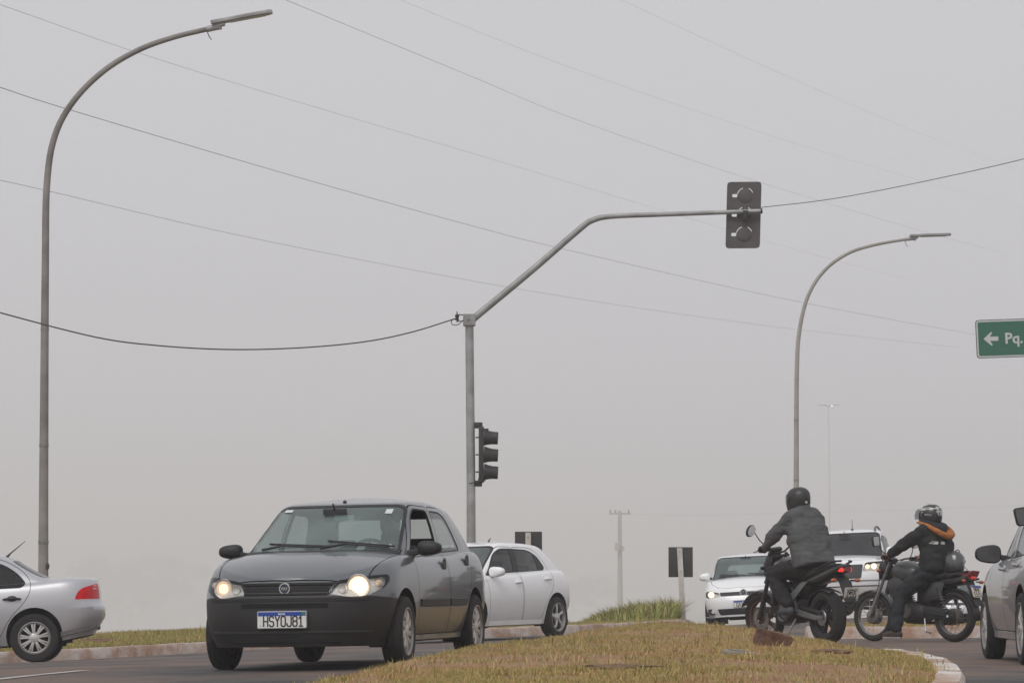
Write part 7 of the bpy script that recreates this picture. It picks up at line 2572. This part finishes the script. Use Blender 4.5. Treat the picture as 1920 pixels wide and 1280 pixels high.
def grip_hand(m, G, side, wrist):
    """Fist closed round a handlebar grip at G; side +1 left."""
    G = Vector(G)
    ax = Vector((-.08, side, 0)).normalized()
    for o in (-.030, -.010, .010, .030):
        chain_mb(m, [Vector(wrist).lerp(G+ax*o+Vector((-.05, 0, .03)), .55), G+ax*o+Vector((-.036, 0, .030))], [.017, .015])
        k = 1.0-.12*abs(o-.010)/.02*.4
        chain_mb(m, [G+ax*o+Vector((-.034, 0, .032)), G+ax*o+Vector((.008, 0, .036*k)), G+ax*o+Vector((.034*k, 0, .014)), G+ax*o+Vector((.030*k, 0, -.016)), G+ax*o+Vector((.008, 0, -.029))], [.012, .0105, .0098, .0092, .0085])
    inn = -ax
    chain_mb(m, [Vector(wrist)+inn*.018, G+inn*.038+Vector((-.045, 0, .010)), G+inn*.046+Vector((-.020, 0, -.016)), G+inn*.040+Vector((.008, 0, -.030))], [.016, .0145, .0115, .010])

M_SKIN = pmat('skin', (.23, .12, .085), .55, var=.1)
M_GLOVE = pmat('dark_glove', (.03, .028, .028), .8)
def cloth(name, col, bump=.25, quilt=0.0):
    m = pmat(name, col, .85, var=.18, scale=5, bump=bump, bscale=22)
    if quilt:
        nt = m.node_tree; N, L = nt.nodes, nt.links
        b = N['Principled BSDF']; bp = [n for n in N if n.type == 'BUMP'][0]
        tc = [n for n in N if n.type == 'TEX_COORD'][0]
        w = N.new('ShaderNodeTexWave'); w.wave_type = 'BANDS'; w.bands_direction = 'Z'; w.wave_profile = 'SIN'
        w.inputs['Scale'].default_value = 6.5; w.inputs['Distortion'].default_value = 1.2; w.inputs['Detail'].default_value = 2
        L.new(tc.outputs['Object'], w.inputs['Vector'])
        b2 = N.new('ShaderNodeBump'); b2.inputs['Strength'].default_value = quilt; b2.inputs['Distance'].default_value = .03
        L.new(w.outputs[0], b2.inputs['Height']); L.new(bp.outputs[0], b2.inputs['Normal']); L.new(b2.outputs[0], b.inputs['Normal'])
    return m

def helmet(parent, c, yaw, pitch, mat, visor_mat, visor_up=False, s=1.0, name='helmet'):
    M = Matrix.Translation(c) @ Matrix.Rotation(yaw, 4, 'Z') @ Matrix.Rotation(pitch, 4, 'Y') @ Matrix.Scale(s, 4)
    lv = [(-.150, .105, .080, .082), (-.142, .135, .098, .100), (-.110, .158, .118, .114), (-.06, .163, .138, .124), (0, .155, .150, .129), (.05, .145, .150, .126), (.09, .122, .132, .108), (.118, .088, .098, .080), (.134, .05, .055, .045), (.140, .004, .004, .004)]
    m = MB()
    rg = []
    for z, f, b, w in lv:
        rg.append([M @ Vector(((f if math.cos(a) > 0 else b)*math.cos(a), w*math.sin(a), z)) for a in np.linspace(0, 2*math.pi, 32, endpoint=False)])
    m.loft(rg, closed=True, caps=False)
    o = m.build(name, mat, parent, angle=60)
    md = o.modifiers.new('t', 'SOLIDIFY'); md.thickness = .012; bake(o)
    rg = []
    for z, f, w in (((-.045, .166, .129), (-.01, .166, .133), (.03, .160, .134), (.062, .149, .129)) if not visor_up else ((.085, .176, .126), (.07, .205, .128), (.03, .225, .128), (-.03, .228, .126))):
        rg.append([M @ Vector((f*math.cos(a), w*math.sin(a), z)) for a in np.linspace(R(-72), R(72), 18)])
    v = MB().loft(rg, closed=False).build('visor', visor_mat, o)
    if visor_up:
        # dark opening of the face port
        rg = []
        for z, f, w in ((-.05, .1635, .126), (0, .158, .1305), (.045, .150, .128)):
            rg.append([M @ Vector((f*math.cos(a), w*math.sin(a), z)) for a in np.linspace(R(-62), R(62), 16)])
        MB().loft(rg, closed=False).build('face_opening', M_GAP, o)
    # hinge discs and rear vent
    for sd in (1, -1):
        MB().lathe([(0, .008), (.022, .006), (.026, 0)], M @ Vector((.03, sd*.129, .005)), M.to_3x3() @ Vector((0, sd, 0)), 16).build('visor_pivot', M_BLACKPL, o)
    m = MB(); m.tube([M @ Vector((.105*math.cos(a)-.02, .084*math.sin(a), -.148)) for a in np.linspace(0, 2*math.pi, 25)], .010, 6, caps=False); m.build('neck_trim', M_BLACKPL, o)
    return o, M

def person(name, label, J, bikeM, mats, hood=False):
    """J: joints in the bike's frame."""
    root = empty(name)
    tag(root, label, 'person', 'motorcycle riders')
    root.matrix_world = bikeM
    V = lambda k: Vector(J[k])
    hip, chest, neck, head = V('hip'), V('chest'), V('neck'), V('head')
    fwd = Vector((1, 0, 0))
    lean = (neck-hip).normalized()
    fw = Vector((lean.z, 0, -lean.x))
    def body(m):
        torso_rings(m, [(hip+Vector((0, 0, -.06)), .16, .28, fw), (hip+Vector((0, 0, .05)), .20, .30, fw), (hip.lerp(chest, .5), .18, .27, fw), (chest, .20, .33, fw), (chest.lerp(neck, .6), .17, .31, fw), (neck, .10, .14, fw)])
        chain_mb(m, [neck, head+Vector((0, 0, -.06))], [.055, .055])
        m.ball(head, (.092, .075, .112), 18, 12)
        m.ball(head+Vector((.092, 0, -.02)), (.016, .014, .02), 8, 6)
        for s, sh, el, wr, hd, hp, kn, an, toe in ((1, 'shL', 'elL', 'wrL', 'haL', 'hpL', 'knL', 'anL', 'toL'), (-1, 'shR', 'elR', 'wrR', 'haR', 'hpR', 'knR', 'anR', 'toR')):
            chain_mb(m, [V(sh), V(sh).lerp(V(el), .45), V(el), V(el).lerp(V(wr), .35), V(wr)], [.052, .050, .040, .042, .027])
            chain_mb(m, [V(hp), V(hp).lerp(V(kn), .4), V(kn), V(kn).lerp(V(an), .35), V(an)], [.082, .076, .054, .055, .036])
            chain_mb(m, [V(an), V(an).lerp(V(toe), .6)+Vector((0, 0, -.02)), V(toe)], [.038, .034, .026])
    bd = organic('body', body, mats['skin'], root, .016, 2)
    for s_, hd, wr in ((1, 'haL', 'wrL'), (-1, 'haR', 'wrR')):
        organic('hand', lambda m: grip_hand(m, V(hd), s_, V(wr)), mats['skin'], bd, .0065, 1)
    def jacket(m):
        kk = 1.0
        torso_rings(m, [(V('hem')+lean*-.02, J['jd'][0]*.98, J['jw'][0]*.98, fw), (V('hem'), J['jd'][0], J['jw'][0], fw), (hip.lerp(chest, .30), J['jd'][1], J['jw'][1], fw), (hip.lerp(chest, .7), J['jd'][2], J['jw'][2], fw),
                        (chest, J['jd'][3], J['jw'][3], fw), (chest.lerp(neck, .55), .25, .40, fw), (chest.lerp(neck, .85), .19, .28, fw), (neck+lean*.03, .155, .17, fw), (neck+lean*.065, .15, .155, fw)])
        for s, sh, el, wr in ((1, 'shL', 'elL', 'wrL'), (-1, 'shR', 'elR', 'wrR')):
            chain_mb(m, [chest.lerp(neck, .55)+Vector((0, s*.12, 0)), V(sh), V(sh).lerp(V(el), .4), V(el), V(el).lerp(V(wr), .5), V(wr).lerp(V(el), .04)], [.125, .096, .088, .076, .066, .050])
    organic('jacket', jacket, mats['jacket'], root, .019, 6, wrinkle=.019, ws=6.5)
    def trousers(m):
        torso_rings(m, [(hip+Vector((0, 0, -.12)), .20, .30, fw), (hip+Vector((0, 0, -.04)), .25, .36, fw), (hip+Vector((0, 0, .06)), .25, .36, fw), (hip+lean*.14, .22, .33, fw)])
        for s, hp, kn, an in ((1, 'hpL', 'knL', 'anL'), (-1, 'hpR', 'knR', 'anR')):
            chain_mb(m, [V(hp), V(hp).lerp(V(kn), .35), V(hp).lerp(V(kn), .7), V(kn), V(kn).lerp(V(an), .35), V(kn).lerp(V(an), .75), V(an)+Vector((0, 0, .02))], [.120, .118, .104, .092, .088, .082, .076])
    organic('trousers', trousers, mats['trousers'], root, .020, 3, wrinkle=.022, ws=7)
    for an, toe in (('anL', 'toL'), ('anR', 'toR')):
        A, T = V(an), V(toe)
        d = (T-A); d.z = 0; d.normalize()
        def shoe(m):
            h = A+d*-.05+Vector((0, 0, -.055))
            chain_mb(m, [h, A+d*.02+Vector((0, 0, -.05)), T.lerp(A, .35)+Vector((0, 0, -.012)), T], [.045, .05, .046, .036])
            chain_mb(m, [A+Vector((0, 0, .02)), A+Vector((0, 0, -.04))], [.050, .050])
        o = organic('shoe', shoe, mats['shoe'], root, .010, 3)
        h, t = A+d*-.09, T+d*.03
        zs = min(A.z-.105, T.z-.036)
        sd = Vector((-d.y, d.x, 0))
        pl = rpoly([(-.10, -.034), (.0, -.040), (.10, -.045), (.16, -.030), (.16, .030), (.10, .045), (0, .040), (-.10, .034)], .03, 3)
        tilt = Vector((d.x, d.y, 0))
        MB().prism(pl, lambda u, v, w: A+d*(.02+u)+sd*v+Vector((0, 0, lerp(-.105, T.z-A.z-.036, max(0, min(1, (u+.1)/.26)))+w)), .022).build('sole', mats['sole'], o, bevel=.004)
    return root, lean, fw

# rider in the grey quilted jacket
JA = dict(hip=(.30, 0, .93), chest=(.42, 0, 1.33), neck=(.50, 0, 1.545), head=(.57, .01, 1.66), hem=(.27, 0, .90), jd=(.38, .35, .34, .33), jw=(.50, .50, .51, .51),
          shL=(.46, .19, 1.44), elL=(.64, .33, 1.225), wrL=(.815, .385, 1.085), haL=(.875, .375, 1.06), shR=(.47, -.175, 1.43), elR=(.68, -.34, 1.225), wrR=(.865, -.36, 1.085), haR=(.93, -.35, 1.06),
          hpL=(.34, .11, .88), knL=(.80, .235, .82), anL=(.50, .215, .45), toL=(.63, .225, .385), hpR=(.34, -.11, .88), knR=(.80, -.235, .82), anR=(.50, -.215, .45), toR=(.63, -.225, .385))
GL = MA @ Vector((.90, .36, 1.13)); GR = MA @ Vector((.90, -.36, 1.13))
JA['haL'] = tuple(GL); JA['haR'] = tuple(GR); JA['wrL'] = tuple(GL+Vector((-.075, .005, .030))); JA['wrR'] = tuple(GR+Vector((-.075, 0, .030)))
ra, leanA, fwA = person('person', 'rider in grey quilted jacket and black helmet astride the black street motorcycle', JA, bike_a.matrix_world.copy(),
    dict(skin=M_GLOVE, jacket=cloth('grey_quilted_jacket', (.075, .079, .081), .3, .07), trousers=cloth('black_trousers', (.008, .008, .009)), shoe=cloth('grey_shoe', (.075, .078, .085), .1), sole=M_RUBBER))
hA, MhA = helmet(ra, Vector((.575, .005, 1.675)), R(14), R(6), pmat('matt_black_helmet', (.020, .019, .019), .5, coat=.2), pmat('dark_visor', (.01, .01, .012), .1, coat=.6), s=1.0)
for k, (a, z) in enumerate(((170, -.055), (206, -.058))):
    p = MhA @ Vector((.138*math.cos(R(a)), .124*math.sin(R(a)), z)); n = (MhA.to_3x3() @ Vector((math.cos(R(a)), math.sin(R(a)), 0))).normalized()
    if k == 0: MB().lathe([(0, .003), (.015, .003), (.016, 0)], p+n*.003, n, 14).build('sticker', pmat('helmet_sticker', (.45, .45, .44), .5), hA)
    else:
        tt = Vector((-n.y, n.x, 0))
        MB().add([p+n*.006+tt*u+Vector((0, 0, v)) for u, v in ((-.022, -.008), (.022, -.008), (.022, .008), (-.022, .008))], [(0, 1, 2, 3)]).build('sticker', MATS['helmet_sticker'], hA, smooth=False)

# rider in the black jacket with the orange lined hood
JB = dict(hip=(.30, 0, .90), chest=(.33, 0, 1.22), neck=(.37, 0, 1.42), head=(.41, .0, 1.53), hem=(.29, 0, .86), jd=(.37, .34, .33, .32), jw=(.49, .49, .49, .49),
          shL=(.36, .205, 1.345), elL=(.60, .31, 1.17), wrL=(.8, .36, 1.06), haL=(.88, .34, 1.03), shR=(.36, -.205, 1.345), elR=(.60, -.32, 1.15), wrR=(.8, -.36, 1.06), haR=(.88, -.34, 1.03),
          hpL=(.33, .12, .85), knL=(.64, .30, .56), anL=(.60, .40, .125), toL=(.755, .43, .055), hpR=(.34, -.11, .86), knR=(.74, -.22, .72), anR=(.50, -.21, .40), toR=(.63, -.22, .335))
GL = MBM @ Vector((.88, .34, 1.03)); GR = MBM @ Vector((.88, -.34, 1.03))
JB['haL'] = tuple(GL); JB['haR'] = tuple(GR); JB['wrL'] = tuple(GL+Vector((-.075, .0, .030))); JB['wrR'] = tuple(GR+Vector((-.075, 0, .030)))
M_BJ = cloth('black_jacket', (.011, .012, .012), .3)
rb, leanB, fwB = person('person', 'rider in black jacket with orange lined hood, left foot down on the road', JB, bike_b.matrix_world.copy(),
    dict(skin=M_SKIN, jacket=M_BJ, trousers=cloth('navy_jeans', (.009, .011, .014)), shoe=cloth('brown_shoe', (.05, .035, .028), .1), sole=pmat('pale_sole', (.30, .27, .24), .8)))
# patterned helmet
def pattern_mat():
    m, nt, b = _new('patterned_helmet')
    N, L = nt.nodes, nt.links
    tc = N.new('ShaderNodeTexCoord')
    mp = N.new('ShaderNodeMapping'); mp.inputs['Rotation'].default_value = (0, R(-20), R(30)); mp.inputs['Scale'].default_value = (7, 7, 17)
    no = N.new('ShaderNodeTexNoise'); no.inputs['Scale'].default_value = 1.0; no.inputs['Detail'].default_value = 1.0; no.inputs['Distortion'].default_value = .8
    L.new(tc.outputs['Object'], mp.inputs[0]); L.new(mp.outputs[0], no.inputs['Vector'])
    rp = N.new('ShaderNodeValToRGB'); rp.color_ramp.interpolation = 'CONSTANT'
    rp.color_ramp.elements[0].color = (.022, .021, .021, 1)
    rp.color_ramp.elements[1].position = .475; rp.color_ramp.elements[1].color = (.45, .44, .42, 1)
    e = rp.color_ramp.elements.new(.60); e.color = (.10, .10, .10, 1)
    L.new(no.outputs[0], rp.inputs[0])
    sx = N.new('ShaderNodeSeparateXYZ'); L.new(tc.outputs['Object'], sx.inputs[0])
    ck = N.new('ShaderNodeMath'); ck.operation = 'GREATER_THAN'; ck.inputs[1].default_value = 1.545
    L.new(sx.outputs['Z'], ck.inputs[0])
    mi = N.new('ShaderNodeMix'); mi.data_type = 'RGBA'; mi.inputs[6].default_value = (.02, .02, .02, 1)
    L.new(ck.outputs[0], mi.inputs[0]); L.new(rp.outputs[0], mi.inputs[7])
    L.new(mi.outputs[2], b.inputs['Base Color']); b.inputs['Roughness'].default_value = .3; b.inputs['Coat Weight'].default_value = .5
    return m
hB, MhB = helmet(rb, Vector((.415, 0, 1.555)), R(6), R(5), pattern_mat(), glass('clear_visor', (.55, .56, .57), .05), True, s=1.0)
# hood lying on the back: dark bag with an orange edge
nk = Vector(JB['neck'])
def hood_bag(m):
    for t in np.linspace(0, math.pi, 11):
        p = nk+Vector((.02-.155*math.sin(t), .135*math.cos(t), .015-.045*math.sin(t)))
        m.ball(p, (.055, .05, .060), 10, 8)
    m.ball(nk+Vector((-.135, 0, -.06)), (.07, .10, .10), 12, 10)
organic('hood', hood_bag, cloth('navy_hood', (.014, .014, .022), .2), rb, .012, 6, wrinkle=.008, ws=9)
def hood_edge(m):
    pts = []
    for t in np.linspace(-.15, math.pi+.15, 15):
        sg_ = math.sin(max(0, min(math.pi, t)))
        pts.append(nk+Vector((.09-.335*sg_**.75, .205*math.cos(t), .035-.165*sg_**1.2)))
    chain_mb(m, pts, [.014]+[.018+.024*math.sin(math.pi*i/14) for i in range(1, 14)]+[.014])
    chain_mb(m, [nk+Vector((-.195, -.05, -.07)), nk+Vector((-.20, -.04, -.13))], [.03, .022])
organic('hood_lining', hood_edge, cloth('orange_lining', (.36, .125, .025), .3), rb, .010, 3, wrinkle=.006, ws=12)
# two pale flashes on the back of the jacket
jb = [c for c in rb.children if c.name.startswith('jacket')][0]
bv = BVHTree.FromPolygons([v.co for v in jb.data.vertices], [tuple(p.vertices) for p in jb.data.polygons])
for yc, w in ((.18, .10), (.07, .075)):
    pts = []
    for u, v in ((-.5, -.5), (.35, -.5), (.5, .5), (-.2, .5)):
        h = bv.ray_cast(Vector((-1, yc-u*w, 1.205+v*.036-u*.012)), Vector((1, 0, 0)))
        pts.append(h[0]+Vector((-.016, 0, 0)))
    m = MB().add(pts, [(0, 1, 2, 3)]); m.add([p+Vector((.02, 0, 0)) for p in pts], [(3, 2, 1, 0)])
    m.build('jacket_flash', pmat('pale_flash', (.5, .5, .48), .6), jb, smooth=False)

# spare helmet strapped on the commuter bike's seat
sp = empty('helmet'); tag(sp, 'glossy dark spare helmet strapped to the back of the commuter motorcycle seat', 'helmet')
sp.matrix_world = bike_b.matrix_world.copy()
hC, MhC = helmet(sp, Vector((.035, .0, .975)), R(150), R(-8), pmat('dark_grey_helmet', (.035, .036, .038), .3, coat=.6), pmat('grey_visor', (.055, .058, .06), .12, coat=.8), s=.98, name='shell')
MB().tube([Vector(tuple(q)) for q in catmull([(.08, .13, .80), (.02, .145, .95), (-.02, .0, 1.125), (.02, -.145, .95), (.08, -.13, .80)], 6)], .006, 6).build('strap', M_WIRE, sp)
MB().tube([Vector(tuple(q)) for q in catmull([(-.07, .05, 1.05), (-.15, .05, .93), (-.24, .06, .86)], 6)], .0045, 6).build('elastic_cord', M_WIRE, sp)

# ================================================================ drivers
def driver(car, label, xs, z, hw, shirt, side=1):
    root = empty('person'); tag(root, label, 'person', 'drivers')
    root.matrix_world = car.root.matrix_world.copy()
    y = hw*side
    hip = Vector((xs-.08, y, z-.02))
    def fig(m):
        torso_rings(m, [(hip, .20, .32, (1, 0, .2)), (hip+Vector((-.05, 0, .18)), .19, .30, (1, 0, .2)), (hip+Vector((-.09, 0, .38)), .21, .36, (1, 0, .1)), (hip+Vector((-.09, 0, .50)), .15, .28, (1, 0, 0)), (hip+Vector((-.08, 0, .55)), .09, .12, (1, 0, 0))])
        hd = hip+Vector((-.05, 0, .70))
        chain_mb(m, [hip+Vector((-.08, 0, .54)), hd+Vector((0, 0, -.05))], [.055, .055]); m.ball(hd, (.095, .078, .118), 16, 12); m.ball(hd+Vector((.095, 0, -.02)), (.016, .014, .02), 8, 6)
        for s in (1, -1):
            m.ball(hd+Vector((-.005, s*.08, -.01)), (.02, .012, .03), 8, 6)
            sh = hip+Vector((-.08, s*.19, .46)); el = hip+Vector((.12, s*.25, .24)); hn = Vector((car.S['gh']['f0']-.60, y+s*.16, hip.z+.38))
            chain_mb(m, [sh, el, hn], [.058, .044, .034]); m.ball(hn+Vector((.02, 0, .01)), (.045, .03, .04), 10, 8)
            chain_mb(m, [hip+Vector((.02, s*.10, -.02)), hip+Vector((.42, s*.14, .08)), hip+Vector((.62, s*.12, -.25))], [.085, .062, .05])
    o = organic('body', fig, pmat('driver_skin', (.20, .11, .08), .6), root, .018, 3)
    def top(m):
        torso_rings(m, [(hip+Vector((0, 0, .0)), .24, .36, (1, 0, .2)), (hip+Vector((-.05, 0, .18)), .23, .35, (1, 0, .2)), (hip+Vector((-.09, 0, .38)), .24, .41, (1, 0, .1)), (hip+Vector((-.09, 0, .50)), .18, .31, (1, 0, 0)), (hip+Vector((-.08, 0, .54)), .13, .15, (1, 0, 0))])
        for s in (1, -1):
            chain_mb(m, [hip+Vector((-.08, s*.18, .46)), hip+Vector((.12, s*.25, .24)), hip+Vector((.20, s*.23, .28))], [.072, .058, .054])
    organic('shirt', top, cloth('shirt', shirt), root, .018, 4)
    hd = hip+Vector((-.05, 0, .70))
    def hair(m): m.ball(hd+Vector((-.018, 0, .035)), (.098, .086, .098), 16, 12)
    organic('hair', hair, pmat('dark_hair', (.012, .010, .009), .8), root, .012, 1)
driver(palio, 'driver at the wheel of the dark grey hatchback', .12, .50, .345, (.03, .03, .034))
driver(gol, 'driver at the wheel of the white five door hatchback', .16, .52, .345, (.10, .10, .11))
# ================================================================ the fog itself
def haze():
    x, y0, y1, z0, z1 = 3100, -700, 3100, -60, 50
    m = MB()
    m.box((0, (y0+y1)/2, (z0+z1)/2), (2*x, y1-y0, z1-z0))
    mat = bpy.data.materials.new('fog')
    mat.use_nodes = True
    N, L = mat.node_tree.nodes, mat.node_tree.links
    N.clear()
    pv = N.new('ShaderNodeVolumePrincipled')
    pv.inputs['Color'].default_value = (0.897, 0.897, 0.922, 1)
    pv.inputs['Density'].default_value = FOG_K
    pv.inputs['Anisotropy'].default_value = 0.0
    out = N.new('ShaderNodeOutputMaterial')
    L.new(pv.outputs[0], out.inputs['Volume'])
    o = m.build('haze', mat, None, smooth=False)
    tag(o, 'pale grey morning fog filling the whole scene', 'fog', kind='stuff')
FOG_K = 0.00125
haze()
